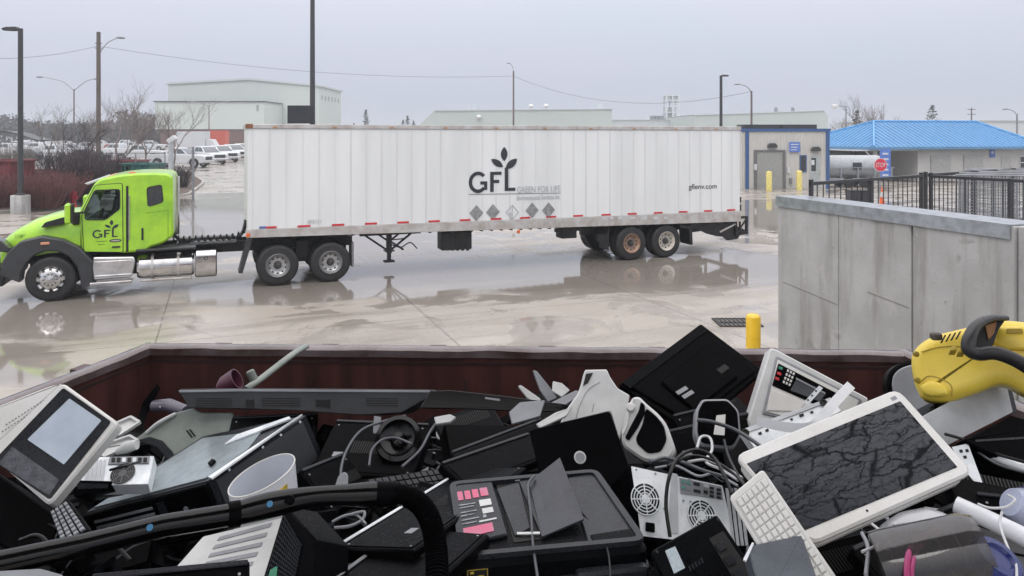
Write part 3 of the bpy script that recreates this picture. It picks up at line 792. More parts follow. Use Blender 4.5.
shrub('pale straw coloured shrub behind the truck cab', 80, 44, 2.6, 1.6, bark, 5, 220)
shrub('brown twig shrub beside the kerb right of the cab', 178, 52, 1.5, 1.8, barkd, 6, 220)
shrub('pale twig shrub at far left behind the red container', 6, 50, 3.2, 3.0, bark, 16, 300)
def conifer(label, px, Y, h, seed, grp='distant conifers on the horizon', wf=.24):
    rnd = random.Random(seed)
    t = thing('conifer', label, 'tree', (X(px, Y), Y, 0), grp)
    MB().tube([(0, 0, 0), (0, 0, h*.97)], [h*.018, h*.004], 6).build('trunk', barkd, t)
    c_ = MB()
    for k in range(420):
        u = rnd.random(); z_ = h*(.12+.88*u); rr = h*wf*(1-u)**.8*rnd.uniform(.3, 1.08)*(1.0 if int(u*9) % 2 else .72)
        a = rnd.uniform(0, 6.28); p = Vector((math.cos(a)*rr, math.sin(a)*rr, z_)); s_ = h*.045
        q = [p+Vector((rnd.uniform(-s_, s_), rnd.uniform(-s_, s_), rnd.uniform(-s_, s_)*.5)) for _ in range(3)]
        c_.add(q, [(0, 1, 2)])
    c_.build('crown', conif, t, smooth=0, fix=False)
conifer('small dark conifer standing behind the blue roof ridge', 932, 170, 10.2, 3, wf=.42)
conifer('broad conifer on the horizon left of the mint warehouse', 366, 260, 12.0, 4)
conifer('narrow conifer left of the broad one on the horizon', 354, 260, 7.5, 5)
conifer('first of three narrow conifers near the mint warehouse corner', 403, 260, 8.5, 6)
conifer('middle of three narrow conifers near the mint warehouse corner', 407.5, 260, 10.0, 7)
conifer('last of three narrow conifers near the mint warehouse corner', 413.5, 260, 8.2, 8)
conifer('round topped dark evergreen behind the bare trees by the canopy', 857, 120, 7.6, 9)
# far woods: one mass
def wood(nm, x0, x1, Y, hts, m, n, seed):
    rnd = random.Random(seed); o = MB()
    for k in range(n):
        u = rnd.random(); px = x0+(x1-x0)*u
        i = u*(len(hts)-1); j = int(i); hh = hts[j]+(hts[min(j+1, len(hts)-1)]-hts[j])*(i-j)
        hh *= .8+.25*mnoise.noise(Vector((px*.09, seed, 0)))+.12*mnoise.noise(Vector((px*.4, seed, 5)))
        z_ = hh*rnd.random()**.6; yy = Y+rnd.uniform(0, 30)
        p = Vector((X(px, Y), yy, z_)); s_ = .8
        o.add([p+Vector((rnd.uniform(-s_, s_), rnd.uniform(-s_, s_), rnd.uniform(-s_, s_))) for _ in range(3)], [(0, 1, 2)])
    tag(o.build(nm, m, None, smooth=0, fix=False), 'muted brown and green mass of far-off trees along the left horizon', 'woods', kind='stuff')
wood('far_woods', -60, 162, 240, [10, 12.5, 8.5, 9.5, 7.5, 8.5, 9, 7.5, 9.5, 10], wood_far, 11000, 4)
wood('far_woods', 100, 165, 215, [9, 11, 9.5, 10.5, 9], mat('far_brown_wood', (.15, .115, .10), .9, var=.3, scale=.2), 6000, 9)
tag(bpy.data.objects['far_woods.001'], 'brownish mass of bare far-off trees left of the big warehouse', 'woods')

# ---------------------------------------------------------------- vehicles in the parking lot
def wheel_at(o_parent, x, y, r, w, rimm):
    T = Matrix.Translation((x, y, r))
    MB().lathe([(r*.6, -w/2), (r*.93, -w/2), (r, -w*.35), (r, w*.35), (r*.93, w/2), (r*.6, w/2)], 22, T, ax='y').build('tyre', tyre_m, o_parent)
    MB().lathe([(0, -w*.3), (r*.25, -w*.42), (r*.55, -w*.3), (r*.62, -w*.48), (r*.62, w*.4), (0, w*.4)], 20, T, ax='y').build('rim', rimm, o_parent)
def pickup(label, body_m, M, grp, van=False):
    t = thing('delivery_van' if van else 'pickup_truck', label, 'van' if van else 'pickup', M, grp)
    # local x forward (nose at +2.9), y sideways
    def arch(cx_, r, n=8): return [(cx_+r*math.cos(a), .42+r*math.sin(a)) for a in [math.pi*k/n for k in range(n+1)]]
    if van:
        low = [(-2.8, .45)]+arch(-1.75, .42)[::-1]+arch(1.95, .42)[::-1]+[(2.8, .45), (2.85, .95), (2.2, 1.25), (1.5, 2.1), (1.2, 2.3), (-2.7, 2.35), (-2.85, 2.2)]
    else:
        low = [(-2.85, .5)]+arch(-1.75, .5)[::-1]+arch(1.9, .5)[::-1]+[(2.85, .45), (2.92, .7), (2.88, 1.08), (2.7, 1.18), (1.3, 1.26), (-2.85, 1.26)]
    MB().prism(low, -.97, .97, c=.05, ax='y').build('body', body_m, t, smooth=30)
    if van:
        wn = [((1.0, 1.35), (1.75, 1.35), (1.42, 1.95), (1.0, 2.0))]
        MB().box(1.55, 2.1, -.85, .85, 1.3, 1.9, M=None).build('windshield', glass_lt, t)
    else:
        sec = lambda z_, x0, x1, w: [(x0, -w, z_), (x1, -w, z_), (x1, w, z_), (x0, w, z_)]
        MB().loft([sec(1.24, -1.0, 1.35, .90), sec(1.55, -.95, .95, .84), sec(1.86, -.8, .42, .76), sec(1.91, -.6, .2, .7)]).build('cab', body_m, t, smooth=30)
        wn = [((-.75, 1.36), (.08, 1.36), (.05, 1.78), (-.62, 1.8)), ((.16, 1.36), (1.02, 1.36), (.55, 1.76), (.14, 1.78))]
        MB().loft([[(1.40, -.80, 1.24), (1.44, -.80, 1.24), (1.44, .80, 1.24), (1.40, .80, 1.24)], [(.50, -.68, 1.83), (.54, -.68, 1.83), (.54, .68, 1.83), (.50, .68, 1.83)]]).build('windshield', glass_lt, t)
    for w_ in wn:
        for s_ in (-1, 1):
            yb = .985 if van else .915
            V = [(x_, s_*(yb-(0 if van else (z_-1.3)*.25)), z_) for x_, z_ in w_]
            V2 = [(a, b_-s_*.03, c_) for a, b_, c_ in V]
            MB().loft([V2, V]).build('window', glass_lt, t)
    for s_ in (-1, 1):
        MB().box(2.80, 2.94, s_*.62, s_*.93, .82, 1.04, b=.02).build('headlight', mat('lamp_lens', (.75, .78, .8), .1), t)
        for x_ in (-1.75, 1.92 if not van else 1.95):
            wh = MB().lathe([(.24, -.13), (.38, -.13), (.41, -.09), (.41, .09), (.38, .13), (.24, .13)], 20, Matrix.Translation((x_, s_*.86, .41)), ax='y').build('wheel', tyre_m, t)
            MB().lathe([(0, -.08), (.08, -.12), (.2, -.09), (.25, -.125), (.25, .12), (0, .1)], 18, Matrix.Translation((x_, s_*.86, .41)), ax='y').build('rim', rim_al, wh)
    MB().box(2.86, 2.95, -.58, .58, .72, 1.04, b=.02).build('grille', dgrey, t)
    MB().box(2.78, 3.0, -.95, .95, .45, .66, b=.03).build('bumper', chrome, t)
    if not van: MB().box(-2.8, -1.02, -.85, .85, 1.262, 1.27).build('bed_cover', dgrey, t)
    return t
def place(px, Y, rz): return Matrix.Translation((X(px, Y), Y, 0)) @ Matrix.Rotation(R(rz), 4, 'Z')
def placev(px, Y, rz): return place(px, Y, rz) @ Matrix.Scale(1.18, 4)
pk = pickup('white pickup truck parked side-on nearest the yard, front to the right', whitem, placev(180, 84, -6), 'white pickups parked in the lot')
for k, (px, Y, rz, lab) in enumerate((
    (206, 93, -40, 'white pickup parked just right of the side-on one'),
    (220, 100, -42, 'white pickup third from the left in the angled row'),
    (233, 108, -42, 'white pickup fourth in the angled row beside the trailer'),
    (243, 117, -42, 'white pickup last in the angled row, partly behind the trailer'),
    (140, 104, 6, 'white pickup behind the twigs of the spreading bare tree'),
    (118, 118, 170, 'white pickup seen through the pale bare tree'),
    (130, 140, 5, 'white pickup farther back behind the pale bare tree'),
    (38, 130, 175, 'white pickup behind the fence left of the dark tree'),
    (55, 105, 170, 'white pickup right of the street lamp beyond the fence'),
    (20, 150, 0, 'white pickup at the far left of the lot'),
    (150, 160, 5, 'white pickup on the far row left of the white box van'),
    (100, 165, 5, 'small far white pickup behind the utility pole'),
    (70, 118, 8, 'white pickup between the dark twig shrub and the utility pole'),
    (90, 134, 176, 'white pickup just left of the wooden utility pole'),
    (8, 120, 172, 'white pickup at the left frame edge beyond the fence'),
    (46, 165, 4, 'small far white pickup on the back row right of the street lamp'),
    (24, 172, 178, 'small far white pickup on the back row left of the street lamp'),
    (126, 172, 2, 'small far white pickup on the back row right of the utility pole'))):
    dup(pk, placev(px, Y, rz), lab)
dpk = pickup('dark pickup truck standing behind the dark leafless tree', mat('dark_car_paint', (.03, .032, .04), .3, coat=.5), place(84, 90, 172), 'dark vehicles in the lot')
dup(dpk, place(30, 92, 5), 'dark pickup truck beyond the fence near the street lamp')
rp = pickup('red pickup truck behind the wooden utility pole', mat('red_car_paint', (.35, .03, .03), .3, coat=.5), place(112, 132, 0), 'red vehicles in the lot')
dup(rp, place(140, 175, 0), 'small red pickup far back in the lot')
vn = pickup('white van parked left of the blue roofed canopy', whitem, place(838, 66, -115), 'white vans in the lot', van=True)
dup(vn, place(870, 70, -95), 'white van seen under the canopy roof')
dup(vn, place(62, 150, 0), 'white van far back beyond the fence')
# box truck bodies
t = thing('box_truck', 'white box truck behind the angled row of pickups', 'truck', place(196, 150, 0))
MB().box(-3.6, 2.4, -1.2, 1.2, 1.0, 4.2, b=.05).build('box', whitem, t); MB().prism([(2.5, .6), (4.2, .6), (4.3, 1.5), (3.6, 2.6), (2.5, 2.7)], -1.1, 1.1, c=.06, ax='y').build('cab', whitem, t)
for x_ in (-2.2, 3.4):
    for s_ in (-1, 1): MB().lathe([(0, -.14), (.45, -.14), (.48, 0), (.45, .14), (0, .14)], 18, Matrix.Translation((x_, s_*1.0, .48)), ax='y').build('wheel', tyre_m, t)
t = thing('shipping_container', 'orange container right of the white box truck', 'container', place(219, 170, 0))
cm_ = MB(); cm_.box(-1.9, 1.9, -1.2, 1.2, .1, 4.4)
for k in range(15): cm_.box(-1.85+k*.25, -1.75+k*.25, -1.24, -1.2, .3, 4.2)
cm_.build('body', orange_t, t); MB().box(-1.95, 1.95, -1.26, 1.26, 4.4, 4.5).build('roof_frame', orange_t, t)
# coloured roll-off bins
def binbox(label, px, Y, rz, w, d, h, m, grp='waste containers behind the cab'):
    t = thing('waste_container', label, 'container', place(px, Y, rz), grp)
    b = MB(); b.ring([(-w/2, -d/2), (w/2, -d/2), (w/2, d/2), (-w/2, d/2)], [(-w/2+.08, -d/2+.08), (w/2-.08, -d/2+.08), (w/2-.08, d/2-.08), (-w/2+.08, d/2-.08)], .15, h)
    b.box(-w/2+.05, w/2-.05, -d/2+.05, d/2-.05, .15, .25)
    n_ = int(w/.6)
    for k in range(n_+1): b.box(-w/2+k*(w-.1)/n_, -w/2+k*(w-.1)/n_+.1, -d/2-.08, -d/2, .2, h-.05)
    b.build('body', m, t)
    r_ = MB(); r_.ring([(-w/2-.1, -d/2-.1), (w/2+.1, -d/2-.1), (w/2+.1, d/2+.1), (-w/2-.1, d/2+.1)], [(-w/2+.1, -d/2+.1), (w/2-.1, -d/2+.1), (w/2-.1, d/2-.1), (-w/2+.1, d/2-.1)], h, h+.1); r_.build('rim', m, t)
mrd = mat('old_red_steel', (.20, .035, .04), .5, var=.25, scale=1.5)
binbox('long maroon container behind the red twig shrubs', 44, 47, 0, 7.4, 2.4, 1.45, mat('maroon_far', (.14, .06, .065), .6, var=.2))
binbox('red container at the far left edge behind the lamp post', 2, 40, 4, 2.2, 2.2, 2.35, mrd)
binbox('dark green container right of the small dark tree', 118, 54, 0, 3.0, 2.2, 1.55, green_s)
binbox('teal container directly above the truck cab', 141, 54, 0, 2.4, 2.2, 1.6, teal)
binbox('red topped container behind the green ones', 128, 60, 0, 2.4, 2.2, 1.62, mrd)
# hydrant
t = thing('fire_hydrant', 'red fire hydrant standing behind the truck hood', 'hydrant', (X(73, 39), 39, 0.0))
hr = mat('hydrant_red', (.62, .02, .06), .35)
MB().lathe([(.2, 0), (.2, .06), (.13, .08), (.13, .62), (.19, .64), (.19, .70), (.17, .78), (.1, .88), (.04, .92), (.04, .98), (0, .98)], 18).build('barrel', hr, t, smooth=40)
for s_ in (-1, 1): MB().lathe([(.09, 0), (.09, .1), (0, .1)], 12, Matrix.Translation((s_*.12, 0, .5)) @ Matrix.Rotation(R(90*s_), 4, 'Y')).build('nozzle', hr, t)
MB().lathe([(.12, -.06), (.12, .06), (0, .07)], 12, Matrix.Translation((0, -.16, .55)), ax='y').build('pumper_cap', hr, t)
# fence with posts behind
t = thing('chain_link_fence', 'long chain-link fence with thin posts in front of the left parking lot', 'fence', (X(-40, 56), 56, 0))
mesh_m = mat('fence_wire', (.10, .11, .11), .5, metal=.5)
fl = X(165, 56)-X(-40, 56)
for k in range(8): MB().tube([(k*fl/7, 0, 0), (k*fl/7, 0, 2.4)], .04, 6).build('post', greyp, t)
w = MB(); w.tube([(0, 0, 2.38), (fl, 0, 2.38)], .025, 5)
k = -2.4
while k < fl:
    a0, a1 = max(k, 0), min(k+2.3, fl)
    w.tube([(a0, 0, .05+a0-k), (a1, 0, .05+a1-k)], .006, 3, caps=False); w.tube([(a0, .01, 2.35-(a0-k)), (a1, .01, 2.35-(a1-k))], .006, 3, caps=False); k += .22
w.build('mesh', mesh_m, t, fix=False)
for px, Y, ht, lab, m in ((171, 30, 141, 'white camera post directly behind the truck cab', mat('pale_post', (.5, .53, .55), .4, metal=.3)), (193, 42, 147, 'grey gate post between the cab and the trailer', greyp)):
    t = thing('gate_post', lab, 'post', (X(px, Y), Y, 0)); z_ = Z(ht, Y)
    MB().tube([(0, 0, 0), (0, 0, z_)], .10 if px == 171 else .07, 12).build('post', m, t)
    if px == 171: MB().box(-.18, .18, -.12, .12, -.10, .10, b=.02, M=Matrix.Translation((.05, 0, z_+.06)) @ Matrix.Rotation(R(-35), 4, 'Y')).build('camera_housing', whitem, t)
# road signs small
t = thing('shelter', 'open shelter with dark curved awning left of the street lamp', 'shelter', place(18, 84, 0))
sh = MB(); P_ = [(-4+8*k/10, 3.0+1.0*math.sin(math.pi*min(1, k/10+.15))) for k in range(11)]
sh.loft([[(x_, -1.2, z_), (x_, 1.2, z_), (x_, 1.2, z_+.12), (x_, -1.2, z_+.12)] for x_, z_ in P_]); sh.build('awning', dgrey, t)
for x_ in (-3.6, 0, 3.6): MB().tube([(x_, -1, 0), (x_, -1, 3.4)], .07, 6).build('post', whitem, t)

# ---------------------------------------------------------------- retaining wall, platform, railings
Wa, Wb = Vector((3.325, 9.25)), Vector((4.30, 6.37)); dW = (Wb-Wa).normalized(); nW = Vector((-dW.y, dW.x))
nW = nW if nW.x > 0 else -nW
Mw = Matrix(((dW.x, nW.x, 0, Wa.x), (dW.y, nW.y, 0, Wa.y), (0, 0, 1, 0), (0, 0, 0, 1)))   # local x along wall to the camera, y into the platform
t = thing('retaining_wall', 'stained grey concrete wall with bolted metal cap right of the waste bin', 'wall', Mw)
Lw = (Wb-Wa).length; zt = 3.1; th = .38
segs = [(0, 1.02), (1.026, 2.0), (2.022, Lw+.02), (Lw+.035, 5.6)]
for a, b_ in segs:
    q = MB(); q.box(a, b_, .0+(0 if a < Lw else .03), th, 0, zt-(.004 if a < Lw else 0), b=.006); q.build('panel', conc_w, t)
q = MB(); q.box(1.0, 4.0, .06, th-.06, 0, zt-.03); q.build('joint_filler', mat('joint_black', (.03, .03, .03), .8), t)
cp = MB(); cp.prism([(-.022, zt-.115), (-.022, zt+.012), (th+.02, zt+.012), (th+.02, zt), (-.010, zt), (-.010, zt-.115)], -.02, Lw, ax='x'); cap = cp.build('metal_cap', galv, t, smooth=0)
for k in range(6):
    MB().lathe([(0, -.018), (.012, -.016), (.016, 0)], 8, Matrix.Translation((.28+k*.52, -.022, zt-.06)), ax='y').build('bolt', chrome, cap)
# form marks
fm = MB()
for (a, b_, z0, z1) in ((.1, 1.0, 2.05, 1.97), (1.05, 1.98, 1.35, 1.0), (2.05, 3.0, .9, .55), (1.45, 1.97, 2.2, 2.15)):
    fm.loft([[(a, -.003, z0), (a, .01, z0), (a, .01, z0+.012), (a, -.003, z0+.012)], [(b_, -.003, z1), (b_, .01, z1), (b_, .01, z1+.012), (b_, -.003, z1+.012)]])
fm.build('form_line', mat('form_mark', (.25, .24, .22), .6), t)
for xx, zz in ((.95, 2.6), (.95, 1.7), (.95, .9), (.4, 1.2), (1.6, .8), (1.9, 1.7), (2.4, 2.3), (2.3, 1.2)): MB().lathe([(0, -.002), (.014, -.002), (.016, .002)], 10, Matrix.Translation((xx, -.0, zz)), ax='y').build('tie_hole', mat('hole_dark', (.06, .055, .05), .8), t)
# raised platform behind wall
pl = MB(); pl.prism([(0.02, th+.005), (5.5, th+.005), (5.5, 12), (-4.8, 12), (-1.3, 4.0)], 0, 2.2, M=Mw)
tag(pl.build('platform', conc_w), kind='structure')
def railing(label, A, B, z0, h, n, posts=2, mid=False):
    A, B = Vector(A), Vector(B); L_ = (B-A).length; d_ = (B-A)/L_
    M = Matrix(((d_.x, -d_.y, 0, A.x), (d_.y, d_.x, 0, A.y), (0, 0, 1, z0), (0, 0, 0, 1)))
    t = thing('railing', label, 'railing', M, 'dark railings on the platform')
    MB().box(-.02, L_+.02, -.022, .022, h-.045, h, b=.005).build('top_rail', railm, t)
    MB().box(0, L_, -.015, .015, .10, .135).build('bottom_rail', railm, t)
    for k in range(posts+1): MB().box(k*L_/posts-.02, k*L_/posts+.02, -.023, .023, 0, h+.005 if 0 < k < posts else h+.03).build('post', railm, t)
    b = MB()
    for k in range(1, n): b.box(k*L_/n-.0055, k*L_/n+.0055, -.0055, .0055, .135, h-.045)
    b.build('balusters', railm, t)
    if mid: MB().box(0, L_, -.012, .012, h*.55, h*.55+.03).build('middle_rail', railm, t)
railing('dark railing running back from the left end of the concrete wall', (3.86, 9.55), (6.22, 11.25), 2.2, 1.07, 21, 2)
railing('dark railing on the right coming towards the camera', (6.34, 11.2), (7.9, 8.2), 2.2, 1.07, 26, 3)
railing('dark railing behind, running right from the double post', (6.4, 11.45), (11.5, 15.0), 2.2, 1.07, 44, 4)
# stack of grey crowd barriers behind the railing
for k in range(5):
    A_ = Vector((6.9+.35*k, 11.5+.5*k)); L_ = 2.6; ang = R(-18)
    M = Matrix.Translation((A_.x, A_.y, 2.2)) @ Matrix.Rotation(ang, 4, 'Z')
    t = thing('crowd_barrier', ('nearest', 'second', 'third', 'fourth', 'farthest')[k]+' grey crowd barrier in the row behind the right railing', 'barrier', M, 'crowd barriers behind the railing')
    f_ = MB(); f_.tube([(0, 0, .1), (0, 0, 1.05), (L_, 0, 1.05), (L_, 0, .1)], .018, 6)
    f_.tube([(0, 0, .18), (L_, 0, .18)], .018, 6); f_.build('frame', greyp, t)
    b = MB()
    for j in range(1, 26): b.tube([(j*L_/26, 0, .18), (j*L_/26, 0, 1.04)], .005, 4)
    for j in range(1, 9): b.tube([(0, .004, .18+j*.096), (L_, .004, .18+j*.096)], .004, 4)
    b.build('bars', greyp, t)
    for x_ in (.4, L_-.4): MB().tube([(x_, -.28, .02), (x_, 0, .16), (x_, .28, .02)], .015, 5).build('foot', greyp, t)
# ---------------------------------------------------------------- truck and trailer share one line across the yard
Ox, Oy = -6.64, 18.55
ct, st = math.cos(R(21.6)), math.sin(R(21.6))
def tz(px, py, off=0.0):
    """point of the vertical plane 'off' metres behind the trailer side, as (t, z)"""
    k = (px-512)/F; x0, y0 = Ox-off*st, Oy+off*ct
    t_ = (k*y0-x0)/(ct-k*st); Yd = y0+t_*st
    return (t_, H-(py-HY)/F*Yd)
def TZ(pts, off=0.0): return [tz(*p, off) for p in pts]
MT = Matrix.Translation((Ox, Oy, 0)) @ Matrix.Rotation(R(21.6), 4, 'Z')
CY = 1.3            # centre line
def sprout(parent, mat_, x0, z1, s, y, th=.004, sz=None):
    """GFL lettering with the three-leaf plant; units measured on the trailer, scale s, top-left at (x0,z1)"""
    sz = sz or s
    def P(a, b): return (x0+(a-150)*s, z1-(b-90)*sz)
    # G
    n = 22; outer = []; inner = []
    for k in range(n+1):
        a = R(-42-(k/n)*278); outer.append((197+47*math.cos(a), 270+55*math.sin(a)*1.0)); inner.append((197+30*math.cos(a), 270+37*math.sin(a)))
    # opening faces right: angles run from -42 (upper right in image terms) counter-clockwise round to lower right
    m = MB(); L_ = [P(*p) for p in outer]+[P(*p) for p in inner[::-1]]
    V = []; Fc = []
    O_ = [P(*p) for p in outer]; I_ = [P(*p) for p in inner]
    for k in range(n): m.prism([O_[k], O_[k+1], I_[k+1], I_[k]], y-th, y, ax='y')
    for (a, b, c_, d) in ((208, 266, 243, 282), (227, 270, 243, 310)): m.prism([P(a, b), P(c_, b), P(c_, d), P(a, d)], y-th-.0005*(a > 220), y, ax='y')
    for q in ([(258, 218), (316, 218), (316, 234), (276, 234), (276, 260), (304, 260), (304, 276), (276, 276), (276, 321), (258, 321)],
              [(333, 200), (351, 186), (351, 303), (388, 303), (388, 319), (333, 319)]): m.prism([P(*p) for p in q], y-th, y, ax='y')
    m.build('logo_letters', mat_, parent, smooth=0)
    def leaf(p0, p1, w):
        a, b = Vector(p0), Vector(p1); d = b-a; nn = Vector((-d.y, d.x)).normalized()*w; o = []
        for k in range(9): u = k/8; o.append(a+d*u+nn*math.sin(math.pi*u)**.8)
        for k in range(7, 0, -1): u = k/8; o.append(a+d*u-nn*math.sin(math.pi*u)**.8)
        return [P(*p) for p in o]
    m = MB(); m.prism(leaf((330, 164), (330, 90), 17), y-th, y, ax='y'); m.prism(leaf((324, 194), (264, 152), 16), y-th, y, ax='y'); m.prism(leaf((338, 205), (397, 152), 18), y-th-.001, y, ax='y')
    m.build('logo_leaves', mat_, parent, smooth=0)

# ---- trailer
t = thing('semi_trailer', 'long white ribbed box semi-trailer with dark leaf logo, coupled behind the green truck', 'trailer', MT)
TR = t
tl, wz0 = tz(247.5, 230); tr_, wz1 = tz(740, 211)
_, tz0 = tz(247.5, 128.5); _, tz1 = tz(740, 130.2)
body = MB(); body.prism([(tl, wz0), (tr_, wz1), (tr_, tz1), (tl, tz0)], 0, 2.6, c=.01, ax='y')
bd = body.build('box', white_al, t, smooth=0)
rib = MB(); k = 0; x = tl+.10
def zl(x, a, b): return a+(b-a)*(x-tl)/(tr_-tl)
while x < tr_-.12:
    w_ = .035
    rib.box(x, x+w_, -.009, .0, zl(x, wz0, wz1)+.01, zl(x, tz0, tz1)-.01)
    x += .408
x = tl+.1175   # rivet heads
while x < tr_-.12:
    z = zl(x, wz0, wz1)+.12
    while z < zl(x, tz0, tz1)-.05:
        rib.box(x-.006, x+.006, -.0125, -.0092, z, z+.012); z += .17
    x += .408
rib_part = rib.build('side_posts', mat('trailer_post', (.72, .74, .745), .4, var=.06, dirt=(.62, .63, .64), scale=1.5, streak=True), bd, smooth=0)
_, a0 = tz(247.5, 124.3); _, a1 = tz(740, 126.6)
MB().prism([(tl-.03, tz0), (tr_+.02, tz1), (tr_+.02, a1), (tl-.03, a0)], -.03, 2.63, c=.008, ax='y').build('top_rail', alu, t, smooth=0)
mk = MB(); x = tl+.6
while x < tr_: mk.box(x, x+.1, -.045, -.0305, zl(x, tz0, tz1)+.015, zl(x, tz0, tz1)+.05); x += 1.5
mk.build('top_lamp', mat('amber_lens', (.5, .25, .1), .3), t)
MB().box(tl-.05, tl+.13, -.04, .08, a0-.10, a0+.012, b=.01).build('corner_cap', mat('rust_corner', (.25, .11, .06), .7), t)
_, b0 = tz(247.5, 237.8); _, b1 = tz(740, 221.5)
MB().prism([(tl-.02, wz0), (tr_+.02, wz1), (tr_+.02, b1), (tl-.02, b0)], -.03, .05, c=.006, ax='y').build('bottom_rail', alu, t, smooth=0)
MB().prism([(tl-.02, wz0), (tr_+.02, wz1), (tr_+.02, b1), (tl-.02, b0)], 2.55, 2.63, c=.006, ax='y').build('bottom_rail', alu, t, smooth=0)
jag = MB(); x = tl+.2
while x < tr_-.1:
    z = zl(x, b0, b1); jag.box(x, x+.05, -.015, 2.58, z-.035, z+.05); x += .30
jag.build('cross_members', blackm, t, smooth=0)
tp = []
for px in (270, 304, 338, 371, 403, 434, 465, 496, 525, 551, 578, 606, 632, 658, 683, 708, 731):
    x, _ = tz(px, 220); z = zl(x, wz0, wz1)
    MB().box(x-.16, x+.16, -.0145, -.010, z+.02, z+.07).build('reflector_tape', redm, t, smooth=0)
MB().box(tl+.28, tl+.44, -.016, -.010, wz0+.02, wz0+.075).build('blue_sticker', mat('sticker_blue', (.10, .16, .42), .4), t)
for px, py in ((248, 235), (518, 231.5), (576, 0)):
    if py: x, z = tz(px, py); MB().box(x-.05, x+.05, -.05, -.031, z-.05, z+.05, b=.01).build('marker_lamp', mat('lamp_orange', (.75, .16, .04), .3), t)
wb = MB()
for px, w_ in ((604, .16), (611, .1), (620, .16), (632, .2), (645, .12), (655, .15), (665, .12)):
    x, z = tz(px, 217.5); wb.box(x-w_/2, x+w_/2, -.038, -.031, z-.05, z+.03)
wb.build('rail_stickers', whitem, t, smooth=0)
# lettering and logo: scale so that 488 crop units = measured width
xg, zg = tz(468.6, 147.2); xe, _ = tz(560.3, 147.2)
s_ = (xe-xg)/480.0
sprout(bd, logo_m, xg, zg, s_*1.0, -.0105, .006, sz=(zg-tz(490, 192)[1])/232.0)
def tbox(name, s, m, a, b, c_, d): # px box
    x0, z1 = tz(a, b); x1, z0 = tz(c_, d); return text_mesh(name, s, m, bd, x0, x1, z0, z1, -.012, th=.002)
tbox('slogan_lettering', 'GREEN FOR LIFE', logo_g, 517, 186.6, 560.3, 191.4)
tbox('division_lettering', 'Environmental Services Inc.', logo_g, 517, 195.4, 560.3, 198.8)
x0, z0 = tz(468.6, 194.6); x1, z1 = tz(560.3, 193.2)
MB().prism([(x0, z0), (x1, z1), (x1, z1+.012), (x0, z0+.012)], -.013, -.0095, ax='y').build('logo_underline', logo_m, bd, smooth=0)
tbox('number_lettering', '802121', logo_g, 307.7, 220, 321, 223)
tbox('web_lettering', 'gflenv.com', logo_m, 688.5, 184.2, 716.5, 190)
for i, (px, py) in enumerate(((476.3, 213), (492.9, 211.9), (512.2, 212.2), (532, 210.2), (548.4, 210))):
    x, z = tz(px, py); r_ = .205
    D = [(x-r_, z), (x, z-r_*1.1), (x+r_, z), (x, z+r_*1.1)]
    if i == 2:
        D2 = inset(D, -.0)
        m = MB(); q = [(x-r_*.85, z), (x, z-r_*.93), (x+r_*.85, z), (x, z+r_*.93)]
        m.ring(D, q, -.0145, -.0095, ax='y'); m.box(x-.008, x+.008, -.0145, -.0095, z-r_*.9, z+r_*.9)
        m.prism([(x-r_*.62, z-.01), (x-.03, z-r_*.6), (x-.03, z+r_*.0)], -.014, -.0095, ax='y')
        m.build('placard_outline', logo_g, bd, smooth=0)
    else: MB().prism(D, -.0145, -.0095, ax='y').build('placard', placard, bd, smooth=0)
# frame rails, boxes, landing gear
xr, _ = tz(560, 230)
fr = MB(); fr.box(tl+.3, tl+5.2, .75, .9, zl(tl, b0, b1)-.16, b0-.04); fr.box(tl+.3, tl+5.2, 1.7, 1.85, zl(tl, b0, b1)-.16, b0-.04)
xa, _ = tz(592, 230); fr.box(xa, tr_-.2, .65, .85, b1-.25, b1+.05); fr.box(xa, tr_-.2, 1.75, 1.95, b1-.25, b1+.05)
fr.build('frame', blackm, t)
def dark(name, a, b, c_, d, y0, y1, bv=.02):
    x0, z1 = tz(a, b, y0); x1, z0 = tz(c_, d, y0); return MB().box(x0, x1, y0, y1, z0, z1, b=bv).build(name, blackm, t)
dark('battery_box', 442, 232.5, 472, 249, .25, .75)
bx = MB()
for px in (446, 451, 456, 461, 466):
    x, z1 = tz(px, 234, .24); x2, z0 = tz(px+3.4, 250.5, .24); bx.box(x, x2, .235, .249, z0, z1)
bx.build('box_ribs', blackm, t)
dark('equipment_box', 562, 227.5, 577, 238, .25, .7)
dark('box_bracket', 555, 228.5, 585, 230.5, .3, .36, .004)
lg = MB()
for yy in (.35, 2.15):
    A0 = tz(383, 236, yy); x, zt_ = A0; _, zb_ = tz(388, 258, yy)
    xx = tz(389, 240, yy)[0]
    lg.box(xx-.07, xx+.07, yy-.06, yy+.06, .62, 1.25, b=.01); lg.box(xx-.05, xx+.05, yy-.045, yy+.045, .42, .62); lg.box(xx-.14, xx+.14, yy-.12, yy+.12, .38, .42)
    lg.tube([(xx-.75, yy+.1, 1.2), (xx-.02, yy, .68)], .03, 6); lg.tube([(xx+.75, yy+.1, 1.2), (xx+.02, yy, .68)], .03, 6)
    lg.box(xx-.8, xx+.8, yy-.05, yy+.05, 1.12, 1.22)
lg.tube([(xx, .35, .7), (xx, 2.15, .7)], .03, 6); lg.tube([(xx, .3, 1.0), (xx, 2.2, .7)], .02, 6)
lg.build('landing_gear', blackm, t)
xx = tz(389, 240, .35)[0]
MB().tube(catmull([(xx+.06, .28, .85), (xx+.3, .22, .78), (xx+.55, .2, .9), (xx+.75, .2, .72)]), .018, 6).build('crank_handle', blackm, t)
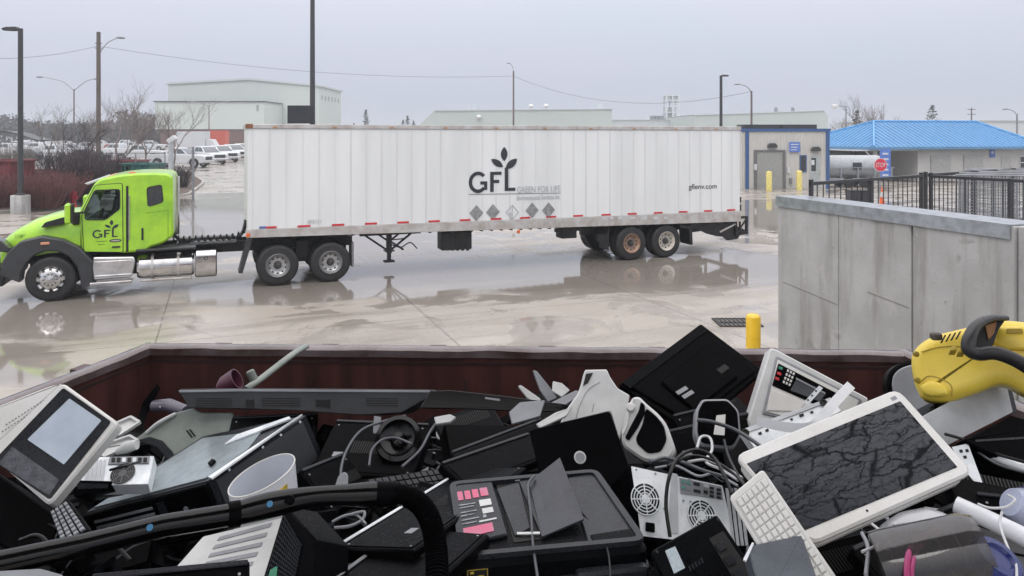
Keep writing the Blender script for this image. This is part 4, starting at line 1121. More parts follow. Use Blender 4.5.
def big_wheel(parent, x, r, near_off, rimm, dual=True, steer=False, far=True, rl=None, z0=0.0):
    for side in ((0, 1) if far else (0,)):
        s = 1 if side == 0 else -1; yc = near_off if side == 0 else 2*CY-near_off
        wdt = .27
        T = Matrix.Translation((x, yc, r+z0)) @ (Matrix.Rotation(math.pi, 4, 'Z') if side else Matrix.Identity(4))
        ty = MB(); n = 44
        ty.lathe([(r*.55, 0), (r*.60, .012), (r*.80, .0), (r*.93, .012), (r*.985, .045), (r, .07), (r, wdt-.07), (r*.985, wdt-.045), (r*.9, wdt-.01), (r*.58, wdt)][::-1], n, T @ Matrix.Scale(-1, 4, (0, 1, 0)), ax='y')
        # tread grooves: thin rings
        for g_ in (.10, .135, .17): ty.lathe([(r*1.003, g_-.008), (r*1.003, g_+.008)], n, T @ Matrix.Scale(-1, 4, (0, 1, 0)), ax='y')
        if dual: ty.lathe([(r*.55, .31), (r*.93, .32), (r, .36), (r, .52), (r*.93, .56), (r*.5, .57)], n, T @ Matrix.Scale(-1, 4, (0, 1, 0)), ax='y')
        wh = ty.build('wheel', tyre_m, parent, smooth=45)
        S = T @ Matrix.Scale(-1, 4, (0, 1, 0))
        dish = .10 if not steer else -.035
        rr = r*.575
        prof = [(rr, .0), (rr*.97, -.012), (rr*.90, .015), (rr*.84, .05 if not steer else .02), (rr*.62, dish), (rr*.34, dish)]
        ri = MB().lathe(prof, 36, S, ax='y')
        ri.build('rim', rimm, wh, smooth=50, label=rl)
        hb = MB(); hb.lathe([(rr*.34, dish-.002), (rr*.30, dish-.05), (rr*.2, dish-.10 if not steer else dish-.06), (0, dish-.12 if not steer else dish-.07)], 20, S, ax='y')
        hb.build('hub', hubm if not steer else chrome, wh, smooth=40)
        nu = MB(); hl = MB()
        for k in range(10):
            a = 2*math.pi*k/10
            nu.lathe([(.016, dish-.003), (.016, dish-.03), (0, dish-.035)], 6, S @ Matrix.Translation((rr*.45*math.cos(a), 0, rr*.45*math.sin(a))), ax='y')
            a += math.pi/10
            dz_ = (.05 if not steer else .02); rad = .72; yy = dz_+(dish-dz_)*(.84-rad)/(.84-.62)
            hl.lathe([(.036, yy-.004), (0, yy-.006)], 10, S @ Matrix.Translation((rr*rad*math.cos(a), 0, rr*rad*math.sin(a))), ax='y')
        nu.build('wheel_nuts', chrome if not steer else hubm, wh); hl.build('hand_holes', hubm, wh)
w1 = tz(632.5, 250, 0)[0]; w2 = tz(667.5, 250, 0)[0]
big_wheel(t, w1, .52, .03, rust, rl='rust brown wheel rim'); big_wheel(t, w2, .52, .03, rim_w, rl='dusty off-white wheel rim')
for x_ in (w1, w2): MB().tube([(x_, .3, .52), (x_, 2.3, .52)], .07, 10).build('axle', blackm, t)
sus = MB(); sus.box(w1-.75, w2+.7, .7, .8, .62, .95); sus.box(w1-.75, w2+.7, 1.8, 1.9, .62, .95)
for x_ in (w1-.65, (w1+w2)/2, w2+.65): sus.box(x_-.1, x_+.1, .55, .9, .5, 1.05); sus.box(x_-.1, x_+.1, 1.7, 2.05, .5, 1.05)
sus.build('suspension', blackm, t)
x0, z1 = tz(680, 225, .05); x1, z0 = tz(688.5, 245, .05)
MB().prism([(x0, z1), (x0+.45, z1-.05), (x0+.48, z0), (x0+.40, z0), (x0+.33, z1-.13), (x0, z1-.08)], .05, .62, ax='y').build('mud_flap', blackm, t)
MB().box(w1-.8, w1-.76, .1, .65, .35, 1.05).build('mud_flap', blackm, t)
# folded tail lift under the rear
fl_ = TZ([(690, 223), (733, 219), (736, 226), (744, 229), (738, 239), (728, 240.5), (724, 237), (716, 236), (708, 234), (700, 230), (691, 228)], .15)
MB().prism(fl_, .15, .26, c=.01, ax='y').build('tail_lift', blackm, t, smooth=0)
MB().prism([(a, b) for a, b in fl_], 2.2, 2.32, c=.01, ax='y').build('tail_lift', blackm, t, smooth=0)
lf = MB(); P_ = TZ([(735, 216.5), (748, 216), (748, 234), (736, 236)], .1)
Qi = TZ([(737, 219), (746, 218.5), (746, 231.5), (738, 233)], .1)
lf.ring(P_, Qi, .1, .16, ax='y'); lf.ring(P_, Qi, 2.3, 2.36, ax='y')
a_ = tz(748, 234, .1); lf.box(a_[0]-.06, a_[0], .1, 2.36, a_[1], a_[1]+.12)
lf.tube([(*tz(738, 232, .12)[:1], .13, tz(738, 232, .12)[1]), (tz(747, 218, .12)[0], .13, tz(747, 218, .12)[1])], .03, 6)
lf.build('lift_frame', blackm, t, smooth=0)
ar = MB(); p_, q_ = tz(720, 232, .12), tz(735, 224, .12)
ar.tube([(p_[0], .12, p_[1]), (q_[0], .12, q_[1])], .035, 8); ar.build('lift_ram', alu, t)
rh = MB()
for a, b in ((197, 202.5), (204.5, 211)):
    x0, z1 = tz(741, a); x1, z0 = tz(742.5, b); rh.box(tr_+.0, tr_+.07, .02, .1, z0, z1)
rh.box(tr_+.01, tr_+.06, .03, .08, b1-.25, wz1+.2); rh.build('door_hinge', blackm, t)
MB().box(tr_, tr_+.03, .04, 2.56, wz1, tz1).build('rear_doors', white_al, t)
MB().box(tr_+.0, tr_+.025, .05, .12, wz1+.02, wz1+.10).build('tail_lamp', redm, t)

# ---- tractor
t = thing('truck', 'lime green conventional semi truck with polished tanks and dark grey front fender', 'truck', MT)
YA, YB = .22, 2*CY-.22          # cab width
cabP = TZ([(81.5, 251), (79.5, 214), (80.5, 208.5), (94, 184), (99, 179), (118, 175), (135, 173.3), (155, 172.8), (168, 173.6), (173, 177), (173.5, 236), (163, 243.5), (150, 247.5), (146, 251.5), (124, 253)], YA)
cabo = MB().prism(rpoly(cabP, .07, 3), YA, YB, c=.05, ax='y').build('cab', lime, None, smooth=40)
# roof cap joints & visor
MB().prism(TZ([(83.5, 183.8), (98, 178.6), (99.5, 180.5), (87, 185.3)], YA), YA+.12, YB-.12, c=.012, ax='y').build('sun_visor', whitem, t)
for yy in (YA+.3, CY-.25, CY, CY+.25, YB-.3):
    x, z = tz(106, 178.5, yy*0+YA); MB().box(x-.04, x+.04, yy-.05, yy+.05, z-.03, z+.03, b=.015).build('marker_lamp', mat('amber_clear', (.8, .35, .2), .3), t)
for px in (131,):
    x, z = tz(px, 174.5, YA); MB().box(x-.08, x+.08, YA+.3, YA+.42, z-.03, z+.04, b=.02).build('roof_lamp', redm, t)
dr = TZ([(84.3, 251.5), (82.3, 216), (83.3, 209.5), (95.3, 185.5), (122, 183.5), (122.8, 251.8)], YA)
door = MB().prism(rpoly(dr, .05, 3), YA-.014, YA-.002, c=.004, ax='y').build('door', lime, None, smooth=0)
gp = MB()
Qd = inset([Vector(p) for p in rpoly(dr, .05, 3)], -.016)
gp.ring([tuple(p) for p in Qd], [tuple(p) for p in rpoly(dr, .05, 3)], YA-.0075, YA+.02, ax='y'); gp.build('door_gap', blackm, t, smooth=0)
wn = TZ([(86.3, 219), (85.6, 211), (95.3, 191), (119, 190), (119, 208.5), (113, 213), (105, 219)], YA)
cut(cabo, MB().prism(rpoly(wn, .04, 3), YA-.3, YB+.3, ax='y')); cut(door, MB().prism(rpoly(wn, .04, 3), YA-.3, YA+.3, ax='y'))
# hollow interior between the side windows
wx0, wx1 = min(p[0] for p in wn), max(p[0] for p in wn); wz0_, wz1_ = min(p[1] for p in wn), max(p[1] for p in wn)
cut(cabo, MB().box(wx0+.02, wx1+.35, YA+.06, YB-.06, wz0_-.35, wz1_+.12))
for o_ in (cabo, door):
    o_.parent = t
    o_.data.polygons.foreach_set('use_smooth', [True]*len(o_.data.polygons)); o_.data.set_sharp_from_angle(angle=R(40))
MB().prism(rpoly(wn, .04, 3), YA-.012, YA-.007, ax='y').build('window', clear_g, door, smooth=0)
MB().prism(rpoly(wn, .04, 3), YB-.006, YB-.001, ax='y').build('window', clear_g, t, smooth=0)
for yy in (YA+.22, YB-.72):
    st_ = MB(); sx = wx1-.42
    st_.box(sx-.25, sx+.25, yy, yy+.5, wz0_-.34, wz0_-.18, b=.05); st_.prism(rpoly([(sx+.15, wz0_-.2), (sx+.30, wz1_-.16), (sx+.40, wz1_-.16), (sx+.33, wz0_-.2)], .03, 3), yy+.02, yy+.48, c=.02, ax='y')
    st_.box(sx+.29, sx+.38, yy+.14, yy+.36, wz1_-.15, wz1_-.02, b=.02); st_.build('seat', mat('seat_grey', (.06, .062, .068), .7), t)
MB().tube([(wx0+.26+.09*math.cos(a_)*.5, YA+.47+.19*math.sin(a_), wz0_+.05+.17*math.cos(a_)) for a_ in [2*math.pi*i/20 for i in range(21)]], .016, 6).build('steering_wheel', blackm, t)
MB().box(wx0+.0, wx0+.24, YA+.08, YB-.08, wz0_-.3, wz0_-.02, b=.04).build('dashboard', blackm, t)
wfr = MB(); Qo = inset([Vector(p) for p in rpoly(wn, .04, 3)], -.028); wfr.ring([tuple(p) for p in Qo], [tuple(p) for p in rpoly(wn, .04, 3)], YA-.026, YA-.0145, ax='y'); wfr.build('window_seal', blackm, door, smooth=0)
# driver seat hints behind glass are hidden: dark glass
h0 = tz(112, 247, YA); 
MB().box(h0[0], h0[0]+.18, YA-.045, YA-.015, h0[1]-.02, h0[1]+.02, b=.01).build('handle', blackm, door)
MB().box(*[tz(126, 200, YA)[0], tz(128.5, 200, YA)[0]], YA-.006, YA+.02, tz(127, 252, YA)[1], tz(127, 186, YA)[1]).build('cab_gap', blackm, t)
gh = MB().box(*[tz(128.7, 200, YA)[0], tz(129.8, 200, YA)[0]], YA-.03, YA-.004, tz(129, 240, YA)[1], tz(129, 195, YA)[1], b=.008).build('grab_handle', chrome, t)
sw = TZ([(147.5, 188), (161, 185.3), (162.6, 201.5), (148.5, 206)], YA)
MB().prism(rpoly(sw, .05, 3), YA-.012, YA-.003, ax='y').build('sleeper_window', glass, t, smooth=0)
gg = MB(); gg.ring([tuple(p) for p in inset([Vector(q) for q in rpoly(sw, .05, 3)], -.022)], [tuple(p) for p in rpoly(sw, .05, 3)], YA-.014, YA-.003, ax='y'); gg.build('window_seal', blackm, t, smooth=0)
vt = MB().box(tz(141.5, 1, YA)[0], tz(143.5, 1, YA)[0], YA-.02, YA-.004, tz(142, 240, YA)[1], tz(142, 228, YA)[1], b=.004).build('side_vent', blackm, t)
# panel line on sleeper
ln = MB()
a_, b_, c_ = tz(146, 213, YA), tz(168, 210, YA), tz(168, 238, YA)
ln.tube([(a_[0], YA-.002, a_[1]), (b_[0], YA-.002, b_[1]), (c_[0], YA-.002, c_[1])], .006, 4); ln.build('panel_seam', mat('lime_shadow_seam', (.16, .32, .02), .5), t)
# windshield on the raked front
f0, f1 = tz(80.6, 208.5, YA), tz(93.2, 185.2, YA)
dv = Vector((f1[0]-f0[0], f1[1]-f0[1])).normalized(); nv = Vector((-dv.y, dv.x))*.012
ws = [(f0[0]+dv.x*.03+nv.x, f0[1]+dv.y*.03+nv.y), (f1[0]-dv.x*.02+nv.x, f1[1]-dv.y*.02+nv.y), (f1[0]-dv.x*.02-nv.x, f1[1]-dv.y*.02-nv.y), (f0[0]+dv.x*.03-nv.x, f0[1]+dv.y*.03-nv.y)]
MB().prism(ws, YA+.1, YB-.1, ax='y').build('windshield', glass, t, smooth=0)
# hood: loft of rounded sections
secs = [((80.5, 212.0), 252, 1.0), ((63.5, 213.0), 252, .98), ((47, 217.0), 254, .93), ((29.5, 222.5), 258, .87), ((12, 231.5), 258, .80), ((2, 238.5), 262, .74), ((-3, 246), 266, .70)]
rings = []
for (px, py), pb, hw in secs:
    x, zt_ = tz(px, py, YA+.08); _, zb_ = tz(px, pb, YA+.08)
    r_ = []
    hgt = zt_-zb_
    prof = [(-1, 0), (-1, .35), (-.985, .62), (-.93, .80), (-.82, .92), (-.62, .985), (-.3, 1.01), (0, 1.02), (.3, 1.01), (.62, .985), (.82, .92), (.93, .80), (.985, .62), (1, .35), (1, 0)]
    for a, b in prof: r_.append((x, CY+a*hw, zb_+b*hgt))
    rings.append(r_)
MB().loft(rings).build('hood', lime, t, smooth=50)
hn = tz(-3.2, 250, YA+.1)
# grille
gr = MB(); gr.box(hn[0]-.12, hn[0]+.02, CY-.48, CY+.48, hn[1]-.55, hn[1]+.12, b=.04); gr.build('grille', chrome, t)
vp = TZ([(41, 227.8), (45, 222.5), (64, 217.2), (64.3, 224.2)], .28)
MB().prism(rpoly(vp, .02, 2), .268, .42, ax='y').build('hood_vent', blackm, t, smooth=0)
nx0, nz1 = tz(13.2, 235.5, .34); nx1, nz0 = tz(26, 238.2, .34)
# fender flare: ring sector with depth
cxw, czw = tz(51, 283, .1)
out_ = TZ([(-1, 276), (2, 262), (8, 251.5), (20, 241.5), (41, 236.5), (62, 239.5), (79, 247.5), (93, 262), (92, 286), (81, 287)], .08)
in_ = TZ([(20, 283), (21.5, 272), (26, 263.5), (34, 255.5), (46, 251), (58, 251.5), (69, 257), (77.5, 268), (80, 280), (80.5, 287)], .08)
fd = MB(); fP = out_+in_[::-1]
fd.prism(rpoly(fP, .04, 2), .08, .48, c=.03, ax='y'); fd.build('fender', dgrey, t, smooth=40)
fd = MB(); fd.prism(rpoly(fP, .04, 2), 2*CY-.48, 2*CY-.08, c=.03, ax='y'); fd.build('fender', dgrey, t, smooth=40)
hp = TZ([(-4, 238), (3, 241), (11, 248.5), (9, 252.5), (-4, 251)], .2)
MB().prism(rpoly(hp, .03, 2), .14, .5, c=.02, ax='y').build('headlight', glass, t)
MB().prism(rpoly(hp, .03, 2), 2*CY-.5, 2*CY-.14, c=.02, ax='y').build('headlight', glass, t)
mx_, mz_ = tz(45, 243.5, .08); MB().box(mx_-.09, mx_+.09, .062, .10, mz_-.03, mz_+.03, b=.012).build('turn_lamp', mat('amber_clear', (.8, .35, .2), .3), t)
bp_ = TZ([(-14, 264), (2, 268), (6, 276), (3, 287), (-14, 285)], .15)
MB().prism(rpoly(bp_, .05, 2), .12, 2*CY-.12, c=.04, ax='y').build('bumper', blackm, t)
# mirrors
for s_, yy in ((-1, YA-.30), (1, YB+.06)):
    x0, z1 = tz(64, 203.5, -.05); x1, z0 = tz(70.8, 224.5, -.05)
    mr_ = MB().box(x0, x1, yy, yy+.24, z0, z1, b=.05).build('mirror', lime, t)
    MB().box(x1+.002, x1+.05, yy+.02, yy+.22, z0+.02, z1-.02, b=.01).build('mirror_glass', blackm, mr_)
    MB().tube([(x1, yy+.12, (z0+z1)/2), (x1+.25, CY+s_*(CY-YA-.02), (z0+z1)/2)], .025, 6).build('mirror_arm', blackm, mr_)
x0, z1 = tz(72.5, 213.5, .35); x1, z0 = tz(79.5, 224.5, .35)
MB().box(x0, x1, .30, .5, z0, z1, b=.02).build('cowl_panel', blackm, t)
# chassis
fz1 = 1.08
fr = MB(); x0 = tz(8, 280, .9)[0]; x1 = tz(352, 250, .9)[0]
fr.box(x0, x1, .87, .95, .82, fz1); fr.box(x0, x1, 1.65, 1.73, .82, fz1)
for px in (100, 150, 200, 235, 260, 305): x = tz(px, 260, .9)[0]; fr.box(x-.05, x+.05, .95, 1.65, .85, fz1-.02)
fr.build('frame_rails', blackm, t)
und = MB(); und.box(tz(30, 1, .6)[0], tz(150, 1, .6)[0], .6, 2.0, .45, .95); und.build('engine_underside', blackm, t)
dk = MB(); a_, b_ = tz(176, 1, .6)[0], tz(236, 1, .6)[0]; dk.box(a_, b_, .55, 2.05, fz1+.003, fz1+.03); dk.build('deck_plate', mat('dark_deck', (.07, .07, .072), .35, metal=.3, var=.3, scale=12), t)
mes = MB(); rr_ = random.Random(4)
for k in range(26):
    x = rr_.uniform(tz(176, 1, .5)[0], tz(262, 1, .5)[0]); y = rr_.uniform(.5, 1.8); z = rr_.uniform(.80, 1.06); s1 = rr_.uniform(.04, .13)
    mes.box(x, x+s1*1.6, y, y+s1, z, z+s1, b=.01)
mes.build('chassis_fittings', blackm, t)
fw = MB(); xf = tz(300, 1, .9)[0]; fw.prism([(xf-.6, .75), (xf+.6, .75), (xf+.45, 1.85), (xf-.45, 1.85)], fz1+.01, fz1+.12, c=.02); fw.build('fifth_wheel', blackm, t)
# step box and tanks
sp = TZ([(93, 257.5), (134, 257), (135, 263), (131.5, 277.5), (93.5, 280.5), (91.5, 267)], .12)
MB().prism(rpoly(sp, .04, 2), .12, .75, c=.025, ax='y').build('step_box', chrome, t)
sb = MB()
for py in (262.5, 276.5): x0, z_ = tz(94, py, .1); x1, _ = tz(132, py, .1); sb.box(x0, x1, .06, .16, z_-.02, z_+.02, b=.008)
x0, z_ = tz(90, 284, .1); x1, _ = tz(132, 281, .1); sb.box(x0, x1, .04, .4, z_-.035, z_+.03, b=.01)
sb.build('step_treads', chrome, t)
ty0, ty1 = .14, .74
xa_, xb_ = tz(136.5, 266, ty0)[0], tz(194, 266, ty0)[0]; zc = (tz(165, 254.5, .3)[1]+tz(165, 277, .3)[1])/2; rt = .29
tk = MB().lathe([(0, xa_), (rt*.9, xa_), (rt, xa_+.05), (rt, xb_-.05), (rt*.9, xb_), (0, xb_)], 36, Matrix.Translation((0, .44, zc)), ax='x').build('fuel_tank', chrome, t, smooth=30)
for px in (152, 178):
    x = tz(px, 266, ty0)[0]; MB().lathe([(rt+.004, x-.03), (rt+.012, x-.03), (rt+.012, x+.03), (rt+.004, x+.03)], 36, Matrix.Translation((0, .44, zc)), ax='x').build('tank_strap', alu, tk, smooth=30)
MB().lathe([(0, .02), (.06, .02), (.06, -.0), (.06, -.05)], 14, Matrix.Translation((xb_-.35, .35, zc+rt))).build('filler_cap', chrome, tk)
xa2, xb2 = xb_+.02, tz(217, 262, ty0)[0]; zc2 = (tz(205, 250.5, .3)[1]+tz(205, 275.5, .3)[1])/2; r2_ = .33
an = MB(); sec = [(.06, -r2_*.75), (.06, r2_*.75), (.16, r2_), (.66, r2_), (.78, r2_*.8), (.78, -r2_*.8), (.66, -r2_), (.16, -r2_)]
an.prism([(a, zc2+b) for a, b in rpoly(sec, .05, 3)], xa2, xb2, c=.03, ax='x'); ha = an.build('air_tank_housing', chrome, t, smooth=35)
MB().lathe([(.05, -.01), (.05, .0), (0, -.012)], 14, Matrix.Translation(((xa2+xb2)/2, .055, zc2+.16)), ax='y').build('drain_cap', hubm, ha)
MB().box(tz(136, 1, .2)[0], tz(196, 1, .2)[0], .1, .7, fz1-.03, fz1+.02, b=.01).build('side_step_plate', dgrey, t)
rl_ = MB(); x0 = tz(140, 278, .2)[0]; x1 = tz(192, 276, .2)[0]; rl_.box(x0, x1, .2, .35, .30, .36, b=.02); rl_.build('lower_rail', alu, t)
dfz = MB(); dfz.box(tz(150, 1, .9)[0], tz(190, 1, .9)[0], .85, 1.1, .3, .75, b=.02); dfz.build('under_tank', blackm, t)
# wheels
big_wheel(t, tz(50.5, 283, .12)[0], .52, .12, chrome, dual=False, steer=True, rl='polished alloy wheel rim')
d1, d2 = tz(278, 265, 0)[0], tz(331, 262, 0)[0]
big_wheel(t, d1, .52, .03, rim_al); big_wheel(t, d2, .52, .03, rim_al)
for x_ in (d1, d2): MB().tube([(x_, .3, .52), (x_, 2.3, .52)], .09, 10).build('axle', blackm, t)
ss = MB(); ss.box(d1-.5, d2+.5, .7, .85, .6, .85); ss.box(d1-.5, d2+.5, 1.75, 1.9, .6, .85); ss.box((d1+d2)/2-.15, (d1+d2)/2+.15, .6, 2.0, .5, 1.05); ss.build('suspension', blackm, t)
mf = TZ([(247, 240), (252.5, 240), (242.5, 273.5), (238.5, 273)], .1)
MB().prism(mf, .08, .65, c=.006, ax='y').build('mud_flap', dgrey, t)
x_ = tz(350, 250, .1)[0]
MB().box(x_+.05, x_+.10, .1, .6, .35, 1.0).build('mud_flap', mat('worn_flap', (.20, .21, .22), .4), t)
# air lines between cab and trailer
def hose(pts, r, m, y): return MB().tube(catmull([(tz(a, b, yy)[0], yy, max(fz1+.10, tz(a, b, yy)[1])) for a, b, yy in pts]), r, 7).build('air_hose', m, t)
hose([(164, 211, .8), (169, 222, .8), (176, 237, .8), (184, 246, .9), (200, 247, .95), (225, 243, 1.0), (240, 236, 1.0), (246, 220, 1.2)], .04, blackm, 0)
hose([(165, 213, 1.0), (170, 228, 1.0), (180, 243, 1.0), (196, 249, 1.0), (222, 250, 1.0), (238, 243, 1.1), (247, 224, 1.3)], .034, blackm, 0)
# coiled line
pts = []
P0 = [Vector((tz(a, b, .75)[0], .75, max(fz1+.14, tz(a, b, .75)[1]))) for a, b in ((172, 238), (185, 243), (200, 246), (215, 245), (230, 240), (243, 232), (246, 221))]
cc = catmull(P0, 14)
for i, p in enumerate(cc): a = i*1.1; pts.append(p+Vector((math.cos(a)*.02, math.cos(a)*.075, math.sin(a)*.075)))
MB().tube(pts, .02, 5).build('coiled_hose', blackm, t)
ex = MB(); ex.tube([(tz(175.5, 200, 1.2)[0], 1.95, 1.2), (tz(175.5, 200, 1.2)[0], 1.95, 2.75)], .07, 12); 
ex.build('exhaust_stack', chrome, t)
# door logo
xg, zg = tz(92.5, 220.5, YA); xe, _ = tz(118, 220.5, YA)
sprout(door, logo_m, xg, zg, (tz(118, 230, YA)[0]-xg)/240.0, YA-.0145, .004, sz=(zg-tz(105, 237.6, YA)[1])/232.0)
MB().prism([(tz(115.5, 240.5, YA)[0]+.13*math.cos(k*math.pi/10), tz(115, 240.5, YA)[1]+.04*math.sin(k*math.pi/10)) for k in range(20)], YA-.020, YA-.0145, ax='y').build('oval_badge', logo_m, door, smooth=0)
MB().prism([(tz(115.5, 240.5, YA)[0]+.10*math.cos(k*math.pi/10), tz(115, 240.5, YA)[1]+.02*math.sin(k*math.pi/10)) for k in range(20)], YA-.022, YA-.0203, ax='y').build('badge_centre', alu, door, smooth=0)
for a, b, c_ in ((96, 107, 241.5), (98, 105, 244.5), (112, 119, 247.3)):
    x0, z0 = tz(a, c_, YA); x1, _ = tz(b, c_, YA); MB().box(x0, x1, YA-.017, YA-.0145, z0-.008, z0+.008).build('small_print', mat('lime_dark_print', (.12, .25, .02), .5), door, smooth=0)
text_mesh('number_lettering', '370820', mat('lime_dark_print', (.12, .25, .02), .5), t, nx0, nx1, nz0, nz1, .485-.0)
# ---------------------------------------------------------------- the big maroon waste bin
ZR = 2.72
cor = [gnd(150, 345.5, ZR), gnd(905, 352.5, ZR)]
A0, A1 = Vector((cor[0].x, cor[0].y)), Vector((cor[1].x, cor[1].y))
g0 = gnd(0, 404, ZR); dL = (Vector((g0.x, g0.y))-A0).normalized()
B0 = A0+dL*((A0.y-1.05)/-dL.y); B1 = Vector((2.42, 1.05))
inner = [B0, A0, A1, B1]
bin_ = thing('waste_bin', 'huge maroon steel open-topped waste bin heaped with scrap electronics', 'container')
cen = Vector((0, 2.6))
def wall(a, b, name, t_=.06, zb=.25, zt_=ZR-.03):
    d = (b-a).normalized(); n = Vector((-d.y, d.x)); n = n if n.dot(cen-a) < 0 else -n
    M = Matrix(((d.x, n.x, 0, a.x), (d.y, n.y, 0, a.y), (0, 0, 1, 0), (0, 0, 0, 1))); L_ = (b-a).length
    m = MB(); m.box(-.06, L_+.06, 0, t_, zb, zt_)
    k = .3
    while k < L_-.2: m.box(k, k+.09, t_+.001, t_+.11, zb, zt_); k += .62
    m.build(name, maroon, bin_, M=M)
    # worn top flange with a slightly ragged, dented inner lip
    rd = random.Random(int(L_*100)); rr = []
    N = 70
    for i in range(N+1):
        x = -.05+(L_+.10)*i/N
        e = .010*mnoise.noise(Vector((x*3, L_, 0)))+.006*mnoise.noise(Vector((x*11, L_, 3))); f = .008*mnoise.noise(Vector((x*5, 9, L_)))
        rr.append([(x, -.012+e, zt_-.02), (x, -.014+e, zt_+.018+f), (x, .0+e, ZR+f), (x, t_-.01, ZR+f*.5), (x, t_+.005, ZR-.012), (x, t_+.005, zt_-.02)])
    m = MB(); m.loft(rr); m.build('rim', maroon_rim, bin_, M=M, smooth=50)
    m = MB(); m.box(0, L_, -.004, .0, zt_-.06, zt_-.045); m.build('weld_line', mat('weld', (.03, .012, .011), .5), bin_, M=M)
    return M
Mfar = wall(A0, A1, 'far_wall'); wall(B0, A0, 'end_wall'); wall(A1, B1, 'end_wall'); wall(B1, B0, 'near_wall')
MB().prism([tuple(p) for p in inner], .2, .25).build('floor_plate', maroon, bin_)
# vertical dents and ribs pressed in the far wall
m = MB()
for x_ in (.9, 1.75, 2.3, 3.2): m.box(x_, x_+.012, -.006, .001, .3, ZR-.17)
m.build('panel_seam', mat('weld', (.03, .012, .011), .5), bin_, M=Mfar)

# ---------------------------------------------------------------- junk materials
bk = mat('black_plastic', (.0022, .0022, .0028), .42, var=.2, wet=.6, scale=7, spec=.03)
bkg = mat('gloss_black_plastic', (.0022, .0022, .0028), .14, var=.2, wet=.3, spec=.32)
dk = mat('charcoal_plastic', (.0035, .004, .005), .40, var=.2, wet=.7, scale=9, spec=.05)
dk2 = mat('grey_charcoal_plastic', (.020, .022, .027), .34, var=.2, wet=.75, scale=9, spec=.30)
gr1 = mat('grey_plastic', (.28, .29, .31), .45, var=.12, wet=.5)
gr2 = mat('light_grey_plastic', (.62, .625, .61), .4, var=.1, wet=.4)
wp = mat('white_plastic', (.72, .71, .68), .32, var=.05, dirt=(.62, .61, .57), wet=.3, scale=5)
wp2 = mat('clean_white_plastic', (.74, .76, .79), .3, var=.05, dirt=(.66, .67, .69), wet=.2)
sage = mat('sage_grey_plastic', (.24, .27, .24), .4, var=.15, wet=.4)
steel = mat('zinc_steel', (.88, .91, .92), .36, metal=.1, var=.12, dirt=(.56, .60, .62), scale=7, wet=.3)
steel_p = mat('painted_steel', (.55, .57, .59), .4, metal=.05, var=.12, wet=.3)
hole = mat('hole_black', (.004, .004, .004), .7)
cabk = mat('cable_black', (.006, .006, .006), .35, spec=.3)
cagr = mat('cable_grey', (.07, .075, .085), .35)
cawh = mat('cable_white', (.62, .63, .64), .4)
scr_l = mat('pale_screen', (.50, .57, .64), .12, var=.10, dirt=(.42, .48, .55), scale=9, wet=.3)
pink = mat('pink_label', (.62, .10, .20), .4, var=.15, scale=30, dirt=(.45, .2, .28))
def screen_mat():
    m = bpy.data.materials.new('wet_dark_screen'); m.use_nodes = True; n = m.node_tree; b = n.nodes['Principled BSDF']; L = n.links.new
    t = n.nodes.new('ShaderNodeTexCoord')
    nzz = n.nodes.new('ShaderNodeTexNoise'); nzz.inputs['Scale'].default_value = 22; nzz.inputs['Detail'].default_value = 6; nzz.inputs['Roughness'].default_value = .7; L(t.outputs['Object'], nzz.inputs['Vector'])
    ad = n.nodes.new('ShaderNodeVectorMath'); ad.operation = 'MULTIPLY_ADD'; ad.inputs[1].default_value = (.045, .045, 0); L(nzz.outputs['Color'], ad.inputs[0]); L(t.outputs['Object'], ad.inputs[2])
    def veins(sx, sy, rot, lo, hi):
        mp_ = n.nodes.new('ShaderNodeMapping'); mp_.inputs['Rotation'].default_value = (0, 0, R(rot)); mp_.inputs['Scale'].default_value = (sx, sy, 1); L(ad.outputs[0], mp_.inputs[0])
        v = n.nodes.new('ShaderNodeTexVoronoi'); v.feature = 'DISTANCE_TO_EDGE'; v.inputs['Scale'].default_value = 1.0; L(mp_.outputs[0], v.inputs['Vector'])
        k = n.nodes.new('ShaderNodeMapRange'); k.inputs['From Min'].default_value = lo; k.inputs['From Max'].default_value = hi; L(v.outputs['Distance'], k.inputs['Value']); return k.outputs[0]
    v1 = veins(9, 42, 20, .01, .045); v2 = veins(22, 80, 30, .0, .08); v3 = veins(3.5, 20, 10, .01, .035)
    q1 = n.nodes.new('ShaderNodeMath'); q1.operation = 'MINIMUM'; L(v1, q1.inputs[0]); L(v3, q1.inputs[1])
    q2 = n.nodes.new('ShaderNodeMath'); q2.operation = 'MULTIPLY_ADD'; q2.inputs[1].default_value = .5; q2.inputs[2].default_value = .5; L(v2, q2.inputs[0])
    r = n.nodes.new('ShaderNodeMath'); r.operation = 'MULTIPLY'; L(q1.outputs[0], r.inputs[0]); L(q2.outputs[0], r.inputs[1])
    c = n.nodes.new('ShaderNodeValToRGB'); c.color_ramp.elements[0].color = (.008, .009, .011, 1); c.color_ramp.elements[1].color = (.028, .032, .040, 1)
    L(r.outputs[0], c.inputs[0]); L(c.outputs[0], b.inputs['Base Color'])
    rr = n.nodes.new('ShaderNodeMapRange'); rr.inputs['To Min'].default_value = .42; rr.inputs['To Max'].default_value = .22; L(r.outputs[0], rr.inputs['Value']); L(rr.outputs[0], b.inputs['Roughness'])
    sp_ = n.nodes.new('ShaderNodeMapRange'); sp_.inputs['To Min'].default_value = .05; sp_.inputs['To Max'].default_value = .30; L(r.outputs[0], sp_.inputs['Value']); L(sp_.outputs[0], b.inputs['Specular IOR Level'])
    bp_ = n.nodes.new('ShaderNodeBump'); bp_.inputs['Strength'].default_value = .5; bp_.inputs['Distance'].default_value = .002; L(r.outputs[0], bp_.inputs['Height'])
    return m
wetscr = screen_mat()

